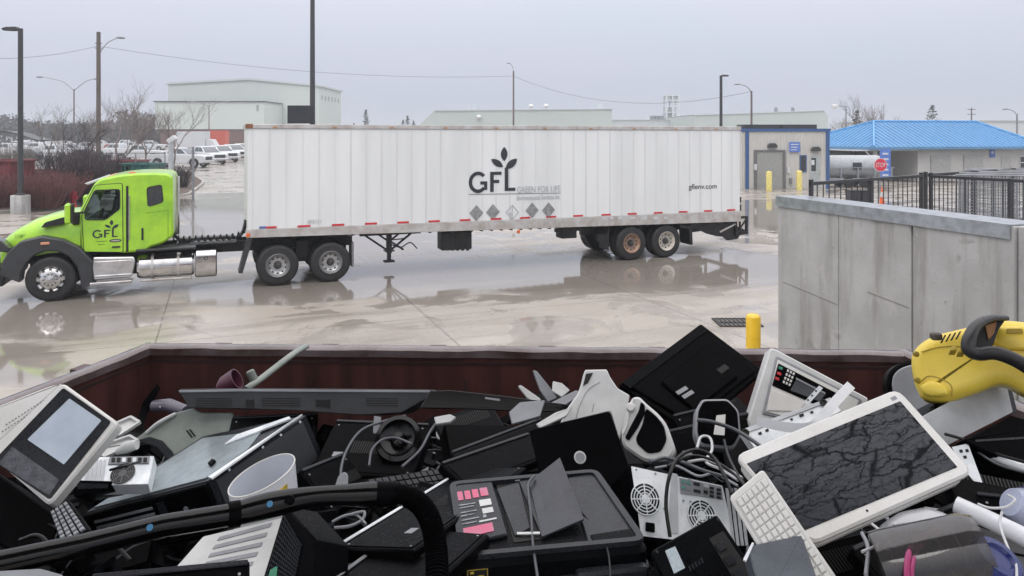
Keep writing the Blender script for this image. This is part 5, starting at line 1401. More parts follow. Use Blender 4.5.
def slab(t, name, pts, z0, z1, m, r=.006, c=.002, smooth=35, label=None):
    """outline in the thing's own plane, thickness z0..z1 along its normal"""
    return MB().prism(rpoly(pts, r, 3) if r else pts, z0, z1, c=c).build(name, m, t, smooth=smooth, label=label)
def quad_thing(name, label, cat, n, Q, Y, d=None, group=None):
    c = [sum(q[0] for q in Q)/len(Q), sum(q[1] for q in Q)/len(Q)]
    d = d or (Q[1][0]-Q[0][0], Q[1][1]-Q[0][1])
    p = Plane(n, c[0], c[1], Y, (d[0]*.01, d[1]*.01))
    t = thing(name, label, cat, p.M, group); return p, t
def cable(label, pts, r, m, cat='cable', grp='loose cables over the scrap', n=7, name='cable'):
    P = catmull([at(*p) for p in pts], 7)
    o = P[0].copy(); c = MB().tube([p-o for p in P], r, n).build(name, m, None, smooth=70); c.location = o
    return tag(c, label, cat, grp)
def tri_fill(P, k): return P

# --- screen panel of an office machine, far left
Q = [(62, 382), (119, 423), (49, 506), (-14, 452)]
p, t = quad_thing('machine_panel', 'white machine display with pale screen in grey surround, tipped up at far left', 'display', (.05, -.77, .64), Q, 2.15)
L_ = p.l
slab(t, 'case', p.L(Q), -.05, 0, wp, .018, .006)
G = sub(Q, .06, .13, .90, .93); G = [tuple(g) for g in G]
slab(t, 'surround', p.L([(63.5, 388), (111.5, 422), (50, 500), (-6, 461)]), .0005, .003, dk2, .008, 0)
slab(t, 'screen', p.L([(70, 399), (102, 421), (64.5, 465), (28, 440)]), .0032, .005, scr_l, .003, 0)
sc = [(30, 447), (17, 458), (49, 484), (61, 471)]
slab(t, 'lower_pad', p.L([(13, 447), (60, 480), (50, 496), (-1, 464)]), .0032, .0045, mat('speckled_grey', (.10, .105, .12), .4, var=.25, wet=.6, scale=40), .003, 0)
bt = MB()
for k in range(7):
    for j in range(2):
        u = k/7; x_, y_ = L_(8+46*u-j*5, 424-22*u+j*9+8); bt.box(x_-.006, x_+.006, y_-.004, y_+.004, .0, .003)
lp = [(62, 382), (-14, 452), (-60, 452), (-40, 420), (34, 391), (50, 385)]
slab(t, 'side_case', p.L(lp), -.055, -.004, wp, .01, .005)
dr_ = MB(); 
for k in range(14):
    a, b = L_(6+k*3.1, 424-k*2.0); dr_.box(a-.002, a+.002, b-.002, b+.002, -.004, -.0025)
    a, b = L_(2+k*3.1, 431-k*2.0); dr_.box(a-.002, a+.002, b-.002, b+.002, -.004, -.0025)
dr_.build('speaker_holes', gr1, t)
slab(t, 'dark_base', p.L([(-20, 462), (48, 512), (36, 560), (-60, 520)]), -.34, -.06, bk, .01, .004)

# --- fallen dark PC tower with pale side panel
n_ = Vector((-.36, -.08, .93)).normalized()
Q = [(86, 512), (208, 481), (306, 415), (203, 436)]
p, t = quad_thing('computer_tower', 'dark desktop tower lying on its side with pale scratched panel, below the long flat monitor', 'computer', n_, [(86, 512), (208, 481), (306, 415), (203, 436)], 2.45, (122, -31))
L_ = p.l; top = p.L(Q)
slab(t, 'case', top, -.155, 0, dk2, .004, .002)
slab(t, 'side_panel', p.L([(94, 508.5), (206, 479), (248, 450), (262, 432), (203, 439)]), .0005, .004, mat('scratched_pale_panel', (.34, .39, .40), .22, metal=.3, var=.25, dirt=(.26, .31, .33), scale=22, wet=.7), .003, 0)
for (a, b, c_, d_) in (((209, 479.5), (300, 418.5), (303, 416.5), (213, 481)), ((238, 437), (290, 419), (292, 421), (225, 447))): slab(t, 'edge_rail', p.L([a, b, c_, d_]), .0045, .010, steel, 0, .0)
lt = p.L([(209, 466.5), (214, 462), (217, 463.5), (212, 468.5)]); slab(t, 'latch', lt, .0045, .014, bk, .002, .002)
# front face detail: built on its own frame
a, b = Vector(top[0]), Vector(top[1]); e = (b-a); wl_ = e.length; e.normalize(); outn = Vector((e.y, -e.x))
Mf = Matrix(((e.x, 0, outn.x, a.x), (e.y, 0, outn.y, a.y), (0, 1, 0, 0), (0, 0, 0, 1)))   # x along edge, y up, z outwards
f_ = MB().box(.0, wl_, -.155, -.002, .001, .018, b=.004, M=Mf).build('front_bezel', bk, t)
MB().box(wl_*.60, wl_*.66, -.14, -.02, .0185, .021, M=Mf).build('bezel_divider', dk2, f_)
gv = MB()
for k in range(6): gv.box(wl_*.08, wl_*.56, -.135+k*.02, -.127+k*.02, .0185, .021, M=Mf)
gv.build('vent_bars', gr1, f_)
MB().lathe([(.008, 0), (.008, .003), (0, .003)], 12, Mf @ Matrix.Translation((wl_*.8, -.06, .0185))).build('power_button', gr1, f_)
# screws along the side face
b2 = Vector(top[2]); e2 = (b2-b); l2 = e2.length; e2.normalize(); o2 = Vector((e2.y, -e2.x))
Ms = Matrix(((e2.x, 0, o2.x, b.x), (e2.y, 0, o2.y, b.y), (0, 1, 0, 0), (0, 0, 0, 1)))
MB().box(.02, l2-.02, -.15, -.012, .0005, .003, M=Ms).build('bottom_cover', mat('charcoal_painted', (.06, .062, .068), .38, var=.12, wet=.3), t)
for k in (.2, .55, .75, .97): MB().lathe([(.004, 0), (.004, .002), (0, .002)], 8, Ms @ Matrix.Translation((l2*k*.95, -.008, .001))).build('screw', steel, t)

# --- white waste bin / cup
c0 = at(262, 475, 1.78)
t = thing('white_tub', 'round white plastic tub with slanted rim and small yellow sticker before the dark tower', 'tub', Matrix.Translation(c0) @ Matrix.Rotation(R(-7), 4, 'Y'))
rr_ = .079; N_ = 56
def tub_ring(r, zf): return [(r*math.cos(2*math.pi*k/N_), r*math.sin(2*math.pi*k/N_), zf(r*math.cos(2*math.pi*k/N_), r*math.sin(2*math.pi*k/N_))) for k in range(N_)]
slant = lambda x, y: .20*x+.12*y
MB().loft([tub_ring(rr_-.0035, slant), tub_ring(rr_*.90, lambda x, y: -.085), tub_ring(rr_*.02, lambda x, y: -.084)], caps=False).build('inside', mat('tub_inside_shade', (.55, .58, .63), .4, var=.05), t, smooth=50)  # same plastic as the shell; greyer colour paints in the shade inside
MB().loft([tub_ring(rr_*.93, lambda x, y: -.125), tub_ring(rr_*.95, lambda x, y: -.12), tub_ring(rr_, lambda x, y: slant(x, y)-.002), tub_ring(rr_-.0025, lambda x, y: slant(x, y)-.004)], caps=False).build('shell', wp2, t, smooth=50)
MB().tube([Vector(q) for q in tub_ring(rr_-.001, slant)]+[Vector(tub_ring(rr_-.001, slant)[0])], .0022, 6, caps=False).build('rim', wp, t, smooth=60)
MB().lathe([(.017, -.085), (.013, -.045), (.007, -.038), (0, -.037)], 16).build('hub', wp2, t, smooth=50)
for k in range(6): MB().box(.006, .022, -.0015, .0015, -.086, -.06, M=Matrix.Rotation(k*math.pi/3, 4, 'Z')).build('hub_fin', wp2, t)
rg = []
for k in range(6):
    a = R(-38)-.18+.36*k/5; z1_ = slant(rr_*math.cos(a), rr_*math.sin(a))-.022
    def q_(r, z): return (r*math.cos(a), r*math.sin(a), z)
    rg.append([q_(rr_+.0012, z1_), q_(rr_*.985+.0015, z1_-.018), q_(rr_*.975, z1_-.018), q_(rr_*.985, z1_)])
MB().loft(rg).build('sticker', mat('sticker_yellow', (.72, .52, .04), .5, var=.3, scale=60), t)

# --- long flat dark monitor on edge, crossing the left half
pl_ = Plane((0, -.93, .36), 310, 400, 2.75, (1, 0))
t = thing('flat_monitor', 'long flat dark grey monitor seen edge-on, lying across the scrap', 'monitor', pl_.M)
O_ = [(178.5, 391), (180, 389), (240, 388.2), (330, 388.6), (434, 389.6), (437, 391), (428, 398), (412, 407), (401, 413), (360, 415.3), (300, 411), (245, 409), (188, 408), (184, 400)]
slab(t, 'case', pl_.L(O_), -.30, 0, mat('monitor_grey', (.045, .047, .050), .4, var=.15, wet=.4, spec=.3), .004, .003)
slab(t, 'top_edge', pl_.L([(179, 390.5), (240, 389.3), (430, 390.6), (430, 392.6), (240, 391.6), (180, 392.6)]), .0005, .006, gr1, 0, .001)
for (x0, x1) in ((246, 254), (316, 330)): slab(t, 'slot', pl_.L([(x0, 399), (x0+2, 400), (x1-2, 400), (x1, 399), (x1, 408), (x0, 407)]), .0005, .003, hole, 0, 0)
for (x0, x1) in ((196, 232), (262, 300), (366, 398)):
    v = MB()
    for k in range(4):
        pq = pl_.L([(x0, 398+k*2.4), (x1, 398.3+k*2.4), (x1, 399.2+k*2.4), (x0, 398.9+k*2.4)]); v.prism(pq, .0005, .0018)
    v.build('vent_slits', hole, t, smooth=0)
p2 = Plane((.15, -.85, .5), 500, 400, 2.75, (60, 9))
t = thing('glossy_panel', 'thin glossy black panel continuing right from the end of the long flat monitor', 'panel', p2.M)
slab(t, 'panel', p2.L([(430, 391), (450, 390), (505, 396), (565, 404), (590, 408), (575, 412), (520, 411), (470, 409), (420, 408)]), -.012, 0, bkg, .004, .002)
slab(t, 'label_strip', p2.L([(485, 397), (500, 399), (500, 401), (485, 399)]), .0005, .001, gr1, 0, 0)

# --- pale green-grey arm leaning on the far wall
t = thing('plastic_bar', 'pale green grey plastic arm leaning against the far side of the bin', 'plastic bar', at(277, 366, 3.35))
o = at(277, 366, 3.35)
P_ = [at(246, 389, 3.2)-o, at(262, 378, 3.28)-o, at(280, 364, 3.37)-o, at(296, 352, 3.5)-o, at(306, 346.5, 3.6)-o]
MB().tube(catmull(P_, 5), [.018]*21, 10, flat=.7).build('arm', sage, t, smooth=60)
MB().lathe([(.018, 0), (.018, .04), (.014, .045), (0, .045)], 14, Matrix.Translation(at(254, 380, 3.2)-o) @ Matrix.Rotation(R(-25), 4, 'Y')).build('knob', sage, t)
t = thing('plastic_cup', 'dark maroon plastic cup behind the end of the long flat monitor', 'plastic cup', Matrix.Translation(at(231, 382, 3.15)) @ Matrix.Rotation(R(60), 4, 'Y'))
MB().lathe([(.02, -.06), (.04, -.03), (.045, .03), (.04, .03), (.035, -.02), (0, -.03)], 20).build('cup', mat('maroon_plastic', (.10, .03, .05), .35), t)

# --- sage printer shell, left back
p3 = Plane((-.1, -.75, .65), 165, 430, 2.75, (80, -40))
t = thing('printer_shell', 'sage grey curved printer shell behind the pale screen display', 'printer part', p3.M)
sh = [(131, 441), (146, 430), (158, 421), (172, 413), (193, 407.5), (202, 412), (232, 412), (240, 428), (212, 448), (188, 463), (172, 470), (168, 458), (161, 447), (150, 441), (140, 441)]
slab(t, 'shell', p3.L(sh), -.05, 0, sage, .008, .006)
slab(t, 'arch_face', p3.L([(134, 441.5), (150, 437), (163, 441), (173, 452), (178, 463), (171, 470), (166, 458), (158, 448), (146, 444)]), .0005, .006, dk2, .004, .002)
for a, b in ((186, 431), (189, 430)): slab(t, 'slot', p3.L([(a, b), (a+1.5, b-1), (a+7, b+6), (a+5.5, b+7)]), .0005, .002, hole, 0, 0)
sl = MB(); sl.tube(catmull([Vector((*p3.l(147, 433), .003)), Vector((*p3.l(160, 424), .012)), Vector((*p3.l(176, 414), .003))], 6), .007, 8); sl.build('handle_ridge', gr2, t)
# --- dark blade shape and purple-grey tube
t = thing('vacuum_nozzle', 'purple grey vacuum nozzle with upright black blade against the far wall', 'vacuum part', at(168, 405, 3.1)); o = at(168, 405, 3.1)
MB().tube([at(153, 406, 3.1)-o, at(168, 405, 3.1)-o, at(186, 411, 3.05)-o], [.028, .032, .026], 14, flat=.8).build('nozzle', mat('purple_grey', (.11, .10, .13), .35, wet=.3), t, smooth=60)
MB().loft([[at(157, 384, 3.12)-o, at(160, 388, 3.1)-o, at(160, 389, 3.14)-o, at(157, 386, 3.16)-o], [at(143, 402, 3.1)-o, at(150, 408, 3.1)-o, at(150, 409, 3.14)-o, at(143, 404, 3.14)-o], [at(135, 426, 2.98)-o, at(141, 430, 2.98)-o, at(141, 431, 3.02)-o, at(135, 427, 3.02)-o]]).build('blade', bk, t, smooth=30)
for px, py in ((160, 407), (170, 407)): MB().lathe([(.004, 0), (0, .002)], 8, Matrix.Translation(at(px, py, 3.06)-o) @ Matrix.Rotation(R(90), 4, 'X')).build('screw', steel, t)

# --- pale tray frames
def tray(label, Q, Y, n, m, hl, grp='pale plastic trays behind the display'):
    p, t = quad_thing('plastic_tray', label, 'tray', n, Q, Y, group=grp); out = rpoly(p.L(Q), .008, 3); inn = inset(out, hl*.55)
    f = MB(); f.ring(out, inn, -.012, 0); f.build('frame', m, t); MB().prism(inn, -.02, -.010).build('floor', m, t); return t
tray('pale grey plastic tray frame, upper of the two behind the white display', [(104, 427), (131, 415), (141, 421), (118, 436)], 2.75, (-.1, -.5, .86), gr2, .016)
tray('pale grey plastic tray frame, lower of the two behind the white display', [(90, 448), (130, 434), (140, 440), (104, 457)], 2.6, (-.1, -.5, .86), gr2, .014)
t = thing('round_bar', 'shiny grey rounded plastic bar in front of the two pale trays', 'bar', at(130, 445, 2.5)); o = at(130, 445, 2.5)
MB().tube([at(117, 452, 2.5)-o, at(127, 447, 2.5)-o, at(137, 444.5, 2.5)-o], [.010, .020, .016], 12).build('bar', gr2, t, smooth=60)

def fan_grille(t, p, cx, cy, rpx, z, m_ring, m_hole, sq=1.0, rings=5):
    """round fan opening with wire rings, in the plane p"""
    c = Vector(p.l(cx, cy)); rx = (Vector(p.l(cx+rpx, cy))-c).length; ry = rx
    T = Matrix.Translation((c.x, c.y, z))
    MB().lathe([(rx, 0), (rx, .001), (0, .001)], 32, T).build('fan_opening', m_hole, t, smooth=0)
    g = MB()
    for k in range(1, rings+1):
        r = rx*k/rings*.98; tw = .0016 if rx < .06 else .0021
        g.tube([(c.x+r*math.cos(a), c.y+r*math.sin(a), z+.004) for a in [2*math.pi*i/32 for i in range(33)]], tw, 5, caps=False)
    for k in range(8):
        a = k*math.pi/4+.2; g.tube([(c.x, c.y, z+.004), (c.x+rx*math.cos(a), c.y+rx*math.sin(a), z+.004)], .0018, 5)
    g.lathe([(rx*.30, .002), (rx*.30, .005), (0, .005)], 20, T)
    g.build('fan_guard', m_ring, t, smooth=40, fix=False)
# --- metal power supply / board with fan
Q = [(88, 457), (154, 456), (148, 484), (72, 486)]
p, t = quad_thing('power_supply', 'pale metal panel with round fan grille beside the tipped white display', 'computer part', (.05, -.5, .86), Q, 2.35)
slab(t, 'case', p.L(Q), -.05, 0, steel, .002, .001)
fan_grille(t, p, 123, 474, 11.5, .0008, mat('dark_wire', (.12, .12, .12), .4), hole, rings=6)
slab(t, 'port_strip', p.L([(110, 457.5), (150, 457), (149, 464), (108, 465)]), .0008, .004, gr1, 0, .001)
for k in range(7): a = 112+k*5.3; slab(t, 'port', p.L([(a, 458.7), (a+3.6, 458.6), (a+3.3, 463), (a-.3, 463.1)]), .0045, .006, (steel if k in (2, 4) else hole), 0, 0)
for k in range(5): a = 88+k*4; slab(t, 'slot_cover', p.L([(a, 460), (a+2.6, 460), (a-.6, 482), (a-3.6, 482)]), .0008, .0025, steel_p, 0, 0)
p4 = Plane((.05, -.8, .55), 92, 488, 2.3, (1, 0)); slab_t = thing('drive_cage', 'black drive cage tucked under the pale metal fan panel', 'computer part', p4.M)
slab(slab_t, 'cage', p4.L([(70, 480), (112, 481), (112, 490), (74, 497)]), -.1, 0, bk, .002, .002)
slab(slab_t, 'cage_face', p4.L([(76, 483), (108, 484), (108, 488), (78, 489)]), .0005, .002, dk2, 0, 0)

def keys(t, Q, p, nx, ny, m, z, gap=.16, hgt=.006, name='key_caps', skip=()):
    g = MB()
    for i in range(nx):
        for j in range(ny):
            if (i, j) in skip: continue
            s_ = [p.l(*bil(Q, u, v)) for u, v in (((i+gap/2)/nx, (j+gap/2)/ny), ((i+1-gap/2)/nx, (j+gap/2)/ny), ((i+1-gap/2)/nx, (j+1-gap/2)/ny), ((i+gap/2)/nx, (j+1-gap/2)/ny))]
            g.prism(s_, z, z+hgt, c=min(.0016, hgt*.4))
    o = g.build(name, m, t, smooth=0)
    return o
Q = [(50, 512), (68, 500), (90, 530), (62, 548)]
p, t = quad_thing('keyboard', 'grey keyboard fragment standing on edge below the tipped white display', 'keyboard', (-.35, -.55, .76), Q, 1.95)
slab(t, 'base', p.L(Q), -.015, 0, dk, .004, .002)
keys(t, sub(Q, .06, .04, .94, .96), p, 4, 8, gr1, .0005, gap=.28, hgt=.008)

# --- light grey panel with long vents, bottom left
Q = [(203, 536), (292, 515), (262, 590), (150, 596)]
p, t = quad_thing('vented_cover', 'pale grey cover with long slanted vent slots at the bottom left', 'computer part', (-.12, -.3, .95), Q, 1.6)
slab(t, 'cover', p.L(Q), -.03, 0, gr2, .004, .002)
for k in range(6):
    v0 = .10+k*.135
    slab(t, 'vent_slot', [p.l(*bil(Q, .24+.02*k, v0)), p.l(*bil(Q, .80, v0-.05)), p.l(*bil(Q, .80, v0+.01)), p.l(*bil(Q, .24+.02*k, v0+.06))], .0004, .0016, gr1, .002, 0)
# --- dark speaker with grille
p5 = Plane((-.62, -.62, .48), 285, 545, 1.55, (35, -60))
t = thing('speaker_box', 'black box with square mesh grille beside the pale vented cover', 'speaker', p5.M)
G_ = [(262, 576), (287, 512), (306, 545), (296, 610), (268, 612)]
slab(t, 'case', p5.L([(256, 600), (285, 505), (316, 540), (312, 620), (258, 625)]), -.09, 0, bk, .004, .003)
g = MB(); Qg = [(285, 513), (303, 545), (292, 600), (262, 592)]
for i in range(13):
    a, b = bil(Qg, i/13+.02, .02), bil(Qg, i/13+.02, .98); a2, b2_ = bil(Qg, i/13+.035, .02), bil(Qg, i/13+.035, .98); g.prism(p5.L([a, a2, b2_, b]), .0005, .003)
for j in range(16):
    a, b = bil(Qg, .02, j/16+.02), bil(Qg, .98, j/16+.02); a2, b2_ = bil(Qg, .02, j/16+.033), bil(Qg, .98, j/16+.033); g.prism(p5.L([a, b, b2_, a2]), .0006, .0032)
g.build('grille', dk2, t, smooth=0)
slab(t, 'green_sticker', p5.L([(272, 570), (279, 566), (278, 580), (268, 584)]), .0035, .0045, mat('green_tape', (.08, .38, .22), .4), .002, 0)
p6 = Plane((.3, -.75, .6), 310, 500, 1.75, (1, .3))
t = thing('black_case', 'plain black plastic case tilted behind the mesh speaker and the vacuum wand', 'electronics', p6.M)
slab(t, 'case', p6.L([(290, 520), (310, 512), (338, 508), (340, 550), (320, 590), (296, 560)]), -.10, 0, bk, .006, .004)
slab(t, 'front_strip', p6.L([(298, 530), (334, 522), (334, 526), (298, 534)]), .0005, .002, dk2, 0, 0)

# --- vacuum wand with ribbed hose
o = at(200, 520, 1.45)
t = thing('vacuum_hose', 'long black vacuum wand with ribbed hose curving down across the bottom left', 'vacuum hose', o)
W = [at(*q)-o for q in ((-14, 566, 1.30), (85, 545, 1.38), (162, 526, 1.45), (236, 514, 1.5))]
MB().tube(W, [.0205, .0205, .021, .0215], 18).build('wand', bkg, t, smooth=60)
MB().tube([at(228, 515.5, 1.493)-o, at(240, 513.5, 1.503)-o], .0255, 18).build('collar', bk, t, smooth=40)
hd = catmull([at(*q)-o for q in ((236, 514, 1.50), (275, 504, 1.53), (315, 496.5, 1.56), (352, 495, 1.58), (382, 494, 1.6))], 6)
MB().tube(hd, [.0225+.003*math.sin(i*.35) for i in range(len(hd))], 18).build('handle', bkg, t, smooth=60)
MB().tube([at(376, 494.2, 1.595)-o, at(396, 494, 1.605)-o], .026, 18).build('connector', bk, t, smooth=40)
hs = catmull([at(*q)-o for q in ((392, 493.5, 1.60), (408, 496, 1.60), (421, 505, 1.59), (430, 520, 1.57), (435, 540, 1.54), (437, 565, 1.50), (436, 600, 1.44))], 34)
MB().tube(hs, [.0215+.0022*(1 if (i//2) % 2 else -1) for i in range(len(hs))], 16, caps=False).build('ribbed_hose', bk, t, smooth=25, fix=False)
for px, py, Y_, in ((150, 527.5, 1.415), (270, 504, 1.495)):
    bb_ = MB().lathe([(.006, 0), (.006, .002), (.0045, .002), (.0045, .001), (.002, .001), (.002, .002), (0, .002)], 16, Matrix.Translation(at(px, py, Y_)-o) @ Matrix.Rotation(R(62), 4, 'X')).build('blue_badge', mat('badge_blue', (.03, .22, .42), .35), t)
MB().lathe([(.010, 0), (.008, .006), (0, .008)], 16, Matrix.Translation(at(290, 500, 1.515)-o) @ Matrix.Rotation(R(55), 4, 'X')).build('button', bk, t)

# --- multifunction printer, bottom centre
Q = [(447, 484.5), (598, 471), (650, 547), (457, 565)]
p, t = quad_thing('printer', 'wet black multifunction printer with pink label panel at bottom centre', 'printer', (-.01, -.02, 1.0), Q, 1.78)
out = rpoly(p.L(Q), .03, 4)
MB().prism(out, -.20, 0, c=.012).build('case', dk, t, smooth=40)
MB().prism(inset(out, -.006), -.055, -.045, c=.004).build('case_lip', dk2, t, smooth=40)
po_ = rpoly(p.L([(449, 486), (597, 473), (647, 545), (460, 562)]), .03, 4); MB().ring(po_, inset(po_, .016), .0008, .012).build('raised_border', dk2, t)
slab(t, 'control_panel', p.L([(452, 488), (492, 484), (508, 538), (459, 549)]), .0005, .010, dk2, .008, .003)
PQ = [(453, 490), (490, 486), (503, 535), (461, 545)]
ptx = mat('panel_print', (.30, .31, .33), .4, var=.3, scale=60)
for (u0, v0, u1, v1, m_) in ((.06, .12, .22, .28, pink), (.27, .12, .42, .28, pink), (.47, .11, .63, .27, pink), (.68, .10, .88, .26, pink), (.05, .80, .80, .97, pink),
                             (.60, .33, .9, .45, gr2), (.63, .5, .9, .6, gr2), (.08, .36, .5, .38, ptx), (.08, .41, .45, .43, ptx), (.08, .50, .5, .52, ptx), (.08, .56, .42, .58, ptx), (.08, .64, .52, .66, ptx), (.08, .71, .45, .73, ptx), (.5, .72, .93, .75, gr2), (.62, .62, .7, .68, ptx)):
    slab(t, 'printed_mark', p.L(sub(PQ, u0, v0, u1, v1)), .0105, .0112, m_, .001, 0)
slab(t, 'feeder_well', p.L([(495, 481), (520, 479), (545, 539), (514, 543)]), .0005, .0015, hole, .003, 0)
slab(t, 'feeder_flap', p.L([(497, 491), (519, 484), (530, 530), (515, 538)]), .002, .006, dk2, .003, .001)
slab(t, 'chrome_edge', p.L([(497, 482.5), (519, 481.5), (520, 483), (497, 484)]), .006, .008, gr2, 0, 0)
slab(t, 'chrome_edge', p.L([(517, 535.5), (540, 535), (540, 537), (517, 537.5)]), .006, .008, gr2, 0, 0)
# raised input tray plate, tilted
V0 = [Vector((*p.l(*q), z)) for q, z in (((529, 487), .014), ((560, 474), .045), ((584, 528), .022), ((542, 540), .008))]
MB().loft([[v-Vector((0, 0, .004)) for v in V0], V0]).build('feeder_tray', mat('tray_grey', (.038, .041, .050), .32, var=.12, wet=.7, scale=30, spec=.35), t, smooth=0)
slab(t, 'tray_guide', p.L([(519, 484), (532, 482), (548, 538), (542, 540)]), .002, .008, dk2, .002, .001)
slab(t, 'lid', p.L([(567, 480), (595, 475), (636, 537), (588, 545)]), .0005, .007, dk2, .006, .003)
slab(t, 'lid_step', p.L([(590, 539), (634, 532), (638, 541), (596, 549)]), .0075, .010, dk, .003, .001)
# front curve and inner slot on the front face
a, b = Vector(p.l(457, 565)), Vector(p.l(650, 547)); e = (b-a).normalized(); on = Vector((e.y, -e.x)); wl_ = (b-a).length
Mf = Matrix(((e.x, 0, on.x, a.x), (e.y, 0, on.y, a.y), (0, 1, 0, 0), (0, 0, 0, 1)))
MB().box(wl_*.60, wl_*.97, -.05, -.028, .001, .03, b=.006, M=Mf).build('front_ledge', dk2, t)
MB().box(wl_*.12, wl_*.9, -.17, -.06, .001, .004, M=Mf).build('output_slot', hole, t)
sy = mat('sticker_yellow', (.72, .52, .04), .5, var=.3, scale=60)
MB().box(.02, .068, -.048, -.012, .0005, .0015, M=Mf).build('diagram_sticker', hole, t)
for (x0, x1, y0, y1) in ((.022, .066, -.014, -.0128), (.022, .066, -.047, -.0458), (.022, .0232, -.047, -.013), (.0648, .066, -.047, -.013), (.028, .036, -.022, -.017), (.044, .058, -.036, -.026), (.03, .040, -.043, -.036)): MB().box(x0, x1, y0, y1, .0018, .0022, M=Mf).build('diagram_line', sy, t)
cable('thin grey cable running over the black printer feeder', [(534, 476, 1.93), (528, 486, 1.88), (531, 515, 1.76), (533, 545, 1.66), (538, 580, 1.52)], .0035, cagr)
cable('thin black cable snaking over the printer lid', [(562, 474, 1.93), (568, 492, 1.86), (580, 510, 1.79), (598, 532, 1.71), (608, 552, 1.62), (611, 585, 1.5)], .0022, cabk)

# --- laptop lid with round badge
Q = [(529, 430), (610, 411), (637, 490), (549, 508)]
p, t = quad_thing('laptop', 'closed black laptop standing on edge with round silver badge on its lid', 'laptop', (.10, -.80, .59), Q, 2.25)
slab(t, 'lid', p.L(Q), -.008, 0, bk, .010, .002)
slab(t, 'base', p.L([(531, 432), (611, 413), (637, 490), (549, 508)]), -.028, -.0095, bk, .010, .003)
c_ = p.l(580, 457.5); MB().lathe([(.0185, 0), (.0185, .001), (.017, .002), (0, .002)], 32, Matrix.Translation((*c_, .0003))).build('badge', gr2, t)
MB().lathe([(.0145, 0), (.0145, .0004), (0, .0004)], 32, Matrix.Translation((*c_, .0024))).build('badge_centre', gr1, t)

# --- big black television on its face
Q = [(619, 383), (701.5, 322), (764, 369), (690, 430)]
p, t = quad_thing('television', 'large black flat television lying face down, highest thing at the back of the bin', 'television', (-.02, -.62, .78), Q, 3.05)
slab(t, 'bezel', p.L(Q), -.045, -.012, bk, .008, .003)
slab(t, 'back_cover', p.L([(628, 385), (702, 329), (757, 370), (690, 422)]), -.0115, 0, bk, .012, .004)
slab(t, 'edge_band', p.L([(622, 383), (700, 325), (707, 331), (630, 389)]), -.0115, .004, dk, .002, .001)
slab(t, 'back_hump', p.L([(660, 383), (702, 350), (738, 378), (694, 412)]), .0005, .014, bk, .010, .006)
for (a, b) in ((675, 394), (681, 398)): slab(t, 'rating_label', p.L([(a, b), (a+10, b-6), (a+13, b-3), (a+3, b+3)]), .0145, .0155, gr1, 0, 0)
slab(t, 'port_recess', p.L([(716, 372), (724, 366), (729, 370), (721, 376)]), .0145, .016, hole, 0, 0)
# --- grey white plastic housing plate
p, t = quad_thing('printer_housing', 'light grey angular plastic housing sticking up behind the laptop lid', 'printer part', (.05, -.80, .58), [(560, 400), (607, 369), (630, 395), (600, 430)], 2.65, (1, -.2))
sh = [(585, 369.5), (607, 369), (610.5, 377), (618, 388), (630, 395), (627, 412), (623, 428), (619, 442), (610, 412), (577, 420), (560, 424), (566, 410), (578, 393), (582, 382)]
slab(t, 'shell', p.L(sh), -.05, 0, gr2, .006, .005)
slab(t, 'notch', p.L([(586, 374), (593, 373), (588, 383), (583, 386)]), .0005, .003, hole, .002, 0)
gm = MB(); gm.tube(catmull([Vector((*p.l(a, b), .001)) for a, b in ((576, 418), (580, 405), (588, 390), (600, 382))], 6), .0012, 5); gm.build('moulded_line', gr1, t)
gm = MB(); gm.tube([Vector((*p.l(a, b), .001)) for a, b in ((592, 412), (594, 404))], .0012, 5); gm.build('moulded_line', gr1, t)
# --- small pale plastic pieces to the left of it
def shard(label, pts, Y, n, m, th_=.012, grp='pale plastic offcuts near the far wall'):
    p, t = quad_thing('plastic_piece', label, 'plastic part', n, pts, Y, group=grp)
    slab(t, 'piece', p.L(pts), -th_, 0, m, .004, .002)
    ins_ = inset([Vector(q) for q in rpoly(p.L(pts), .004, 3)], .006)
    return t
shard('curved light grey plastic tongue, tallest of the offcuts near the far wall', [(533, 370), (537, 371), (549, 386), (557, 398), (548, 402), (540, 390)], 2.95, (.2, -.8, .5), gr1)
shard('short light grey plastic strip left of the tall tongue', [(518, 386), (521, 385), (541, 399), (538, 404), (527, 398)], 2.9, (.1, -.8, .5), gr2)
shard('rounded pale plastic corner right of the tall tongue', [(553, 381), (562, 383), (570, 390), (562, 397), (552, 391)], 2.9, (.1, -.7, .6), gr2)
shard('long pale plastic strip running to the grey housing', [(548, 404), (576, 390), (584, 393), (560, 408), (546, 409)], 2.8, (.1, -.6, .7), gr1)
shard('dull grey plastic flap under the pale strips', [(520, 402), (545, 400), (540, 416), (512, 424), (509, 412)], 2.7, (0, -.6, .7), gr1)
shard('pale wedge between the thin black panel and grey housing', [(556, 412), (572, 407), (566, 416), (540, 428), (536, 424)], 2.55, (0, -.6, .7), gr2)
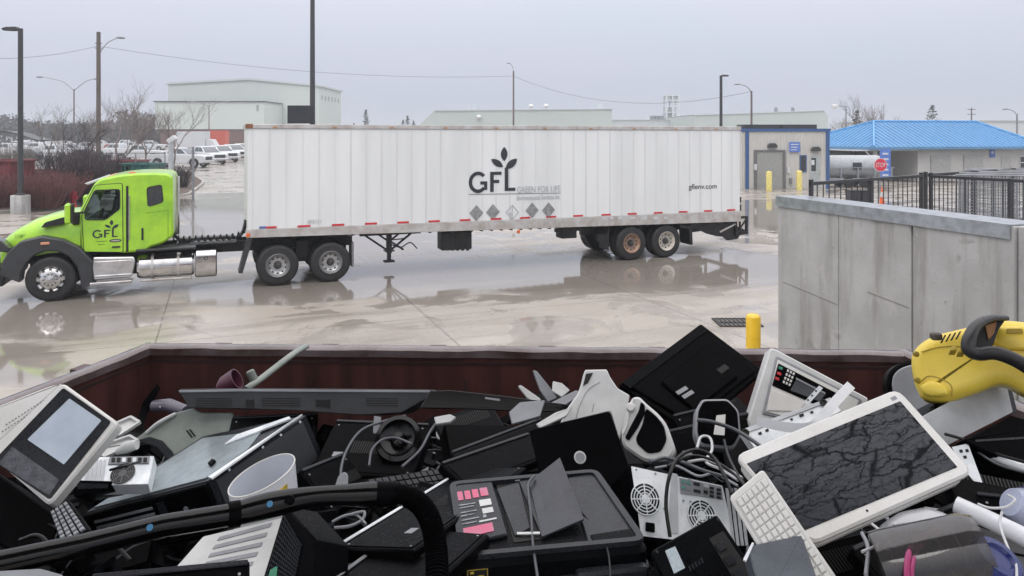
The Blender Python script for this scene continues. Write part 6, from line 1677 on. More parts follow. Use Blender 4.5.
# --- oval speaker / heater
p, t = quad_thing('oval_speaker', 'grey oval-framed speaker with black panel leaning right of the grey housing', 'speaker', (-.25, -.80, .55), [(628, 395), (660, 400), (680, 452), (622, 445)], 2.42, (1, .4))
o1 = [(632, 397), (639, 396), (647, 404), (658, 413), (667, 424), (676, 450), (670, 460), (645, 462), (622, 446), (621, 432), (625, 412)]
slab(t, 'frame', p.L(o1), -.07, 0, gr2, .02, .008)
slab(t, 'grille_panel', p.L([(646, 408), (656, 416), (664, 426), (667, 440), (661, 452), (648, 454), (637, 444), (636, 438), (643, 424)]), .0005, .006, bk, .012, .003)
slab(t, 'side_strip', p.L([(641, 402), (645, 405), (645, 414), (638, 428), (629, 441), (625, 438), (632, 424), (639, 411)]), .0005, .006, bk, .006, .002)
MB().lathe([(.016, 0), (.016, .006), (.011, .014), (0, .015)], 20, Matrix.Translation((*p.l(631, 408), .0))).build('knob', wp, t)
gm = MB(); gm.tube(catmull([Vector((*p.l(a, b), .003)) for a, b in ((634, 399), (629, 410), (627, 424), (623, 434))], 6), .004, 8); gm.build('trim_ring', wp, t)
# --- power brick with rounded black face
Q = [(697, 400), (735, 402), (742, 448), (698, 446)]
p, t = quad_thing('power_adapter', 'black rounded-square adapter with pale rim and white label, below the television', 'adapter', (0, -.80, .60), Q, 2.42)
Qc = [(702, 399), (728, 398.5), (739, 410), (741.5, 436), (734, 449), (700, 446), (695, 434), (696, 410)]
slab(t, 'rim', p.L(Qc), -.05, 0, gr1, .012, .006)
c0_ = Vector((sum(q[0] for q in Qc)/8, sum(q[1] for q in Qc)/8))
slab(t, 'face', p.L([tuple(c0_+(Vector(q)-c0_)*.90) for q in Qc]), .0005, .006, bk, .012, .003)
slab(t, 'label_plate', p.L([(716, 416), (725, 415), (724, 436), (713, 435)]), .0065, .0075, wp, .001, 0)
cable('grey flat cable lying across the rounded black adapter', [(697, 420, 2.34), (712, 422, 2.33), (733, 429, 2.32), (752, 440, 2.25), (768, 452, 2.1)], .006, cagr)

# --- silver-backed PC
p, t = quad_thing('computer', 'black desktop computer showing its silver back with two fan grilles, centre right', 'computer', (.10, -.80, .60), [(630, 465), (742, 489), (752, 548), (640, 537)], 1.95)
Q = [(630, 465), (723, 485), (737, 548), (640, 537)]
slab(t, 'case', p.L([(630, 465), (742, 489), (752, 549), (641, 540)]), -.30, 0, bk, .003, .002)
slab(t, 'back_plate', p.L([(631, 466.5), (722, 486), (736, 547), (641, 536)]), .0005, .003, steel, .002, 0)
fan_grille(t, p, 645, 499.5, 14.5, .0035, steel, hole, rings=5)
fan_grille(t, p, 701, 516, 14, .0035, steel, hole, rings=5)
slab(t, 'socket', p.L([(645, 522.5), (654, 524), (654, 533), (645, 531.5)]), .0035, .010, bk, .002, .001)
slab(t, 'port_plate', p.L([(679, 478), (721, 487), (722.5, 500), (680, 494)]), .0035, .005, gr1, 0, .0005)
sm1 = mat('port_green', (.10, .30, .26), .4); 
for (x0, y0, w_, h_, m_) in ((681, 480, 3.4, 3.4, sm1), (686, 481, 3.4, 3.4, sm1), (681, 486, 3.4, 3.4, sm1), (686, 487, 3.4, 3.4, gr1), (693, 482.5, 6, 3, hole), (693, 489.5, 7, 3, hole), (703, 484.5, 5, 3, steel_p), (703, 490.5, 4, 3.4, hole), (709, 487, 4, 2.6, hole), (709, 491, 4, 2.6, hole), (709, 495, 4, 2.6, hole), (716, 488.5, 4, 2.6, hole), (716, 492.5, 4, 2.6, hole), (716, 496.5, 4, 2.6, hole)):
    slab(t, 'port', p.L([(x0, y0), (x0+w_, y0+w_*.2), (x0+w_, y0+h_+w_*.2), (x0, y0+h_)]), .0055, .0075, m_, 0, 0)
slab(t, 'pressed_panel', p.L([(671, 473), (677, 474.5), (678, 534), (667, 533)]), .0035, .0048, steel_p, .002, 0)
for k in range(4): a = 725+k*4.4; slab(t, 'slot_cover', p.L([(a, 488), (a+3.2, 489), (a+10, 546), (a+6.8, 546)]), .0008, .004, steel_p, .001, .001)
for (a, b) in ((636, 470), (655, 474), (668, 477), (689, 475.5+4), (690, 502), (683, 501), (664, 509)): MB().lathe([(.003, 0), (.003, .0015), (0, .002)], 8, Matrix.Translation((*p.l(a, b), .0036))).build('screw', gr1, t)
# --- upturned laptop, bottom
Q = [(651, 551), (717, 514), (775, 600), (702, 648)]
p, t = quad_thing('laptop', 'upside-down black laptop with pale label and empty battery bay, bottom centre right', 'laptop', (.05, -.60, .80), Q, 1.55)
slab(t, 'base', p.L(Q), -.026, 0, dk, .008, .003)
slab(t, 'battery_bay', p.L([(709, 539), (723, 531), (762, 590), (746, 600)]), .0005, .0015, hole, .002, 0)
for k in range(3): slab(t, 'battery_contacts', p.L([(714+k*9, 545+k*14), (722+k*9, 541+k*14), (727+k*9, 549+k*14), (719+k*9, 553+k*14)]), .0018, .005, dk2, .001, 0)
slab(t, 'rating_label', p.L([(665, 551), (675, 546.5), (685, 568), (674, 574)]), .0005, .0015, mat('pale_label', (.45, .52, .55), .35, var=.2, scale=60, dirt=(.3, .35, .38)), .001, 0)
slab(t, 'service_cover', p.L([(687, 556), (705, 545), (728, 584), (708, 600)]), .0005, .003, dk, .003, .001)
for k in range(5): a = 692+k*3; slab(t, 'vent', p.L([(a-4, 567-k*2), (a-2.4, 566-k*2), (a-.6, 571-k*2), (a-2.2, 572-k*2)]), .0033, .004, dk2, 0, 0)
for (a, b) in ((718, 520), (657, 552), (700, 588)): MB().lathe([(.004, 0), (.003, .002), (0, .002)], 10, Matrix.Translation((*p.l(a, b), .0005))).build('rubber_foot', hole, t)

# --- fax / office phone panel
Q = [(771, 348), (869, 397), (850, 440), (748, 420)]
p, t = quad_thing('fax_machine', 'white and grey fax machine with keypad and small display, leaning at the back right', 'fax machine', (.02, -.86, .50), Q, 2.75)
slab(t, 'case', p.L([(770.5, 347.5), (776, 349), (869, 398), (862, 420), (838, 446), (752, 440), (748, 420)]), -.07, 0, gr2, .010, .006)
slab(t, 'bevel_frame', p.L([(776, 356), (862, 400), (846, 436), (762, 414)]), .0005, .006, gr1, .006, .003)
slab(t, 'inner_frame', p.L([(777, 360), (858, 401), (844, 432), (765, 412)]), .0063, .009, wp, .006, .001)
slab(t, 'control_face', p.L([(777.5, 364), (840, 396), (830, 412), (771, 386)]), .0095, .012, bk, .004, .001)
kp = MB(); KQ = [(786, 369), (794.5, 373.5), (789, 388), (780.5, 384)]
for i in range(3):
    for j in range(4):
        q = [p.l(*bil(KQ, (i+.2)/3, (j+.2)/4)), p.l(*bil(KQ, (i+.8)/3, (j+.2)/4)), p.l(*bil(KQ, (i+.8)/3, (j+.8)/4)), p.l(*bil(KQ, (i+.2)/3, (j+.8)/4))]
        MB().prism(q, .0125, .016, c=.0008).build('key', wp, t, smooth=0)
for a, b, m_ in ((779.5, 369, mat('key_green', (.05, .25, .16), .4)), (778, 374.5, redm), (776, 379.5, redm)):
    slab(t, 'key', p.L([(a-1.8, b-2), (a+2, b-.6), (a+1.6, b+2), (a-2.2, b+.6)]), .0125, .016, m_, .001, .0006)
slab(t, 'display', p.L([(795, 380), (824, 395), (818, 402), (789, 391)]), .0125, .014, mat('lcd_dark', (.06, .065, .075), .12), .001, 0)
slab(t, 'display_edge', p.L([(795, 378.5), (824, 393.5), (823.5, 395), (794.5, 380)]), .0125, .016, gr1, 0, 0)
slab(t, 'paper_tray', p.L([(772, 391), (804, 403), (798, 412), (766, 411)]), .0095, .013, wp, .004, .001)
# --- optical drive
Q = [(742, 430), (830, 398), (842, 411), (757, 452)]
p, t = quad_thing('drive_unit', 'flat metal disc drive with screw holes in front of the fax machine', 'disc drive', (-.02, -.62, .78), Q, 2.35)
slab(t, 'case', p.L(Q), -.04, 0, steel, .003, .002)
slab(t, 'top_ridge', p.L([(742, 430), (830, 398), (832.5, 401), (745, 434)]), .0005, .004, steel_p, 0, .001)
for a, b in ((823, 403.5), (745, 433.5)):
    MB().lathe([(.012, 0), (.012, .004), (.008, .004), (.007, .001), (0, .001)], 20, Matrix.Translation((*p.l(a, b), .0045))).build('round_boss', hole, t)
for (a, b, w_) in ((799, 415, 4), (770, 424, 3), (776, 421.5, 3), (790, 419, 2), (810, 412, 2.5), (765, 430, 3), (758, 433, 3)): slab(t, 'slot', p.L([(a, b), (a+w_, b-w_*.4), (a+w_+1, b+1), (a+1, b+w_*.4+1)]), .0005, .0022, hole, 0, 0)
t = thing('metal_strap', 'short perforated metal strap sticking up from the disc drive', 'bracket', Matrix.Identity(4)); p7 = Plane((-.2, -.85, .5), 814, 394, 2.28, (12, -14)); t.matrix_world = p7.M
slab(t, 'strap', p7.L([(804, 402), (819, 385.5), (823, 388), (808, 405)]), -.0015, 0, steel, .001, 0)
for a, b in ((816, 391), (812, 395.5), (808, 400)): MB().lathe([(.003, 0), (.003, .0006), (0, .0006)], 10, Matrix.Translation((*p7.l(a, b), .0002))).build('hole', hole, t)
# --- bent white strip
o = at(810, 425, 2.25)
P_ = [at(*q) for q in ((757, 421, 2.16), (775, 425, 2.14), (795, 428, 2.12), (812, 426.5, 2.10), (823, 416, 2.13), (835, 402, 2.17), (851, 385, 2.24))]
t = MB(); c_ = catmull(P_, 6); rg = []
for i, q in enumerate(c_):
    d = (c_[min(i+1, len(c_)-1)]-c_[max(i-1, 0)]).normalized(); vd = (q-Vector((0, 0, H))).normalized(); sd = d.cross(vd).normalized()*.0135; nn = d.cross(sd).normalized()*.0012
    q = q-o; rg.append([q-sd-nn, q+sd-nn, q+sd+nn, q-sd+nn])
s_ = t.loft(rg).build('plastic_strip', wp2, None, smooth=30); s_.location = o
tag(s_, 'long bent white plastic strip draped over the disc drive', 'strip')

# --- white all-in-one monitor
Q = [(734, 457), (897, 390), (973, 474), (811, 546.5)]
p, t = quad_thing('monitor', 'large white-framed monitor with wet dark screen lying face up at right', 'monitor', (.01, -.55, .83), Q, 1.75)
slab(t, 'back_case', p.L([(738, 459), (896, 394), (969, 475), (812, 545)]), -.036, -.010, wp, .03, .008)
slab(t, 'frame', p.L(Q), -.009, .009, wp, .026, .005)
slab(t, 'screen', p.L([(746, 466), (899, 403.5), (956, 469.5), (803, 533)]), .0092, .0100, wetscr, .002, 0)
MB().lathe([(.0028, 0), (.0028, .0008), (0, .0008)], 14, Matrix.Translation((*p.l(866, 513), .0092))).build('camera_dot', hole, t)
slab(t, 'logo_mark', p.L([(889, 400.3), (894, 398), (896.5, 401), (891.5, 403.3)]), .0092, .0096, gr1, 0, 0)
# --- white keyboard
Q = [(763, 468.5), (850, 596), (803, 622), (729, 497)]
p, t = quad_thing('keyboard', 'slim white keyboard propped against the left edge of the big white monitor', 'keyboard', (-.10, -.72, .69), Q, 1.50)
slab(t, 'base', p.L(Q), -.008, 0, wp, .010, .003)
slab(t, 'key_well', p.L(sub(Q, .045, .07, .98, .93)), .0003, .0012, gr2, .003, 0)
keys(t, sub(Q, .05, .09, .97, .91), p, 15, 6, wp, .0014, gap=.14, hgt=.004)
# --- grey device bottom
Q = [(746, 546), (802, 534), (822, 592), (765, 604)]
p, t = quad_thing('dark_device', 'flat dark grey box with bright corner edge under the white keyboard', 'electronics', (-.05, -.5, .86), Q, 1.45)
slab(t, 'case', p.L(Q), -.05, 0, mat('slate_metal', (.10, .115, .135), .36, var=.2, wet=.4), .004, .003)
slab(t, 'edge_strip', p.L([(743, 560), (752, 543), (754, 544), (746, 562)]), -.002, .003, wp2, 0, 0)

# --- yellow steam cleaner
o = at(965, 362, 2.15)
t = thing('steam_cleaner', 'yellow floor cleaner body with black carrying handle, at the right end of the heap', 'cleaner', o)
pb_ = Plane((-.46, -.78, .43), 965, 360, 2.07, (1, 0)); Mo_ = Matrix.Translation(-o) @ pb_.M
yb = mat('cleaner_yellow', (.92, .70, .09), .34, var=.08, dirt=(.80, .58, .08), wet=.35, scale=4)
ol_ = rpoly(pb_.L([(911, 366), (911, 352), (919, 342), (934, 333), (952, 329), (972, 324), (988, 319), (1012, 318), (1062, 325), (1080, 352), (1070, 400), (1030, 396), (1004, 380), (975, 392), (946, 402), (930, 400), (921, 397), (914, 383)]), .03, 4)
if area(ol_) < 0: ol_ = ol_[::-1]
rg = [[(q.x, q.y, -.17) for q in inset(ol_, .03)]]
rg.append([(q.x, q.y, -.13) for q in inset(ol_, .008)])
for s_k in range(7):
    ph = s_k/6*math.pi/2; rg.append([(q.x, q.y, -.034+.034*math.sin(ph)) for q in inset(ol_, .034*(1-math.cos(ph)))])
MB().loft(rg).build('body', yb, t, smooth=50, M=Mo_)

pk_ = Plane((-.1, -.62, .78), 950, 334, 2.02, (1, -.15))
for k in range(4): MB().prism([Vector(q)-Vector((0, 0)) for q in pk_.L([(944+k*5, 336-k*1.2), (946+k*5, 335.6-k*1.2), (942.5+k*5, 342-k*1.2), (940.5+k*5, 342.4-k*1.2)])], -.004, .004).build('vent_slot', hole, t, M=Matrix.Translation(-o) @ pk_.M, smooth=0)
MB().box(-.014, .014, -.010, .010, -.008, .012, b=.004).build('switch', mat('switch_brown', (.10, .08, .06), .4), t, M=Matrix.Translation(at(936, 337, 2.03)-o))
br_ = mat('inner_brown', (.28, .12, .03), .5)
pc_ = Plane((0, -.75, .66), 990, 334, 2.0, (1, 0))
MB().prism(rpoly([Vector(q) for q in pc_.L([(972, 342), (978, 326), (990, 319), (1006, 319), (998, 330), (993, 345), (985, 352), (975, 350)])], .01, 3), -.05, .004, c=.002).build('well', hole, t, M=Matrix.Translation(-o) @ pc_.M)
MB().prism(rpoly([Vector(q) for q in pc_.L([(984, 327), (996, 322), (993, 334), (987, 342)])], .006, 3), .0045, .009, c=.002).build('well_insert', br_, t, M=Matrix.Translation(-o) @ pc_.M)
hd_ = catmull([at(*q)-o for q in ((1006, 318, 2.03), (990, 318.5, 2.01), (977, 325, 1.99), (970, 337, 1.97), (969, 349, 1.96), (978, 354, 1.95), (995, 353, 1.93), (1015, 360, 1.93), (1035, 372, 1.93), (1050, 380, 1.95))], 6)
MB().tube(hd_, [.010+.009*min(1, i/22) for i in range(len(hd_))], 14, flat=.75).build('handle', mat('handle_black', (.03, .03, .032), .38, wet=.3), t, smooth=60)
slab_ = pk_.L([(952, 345), (962, 344), (962, 350), (950, 350)])
for (a, b) in ((951, 347), (959, 349)): MB().prism(rpoly([Vector(q) for q in pk_.L([(a, b), (a+5, b-1), (a+6, b+4), (a-1, b+4)])], .003, 2), -.02, .004, c=.002).build('clip', mat('yellow_dim', (.42, .30, .03), .5), t, M=Matrix.Translation(-o) @ pk_.M)
for (a, b) in ((916, 354), (917, 380)): MB().lathe([(.008, -.004), (.008, .004), (0, .006)], 12, Matrix.Translation(at(a, b, 2.095)-o) @ Matrix.Rotation(R(90), 4, 'X')).build('lug', mat('yellow_dim', (.42, .30, .03), .5), t)
yd_ = mat('yellow_dim', (.42, .30, .03), .5)
def on_(pts, z): return [Vector((*pb_.l(*q), z)) for q in pts]
MB().tube(catmull(on_([(921, 352), (940, 347), (962, 347), (968, 356)], .0005), 6), .0016, 5).build('body_seam', yd_, t, smooth=60, M=Mo_)
MB().tube(catmull(on_([(918, 384), (930, 376), (950, 384), (952, 397)], .0005), 6), .0016, 5).build('body_seam', yd_, t, smooth=60, M=Mo_)
MB().prism(rpoly([Vector(q) for q in pb_.L([(919, 386), (932, 380), (946, 386), (950, 396), (930, 397), (922, 393)])], .012, 3), -.004, .012, c=.006).build('wheel_housing', yb, t, M=Mo_, smooth=50)
MB().prism(rpoly([Vector(q) for q in pb_.L([(996, 327), (1030, 327), (1040, 352), (1005, 350), (993, 344)])], .012, 3), -.004, .016, c=.006).build('top_cover', yb, t, M=Mo_, smooth=50)
MB().prism(rpoly([Vector(q) for q in pb_.L([(1006, 330), (1022, 330), (1023, 335), (1006, 335)])], .003, 2), .0165, .019, c=.001).build('cover_rib', yd_, t, M=Mo_)
# --- grey rounded case behind it
p, t = quad_thing('rounded_case', 'grey rounded case with black rim behind the yellow cleaner', 'case', (-.1, -.9, .4), [(888, 372), (930, 360), (930, 420), (895, 410)], 2.6, (1, -.2))
q_ = [(887, 384), (889, 372), (898, 364), (915, 359), (935, 362), (935, 420), (905, 416), (890, 400)]
slab(t, 'rim', p.L(q_), -.06, 0, bk, .02, .008); c0_ = Vector((912, 389))
slab(t, 'face', p.L([tuple(c0_+(Vector(q)-c0_)*.84) for q in q_]), .0005, .010, gr1, .02, .004)
# --- silver box
Q = [(905, 426), (1004, 372), (1013, 412), (925, 457)]
p, t = quad_thing('metal_box', 'pale grey metal box with black underside, wedged below the yellow cleaner', 'electronics', (.30, -.80, .52), Q, 2.05, (99, -54))
slab(t, 'top', p.L(Q), -.004, 0, steel_p, .002, .001)
slab(t, 'body', p.L([(905, 427), (1004, 373), (1013, 412), (925, 457)]), -.17, -.0045, bk, .004, .002)
slab(t, 'end_cap', p.L([(1004, 371.5), (1008, 370), (1018, 411), (1013.3, 413)]), -.17, -.002, dk2, .002, .001)
p8 = Plane((.1, -.75, .65), 1010, 432, 1.85, (1, -.2)); t = thing('black_case', 'black plastic case at the right edge under the pale metal box', 'electronics', p8.M)
slab(t, 'case', p8.L([(962, 440), (1012, 415), (1050, 425), (1060, 470), (1000, 458)]), -.12, 0, bk, .006, .004)
slab(t, 'seam_strip', p8.L([(975, 440), (1040, 436), (1040, 438), (975, 442)]), .0005, .002, dk2, 0, 0)
# --- bracket plate, tubes, cables right
p9, t = quad_thing('metal_bracket', 'small silver bracket plate beside the right corner of the white monitor', 'bracket', (.1, -.8, .6), [(953, 446), (970, 443), (982, 482), (972, 480)], 1.8)
slab(t, 'plate', p9.L([(952, 447), (968, 443.5), (982.5, 482.5), (974, 481), (961, 466)]), -.002, 0, steel, .001, 0)
for a, b in ((959, 450), (965, 449.5), (963, 456)): slab(t, 'slot', p9.L([(a, b), (a+3, b-.6), (a+4, b+2.4), (a+1, b+3)]), .0003, .001, hole, 0, 0)
t = thing('metal_tube', 'shiny grey metal tube at the right edge above the white channel', 'tube', at(1000, 460, 1.8)); o = at(1000, 460, 1.8)
MB().tube([at(982, 452, 1.85)-o, at(1005, 461, 1.8)-o, at(1040, 474, 1.74)-o], .0105, 14).build('tube', steel, t, smooth=60)
o = at(990, 520, 1.55); t = thing('white_channel', 'thick white plastic channel slanting down to the right edge', 'plastic channel', o)
MB().tube([at(956, 504.5, 1.60)-o, at(985, 518, 1.56)-o, at(1045, 547, 1.48)-o], [.020, .021, .022], 20, flat=.85).build('channel', wp2, t, smooth=50)
p, t = quad_thing('wall_adapter', 'rounded white power adapter below the front edge of the white monitor', 'adapter', (.1, -.7, .7), [(908, 508), (940, 507), (953, 522), (908, 528)], 1.68)
slab(t, 'case', p.L([(886, 521), (900, 512), (926, 507), (948, 514), (953, 528), (950, 534), (900, 533), (886, 532)]), -.05, .012, wp2, .012, .012, smooth=60)
# clear vacuum canister with blue motor parts
clr = mat('smoky_clear_plastic', (.32, .31, .31), .08, var=.05, trans=.9)
navy = mat('navy_blue_plastic', (.012, .025, .16), .28, var=.15, wet=.3)
o = at(930, 560, 1.42)
M = Matrix.Translation(o) @ Matrix.Rotation(R(70), 4, 'Y') @ Matrix.Rotation(R(12), 4, 'X')
t = thing('vacuum_canister', 'smoky clear vacuum canister with pink tube inside, at the bottom right', 'vacuum part', M)
MB().lathe([(.066, -.09), (.068, -.07), (.066, .08), (.058, .10), (.055, .10), (.063, .078), (.065, -.07), (.063, -.088)], 36).build('shell', clr, t, smooth=50)
MB().lathe([(0, -.085), (.03, -.085), (.034, .06), (.02, .085), (0, .085)], 24).build('core', dk, t, smooth=40)
for k in range(5): MB().lathe([(.036, -.07+k*.03), (.042, -.066+k*.03), (.036, -.062+k*.03)], 24).build('core_ring', dk2, t)
o2_ = at(905, 560, 1.38)
cable('pink flexible tube curling round the clear canister', [(908, 590, 1.34), (907, 565, 1.37), (912, 546, 1.40), (924, 536, 1.42), (938, 531, 1.45)], .006, mat('magenta_tube', (.40, .04, .16), .35), 'tube')
cable('second pink tube beside the clear canister', [(914, 592, 1.34), (912, 570, 1.36), (916, 552, 1.39), (922, 545, 1.40)], .004, mat('magenta_tube', (.40, .04, .16), .35), 'tube')
M = Matrix.Translation(at(992, 566, 1.38)) @ Matrix.Rotation(R(25), 4, 'X') @ Matrix.Rotation(R(15), 4, 'Y')
t = thing('motor_unit', 'navy blue round motor unit at the bottom right corner', 'motor', M)
MB().lathe([(0, -.06), (.042, -.06), (.046, -.05), (.046, .015), (.040, .028), (.026, .03), (.022, .024), (0, .024)], 32).build('housing', navy, t, smooth=40)
MB().lathe([(.047, -.03), (.050, -.028), (.050, -.010), (.047, -.008)], 32).build('band', bk, t, smooth=40)
M = Matrix.Translation(at(1018, 506, 1.6)) @ Matrix.Rotation(R(-60), 4, 'Y')
t = thing('blue_dome', 'pale blue and navy round cap at the right edge above the white channel', 'plastic dome', M)
MB().lathe([(0, .02), (.030, .018), (.040, .0), (.042, -.03), (0, -.03)], 28).build('dome', mat('pale_blue_plastic', (.42, .46, .60), .3, wet=.3), t, smooth=50)
MB().lathe([(.043, -.005), (.047, -.008), (.047, -.05), (.043, -.052)], 28).build('navy_ring', navy, t, smooth=50)
p, t = quad_thing('grey_case', 'grey plastic case beneath the white channel at bottom right', 'electronics', (0, -.7, .7), [(930, 530), (1010, 520), (1024, 576), (940, 576)], 1.55)
slab(t, 'case', p.L([(940, 532), (975, 524), (1040, 548), (1045, 600), (950, 600)]), -.08, 0, mat('smoky_grey', (.10, .10, .105), .3, var=.15, wet=.4), .01, .006)
slab(t, 'lid_line', p.L([(948, 540), (1030, 556), (1030, 558), (948, 542)]), .0005, .002, bk, 0, 0)
# --- fore-bottom-left pale plate
p, t = quad_thing('grey_plate', 'light grey flat plate poking in at the bottom left corner', 'plastic part', (0, -.4, .9), [(-10, 572), (60, 566), (75, 590), (-10, 596)], 1.25)
slab(t, 'plate', p.L([(-14, 571), (40, 568), (62, 574), (78, 600), (-14, 606)]), -.01, 0, gr1, .004, .002)

# --- long glossy black bars and panels, middle left
def bar(label, a, b, w, th_, m, nm='black_panel', cat='panel', n=(-.1, -.6, .8), edge=None):
    """long panel whose upper edge runs from pixel a to b (each with distance)"""
    A_, B_ = at(*a), at(*b); ex = (B_-A_).normalized(); nn = Vector(n); ez_ = (nn-ex*nn.dot(ex)).normalized(); ey = ez_.cross(ex)
    M = Matrix(((ex.x, ey.x, ez_.x, A_.x), (ex.y, ey.y, ez_.y, A_.y), (ex.z, ey.z, ez_.z, A_.z), (0, 0, 0, 1)))
    t = thing(nm, label, cat, M); L_ = (B_-A_).length
    MB().box(0, L_, -w, 0, -th_, 0, b=.004).build('body', m, t)
    MB().box(.004, L_-.004, -.010, .0, .0005, .005, b=.002).build('edge_trim', edge or dk2, t)
    MB().box(.012, L_-.012, -w+.012, -.02, .0005, .002).build('face', bk, t)
    rb = random.Random(label)
    u = rb.uniform(.25, .6)*L_
    if w > .13:
        v_ = MB()
        for k in range(12): v_.box(u+k*.008, u+k*.008+.004, -w*.62, -w*.40, .0022, .003)
        v_.build('vent_slits', hole, t, smooth=0)
        MB().box(L_*.14, L_*.14+.035, -w*.7, -w*.7+.02, .0022, .0028).build('rating_sticker', gr1, t, smooth=0)
        for q_ in ((.02, -.025), (L_-.02, -.025), (.02, -w+.02), (L_-.02, -w+.02)): MB().lathe([(.003, .0022), (.002, .003), (0, .003)], 8, Matrix.Translation((q_[0], q_[1], 0))).build('screw', gr1, t)
    return t
bar('thin black monitor with bright metal edge slanting right of the ribbed hose', (334, 548, 1.62), (466, 468, 2.25), .20, .03, bk, 'thin_monitor', 'monitor', (-.35, -.62, .7), edge=steel)
bar('second black monitor lying under the bright-edged one', (318, 590, 1.45), (405, 527, 1.75), .22, .03, bk, 'thin_monitor', 'monitor', (-.35, -.62, .7), edge=gr1)
bar('long narrow black panel running up towards the laptop lid', (440, 463, 2.15), (528, 433, 2.45), .12, .03, bk, 'long_panel', 'panel', (-.2, -.6, .8))
bar('narrow black keyboard-like strip left of the laptop lid', (450, 452, 2.35), (540, 418, 2.7), .10, .03, dk, 'long_panel', 'panel', (-.1, -.6, .8))
bar('flat black disc player beneath the long flat monitor', (336, 420, 2.6), (430, 424, 2.55), .24, .06, bk, 'disc_player', 'disc player', (0, -.35, .93))
bar('flat charcoal set-top box leaning behind the dark tower', (232, 417, 2.75), (318, 413, 2.8), .18, .05, dk, 'set_top_box', 'electronics', (0, -.5, .87))
bar('black disc player between the television and the adapter', (672, 415, 2.8), (700, 408, 2.85), .22, .07, bk, 'disc_player', 'disc player', (0, -.7, .7))
bar('dark equipment panel under the lower edge of the television', (660, 432, 2.6), (748, 412, 2.75), .14, .05, dk, 'equipment_panel', 'electronics', (0, -.8, .6))
bar('black monitor lying beneath the white adapter at right', (850, 548, 1.62), (960, 500, 1.75), .25, .04, bk, 'thin_monitor', 'monitor', (0, -.5, .87))
bar('black keyboard edge under the right side of the monitor', (975, 492, 1.75), (1035, 498, 1.7), .16, .02, bk, 'dark_keyboard', 'keyboard', (0, -.6, .8))
bar('dark case tucked in the bottom left corner beneath the wand', (90, 575, 1.3), (250, 560, 1.42), .2, .08, bk, 'dark_case', 'electronics', (0, -.6, .8))
bar('black satellite receiver behind the white tub', (300, 470, 2.2), (345, 452, 2.4), .16, .05, bk, 'receiver', 'electronics', (.3, -.6, .7))
# round headphone-like speaker
p, t = quad_thing('round_speaker', 'round black speaker lying below the middle of the long flat monitor', 'speaker', (0, -.75, .66), [(410, 410), (450, 410), (450, 450), (410, 450)], 2.45)
MB().lathe([(.07, -.05), (.078, -.01), (.074, .0), (.060, .004), (.050, -.008), (.022, -.016), (.020, -.004), (0, .0)], 40, Matrix.Translation((*p.l(398, 438), 0))).build('driver', bkg, t, smooth=45)
p, t = quad_thing('grey_lever', 'small grey plastic lever lying right of the white tub', 'plastic part', (0, -.7, .7), [(325, 480), (345, 470), (350, 495), (330, 500)], 2.0)
slab(t, 'lever', p.L([(331, 498), (338, 476), (344, 471), (348, 474), (347, 496)]), -.01, 0, gr1, .006, .003)
p, t = quad_thing('small_bracket', 'little silver clip hanging under the long flat monitor', 'bracket', (0, -.8, .6), [(372, 416), (380, 416), (380, 435), (372, 435)], 2.5)
slab(t, 'clip', p.L([(374, 416), (381, 417), (379, 434), (373, 433)]), -.006, 0, gr1, .002, .001)
p, t = quad_thing('white_connector', 'small white connector block right of the long flat monitor end', 'connector', (0, -.7, .7), [(430, 415), (460, 412), (458, 424), (432, 426)], 2.45)
slab(t, 'block', p.L([(434, 417), (450, 414), (456, 417), (450, 422), (436, 424)]), -.015, 0, gr2, .003, .002)

# --- cables
cable('black cable looping under the long flat monitor', [(343, 494, 2.0), (341, 470, 2.15), (348, 448, 2.3), (362, 430, 2.42), (385, 421, 2.5), (405, 416, 2.6)], .0045, cagr)
cable('second black cable arching under the long flat monitor', [(369, 466, 2.2), (372, 450, 2.3), (382, 440, 2.36), (396, 438, 2.38), (412, 444, 2.3)], .004, cagr)
cable('cable with small plug dropping left of the round speaker', [(440, 418, 2.5), (430, 432, 2.42), (420, 450, 2.3), (402, 467, 2.2)], .0045, cagr)
cable('pale wires behind the ribbed hose', [(334, 528, 1.65), (350, 526, 1.66), (362, 520, 1.68), (364, 512, 1.7), (352, 514, 1.7)], .0035, gr1)
cable('pale twisted wire near the first pale wires', [(332, 522, 1.66), (344, 516, 1.68), (356, 515, 1.7), (366, 524, 1.66)], .003, gr1)
cable('thick black cable arching over the silver computer back', [(670, 537, 1.80), (666, 505, 1.84), (669, 478, 1.87), (678, 458, 1.93), (695, 450, 1.98), (712, 456, 1.97), (724, 475, 1.9), (732, 494, 1.85)], .0048, cabk)
cable('black cable beside the thick one behind the silver computer', [(668, 466, 1.98), (690, 456, 2.05), (712, 460, 2.05), (733, 473, 1.98), (745, 486, 1.9)], .004, cabk)
cable('white cable looped below the rounded black adapter', [(697, 448, 2.15), (701, 437, 2.25), (710, 438, 2.25), (712, 450, 2.15), (706, 462, 2.08), (722, 470, 2.02), (738, 480, 1.95)], .0042, cawh)
cable('second white cable sliding right of the adapter', [(688, 462, 2.05), (705, 460, 2.08), (722, 466, 2.04), (742, 478, 1.95)], .004, cawh)
cable('grey cable bundle strand left of the adapter', [(650, 462, 2.05), (665, 458, 2.1), (682, 462, 2.05), (702, 470, 2.0), (725, 477, 1.96)], .005, cagr)
cable('light grey strand crossing behind the silver computer', [(655, 468, 2.03), (676, 466, 2.04), (698, 476, 1.98), (715, 474, 1.98), (738, 486, 1.92)], .0035, gr1)
cable('grey cable running up right of the adapter', [(724, 440, 2.25), (728, 455, 2.12), (735, 470, 2.0), (744, 484, 1.92)], .004, cabk)
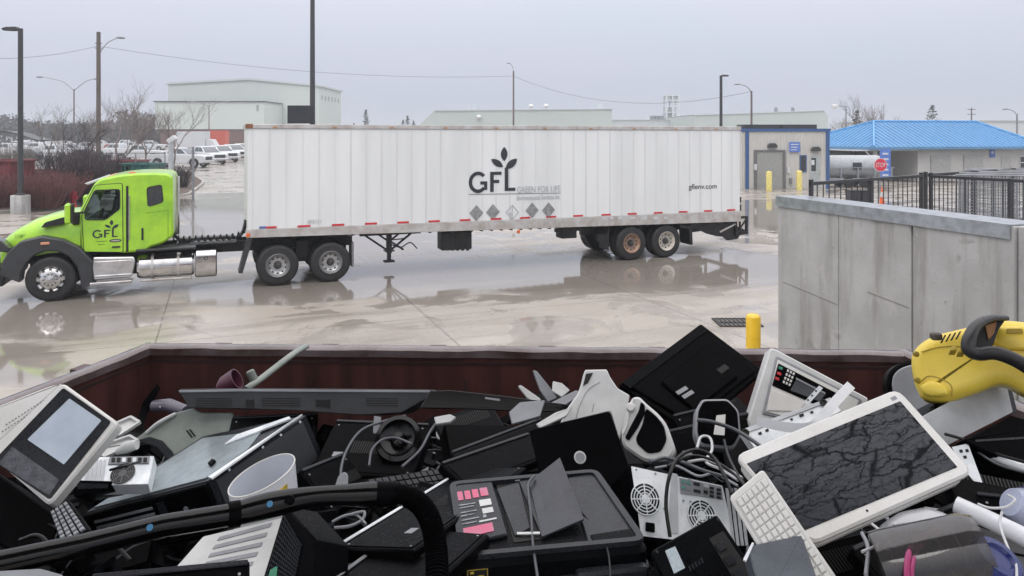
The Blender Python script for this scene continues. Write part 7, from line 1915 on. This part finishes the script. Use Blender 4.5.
cable('black cables along the right of the silver bracket', [(945, 434, 1.95), (965, 440, 1.9), (985, 450, 1.84), (1010, 458, 1.78), (1040, 466, 1.74)], .004, cabk)
cable('thin grey cable beside the metal tube at right', [(975, 450, 1.84), (995, 463, 1.78), (1015, 470, 1.75), (1040, 476, 1.72)], .003, cagr)
cable('white wire looping over the white channel', [(978, 504, 1.55), (990, 508, 1.53), (1006, 507, 1.52), (1015, 500, 1.52), (1008, 495, 1.54)], .0026, cawh)
cable('thin white wire hanging down over the navy motor', [(1002, 512, 1.50), (1000, 525, 1.48), (1008, 548, 1.42), (1016, 565, 1.36), (1016, 590, 1.3)], .0026, cawh)
cable('brown and white wire over the clear canister', [(884, 534, 1.55), (905, 535, 1.5), (930, 537, 1.46), (950, 546, 1.42), (964, 556, 1.38)], .003, mat('cable_tan', (.42, .34, .24), .4))
cable('black cable in front of the white adapter', [(870, 540, 1.55), (890, 532, 1.56), (915, 529, 1.56), (945, 534, 1.5)], .004, cabk)
cable('grey wire left of the clear canister', [(862, 533, 1.55), (868, 548, 1.5), (866, 575, 1.4)], .004, gr1)
cable('pale flat wire left of the pink tube', [(882, 537, 1.52), (892, 545, 1.48), (908, 556, 1.42)], .004, gr1)
cable('cream wire under the left of the adapter', [(872, 524, 1.6), (880, 532, 1.57), (876, 545, 1.5), (862, 552, 1.48)], .003, cawh)
for k, (a, b) in enumerate((((110, 470), (140, 462)), ((20, 540), (60, 560)), ((90, 545), (130, 560)))):
    cable(('thin cable over the fan panel', 'cable in the dark gap below the display', 'cable in the dark gap left of the vented cover')[k], [(a[0], a[1], 2.2 if k == 0 else 1.6), ((a[0]+b[0])/2, a[1]-4, 2.2 if k == 0 else 1.58), (b[0], b[1], 2.3 if k == 0 else 1.55)], .004, cabk)

# --- uncountable dark scrap that fills the bin beneath
rnd = random.Random(21)
def zs(Y):    # level of the fill
    T = [(1.05, 2.78), (1.3, 2.79), (1.6, 2.76), (2.0, 2.70), (2.5, 2.62), (3.0, 2.55), (3.5, 2.46), (4.2, 2.36)]
    for (a, b), (c_, d_) in zip(T, T[1:]):
        if Y <= c_: return b+(d_-b)*max(0, (Y-a)/(c_-a))
    return 2.36
hp_ = MB()
nx, ny = 60, 40; V = []; Fc = []
for j in range(ny+1):
    for i in range(nx+1):
        Y_ = 1.12+(3.9-1.12)*j/ny; x0 = A0.x+(A0.y-Y_)/(A0.y-B0.y)*(B0.x-A0.x)+.03; x1 = A1.x+(A1.y-Y_)/(A1.y-B1.y)*(B1.x-A1.x)-.03
        X_ = x0+(x1-x0)*i/nx
        V.append((X_, Y_, zs(Y_)-.12+.05*mnoise.noise(Vector((X_*4, Y_*4, 0)))))
for j in range(ny):
    for i in range(nx): k = j*(nx+1)+i; Fc.append((k, k+1, k+nx+2, k+nx+1))
hp_.add(V, Fc)
for k in range(1500):
    Y_ = rnd.uniform(1.2, 3.85); x0 = -2.0-(3.9-Y_)*.2; X_ = rnd.uniform(x0+.12, 2.0)
    s1, s2, s3 = rnd.uniform(.03, .16), rnd.uniform(.02, .09), rnd.uniform(.005, .035)
    M = Matrix.Translation((X_, Y_, zs(Y_)-.08+rnd.uniform(-.05, .05))) @ Matrix.Rotation(rnd.uniform(0, 6.3), 4, 'Z') @ Matrix.Rotation(rnd.uniform(-.8, .8), 4, 'X') @ Matrix.Rotation(rnd.uniform(-.6, .6), 4, 'Y')
    hp_.box(-s1/2, s1/2, -s2/2, s2/2, -s3/2, s3/2, M=M)
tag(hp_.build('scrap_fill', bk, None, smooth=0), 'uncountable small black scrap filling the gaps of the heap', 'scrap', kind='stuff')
hp2 = MB()
for k in range(260):
    Y_ = rnd.uniform(1.3, 3.7); x0 = -2.0-(3.9-Y_)*.2; X_ = rnd.uniform(x0+.2, 1.9); z_ = zs(Y_)-.02
    P_ = []; a = rnd.uniform(0, 6.3); q = Vector((X_, Y_, z_-.06))
    for i in range(5): a += rnd.uniform(-1, 1); q = q+Vector((math.cos(a)*.05, math.sin(a)*.05, rnd.uniform(-.02, .03))); P_.append(q.copy())
    hp2.tube(catmull(P_, 3), rnd.uniform(.002, .005), 5)
tag(hp2.build('scrap_wires', cagr, None, smooth=60, fix=False), 'countless thin wires tangled through the black scrap', 'wires', kind='stuff')
# mid-size dark boxes showing in the gaps, each its own thing
def junk(label, nm, cat, px, py, w, d, h, rx, ry, rz, m, kind):
    Y_ = {400: 3.3, 420: 3.0, 440: 2.7, 460: 2.4, 480: 2.15, 500: 1.95, 520: 1.8, 540: 1.68, 560: 1.58}[min(560, max(400, int(round(py/20)*20)))]
    M = Matrix.Translation(at(px, py, Y_+.08)-Vector((0, 0, h*.5+.02))) @ Matrix.Rotation(R(rz), 4, 'Z') @ Matrix.Rotation(R(rx), 4, 'X') @ Matrix.Rotation(R(ry), 4, 'Y')
    t = thing(nm, label, cat, M)
    MB().box(-w/2, w/2, -d/2, d/2, -h/2, h/2, b=.006).build('case', m, t)
    if kind == 'vent':
        g = MB()
        for k in range(22): g.box(-w*.40+k*w*.036, -w*.40+k*w*.036+w*.014, d*.05, d*.36, h/2+.0005, h/2+.0015)
        g.build('vents', hole, t)
    if kind == 'front':
        MB().box(-w*.46, w*.46, -d/2-.004, -d/2-.0005, -h*.38, h*.38).build('front_panel', dk2, t)
        for k in range(4): MB().box(w*(.1+k*.08), w*(.13+k*.08), -d/2-.007, -d/2-.0045, -h*.15, h*.1).build('button', gr1, t)
    if kind == 'keys':
        g = MB()
        for i in range(14):
            for j in range(5): g.box(-w*.46+i*w*.066, -w*.46+i*w*.066+w*.052, -d*.42+j*d*.17, -d*.42+j*d*.17+d*.13, h/2+.0005, h/2+.007)
        g.build('keys', dk2, t, smooth=0)
    return t
for a in (
    ('dark grey monitor stand lying left of the thin black panel', 'monitor_stand', 'stand', 470, 420, .26, .20, .03, 20, -10, 25, dk, 'vent'),
    ('black video recorder tilted below the thin black panel', 'video_recorder', 'recorder', 490, 440, .34, .24, .08, 22, 8, 14, bk, 'front'),
    ('dark keyboard lying between the ribbed hose and round speaker', 'dark_keyboard', 'keyboard', 420, 480, .36, .13, .02, 25, 12, 38, bk, 'keys'),
    ('black router box in the gap right of the ribbed hose', 'router', 'router', 440, 500, .18, .14, .04, 30, 10, -20, bk, 'vent'),
    ('dark box between the laptop lid and silver computer', 'black_box', 'electronics', 618, 478, .2, .2, .1, 15, 0, 5, bk, 'vent'),
    ('black amplifier beneath the fax machine', 'amplifier', 'amplifier', 770, 452, .30, .22, .1, 20, 0, -12, bk, 'front'),
    ('black amplifier under the back edge of the white monitor', 'amplifier', 'amplifier', 860, 420, .34, .24, .1, 15, 6, 8, bk, 'front'),
    ('dark monitor back lying at the left end of the bin', 'black_box', 'electronics', 90, 440, .34, .24, .06, 15, 8, -12, dk, 'vent'),
    ('black keyboard under the ribbed hose', 'dark_keyboard', 'keyboard', 385, 545, .38, .13, .02, 22, -8, 28, bk, 'keys'),
    ('dark drive box left of the sage grey shell', 'drive_box', 'electronics', 215, 425, .24, .2, .07, 14, 4, -20, bk, 'front'),
    ('black receiver against the far wall behind the offcuts', 'receiver', 'electronics', 560, 402, .34, .24, .07, 12, -4, -6, bk, 'front'),
    ('charcoal box below the grey housing and behind the laptop', 'black_box', 'electronics', 600, 440, .28, .22, .08, 12, 4, 10, dk, 'vent'),
    ('black box in the dark gap right of the white monitor', 'black_box', 'electronics', 1000, 480, .28, .2, .08, 20, 6, -20, bk, 'vent'),
    ('black box in the gap below the monitor front edge', 'black_box', 'electronics', 850, 560, .22, .18, .08, 20, -6, 14, bk, 'vent'),
    ('black box behind the rounded black adapter', 'black_box', 'electronics', 720, 400, .24, .2, .08, 16, 0, 20, bk, 'vent'),
    ('dark box right of the fallen dark tower under the monitor', 'black_box', 'electronics', 345, 440, .28, .2, .08, 18, 6, -14, bk, 'vent')):
    junk(*a)

# ---------------------------------------------------------------- assumed roof, unseen above the frame, added to shade the scrap heap
tag(MB().box(-8, 3.4, -1.0, 1.5, 6.2, 6.4).build('shade_roof', mat('shade_roof_grey', (.16, .16, .16), .6), None), kind='structure')

rc = random.Random(5)
spots_ = [(360, 440, 'left of the round speaker'), (420, 462, 'over the lower keyboard'), (478, 428, 'under the glossy panel'), (300, 545, 'beside the mesh grille box'), (405, 520, 'on the first thin monitor'), (600, 462, 'between laptop and silver computer'), (690, 470, 'over the silver computer top'), (770, 440, 'below the fax machine'), (130, 490, 'on the fallen tower front'), (60, 560, 'below the wand at left'), (900, 545, 'beside the clear canister'), (985, 485, 'right of the bracket plate'), (860, 548, 'below the monitor corner'), (200, 425, 'over the sage shell')]
def Ypile(py): return 1.5+max(0, 590-py)**1.25/300
for sx_, sy_, where in spots_:
    P_ = []; a_ = rc.uniform(0, 6.3); qx, qy = sx_, sy_
    for i in range(7):
        a_ += rc.uniform(-.9, 1.1); qx += 10*math.cos(a_); qy += 6*math.sin(a_)
        P_.append((qx, qy, Ypile(qy)*.97+rc.uniform(-.02, .02)))
    cable('curled thin dark cable '+where, P_, rc.uniform(.002, .0038), rc.choice((cabk, cagr, cabk)))

hp3 = MB()
for k in range(240):
    Y_ = rnd.uniform(1.3, 3.6); X_ = rnd.uniform(-2.0, 1.9)
    if abs(X_) > .78*Y_: continue
    s1, s2 = rnd.uniform(.008, .035), rnd.uniform(.005, .015)
    M = Matrix.Translation((X_, Y_, zs(Y_)-.02+rnd.uniform(-.03, .05))) @ Matrix.Rotation(rnd.uniform(0, 6.3), 4, 'Z') @ Matrix.Rotation(rnd.uniform(-.8, .8), 4, 'X')
    hp3.prism([(-s1, -s2), (s1*.8, -s2*.7), (s1, s2*.6), (-s1*.4, s2)], 0, .004, M=M)
tag(hp3.build('broken_bits', gr1, None, smooth=0), 'countless small grey broken bits scattered in the gaps of the heap', 'broken bits', kind='stuff')
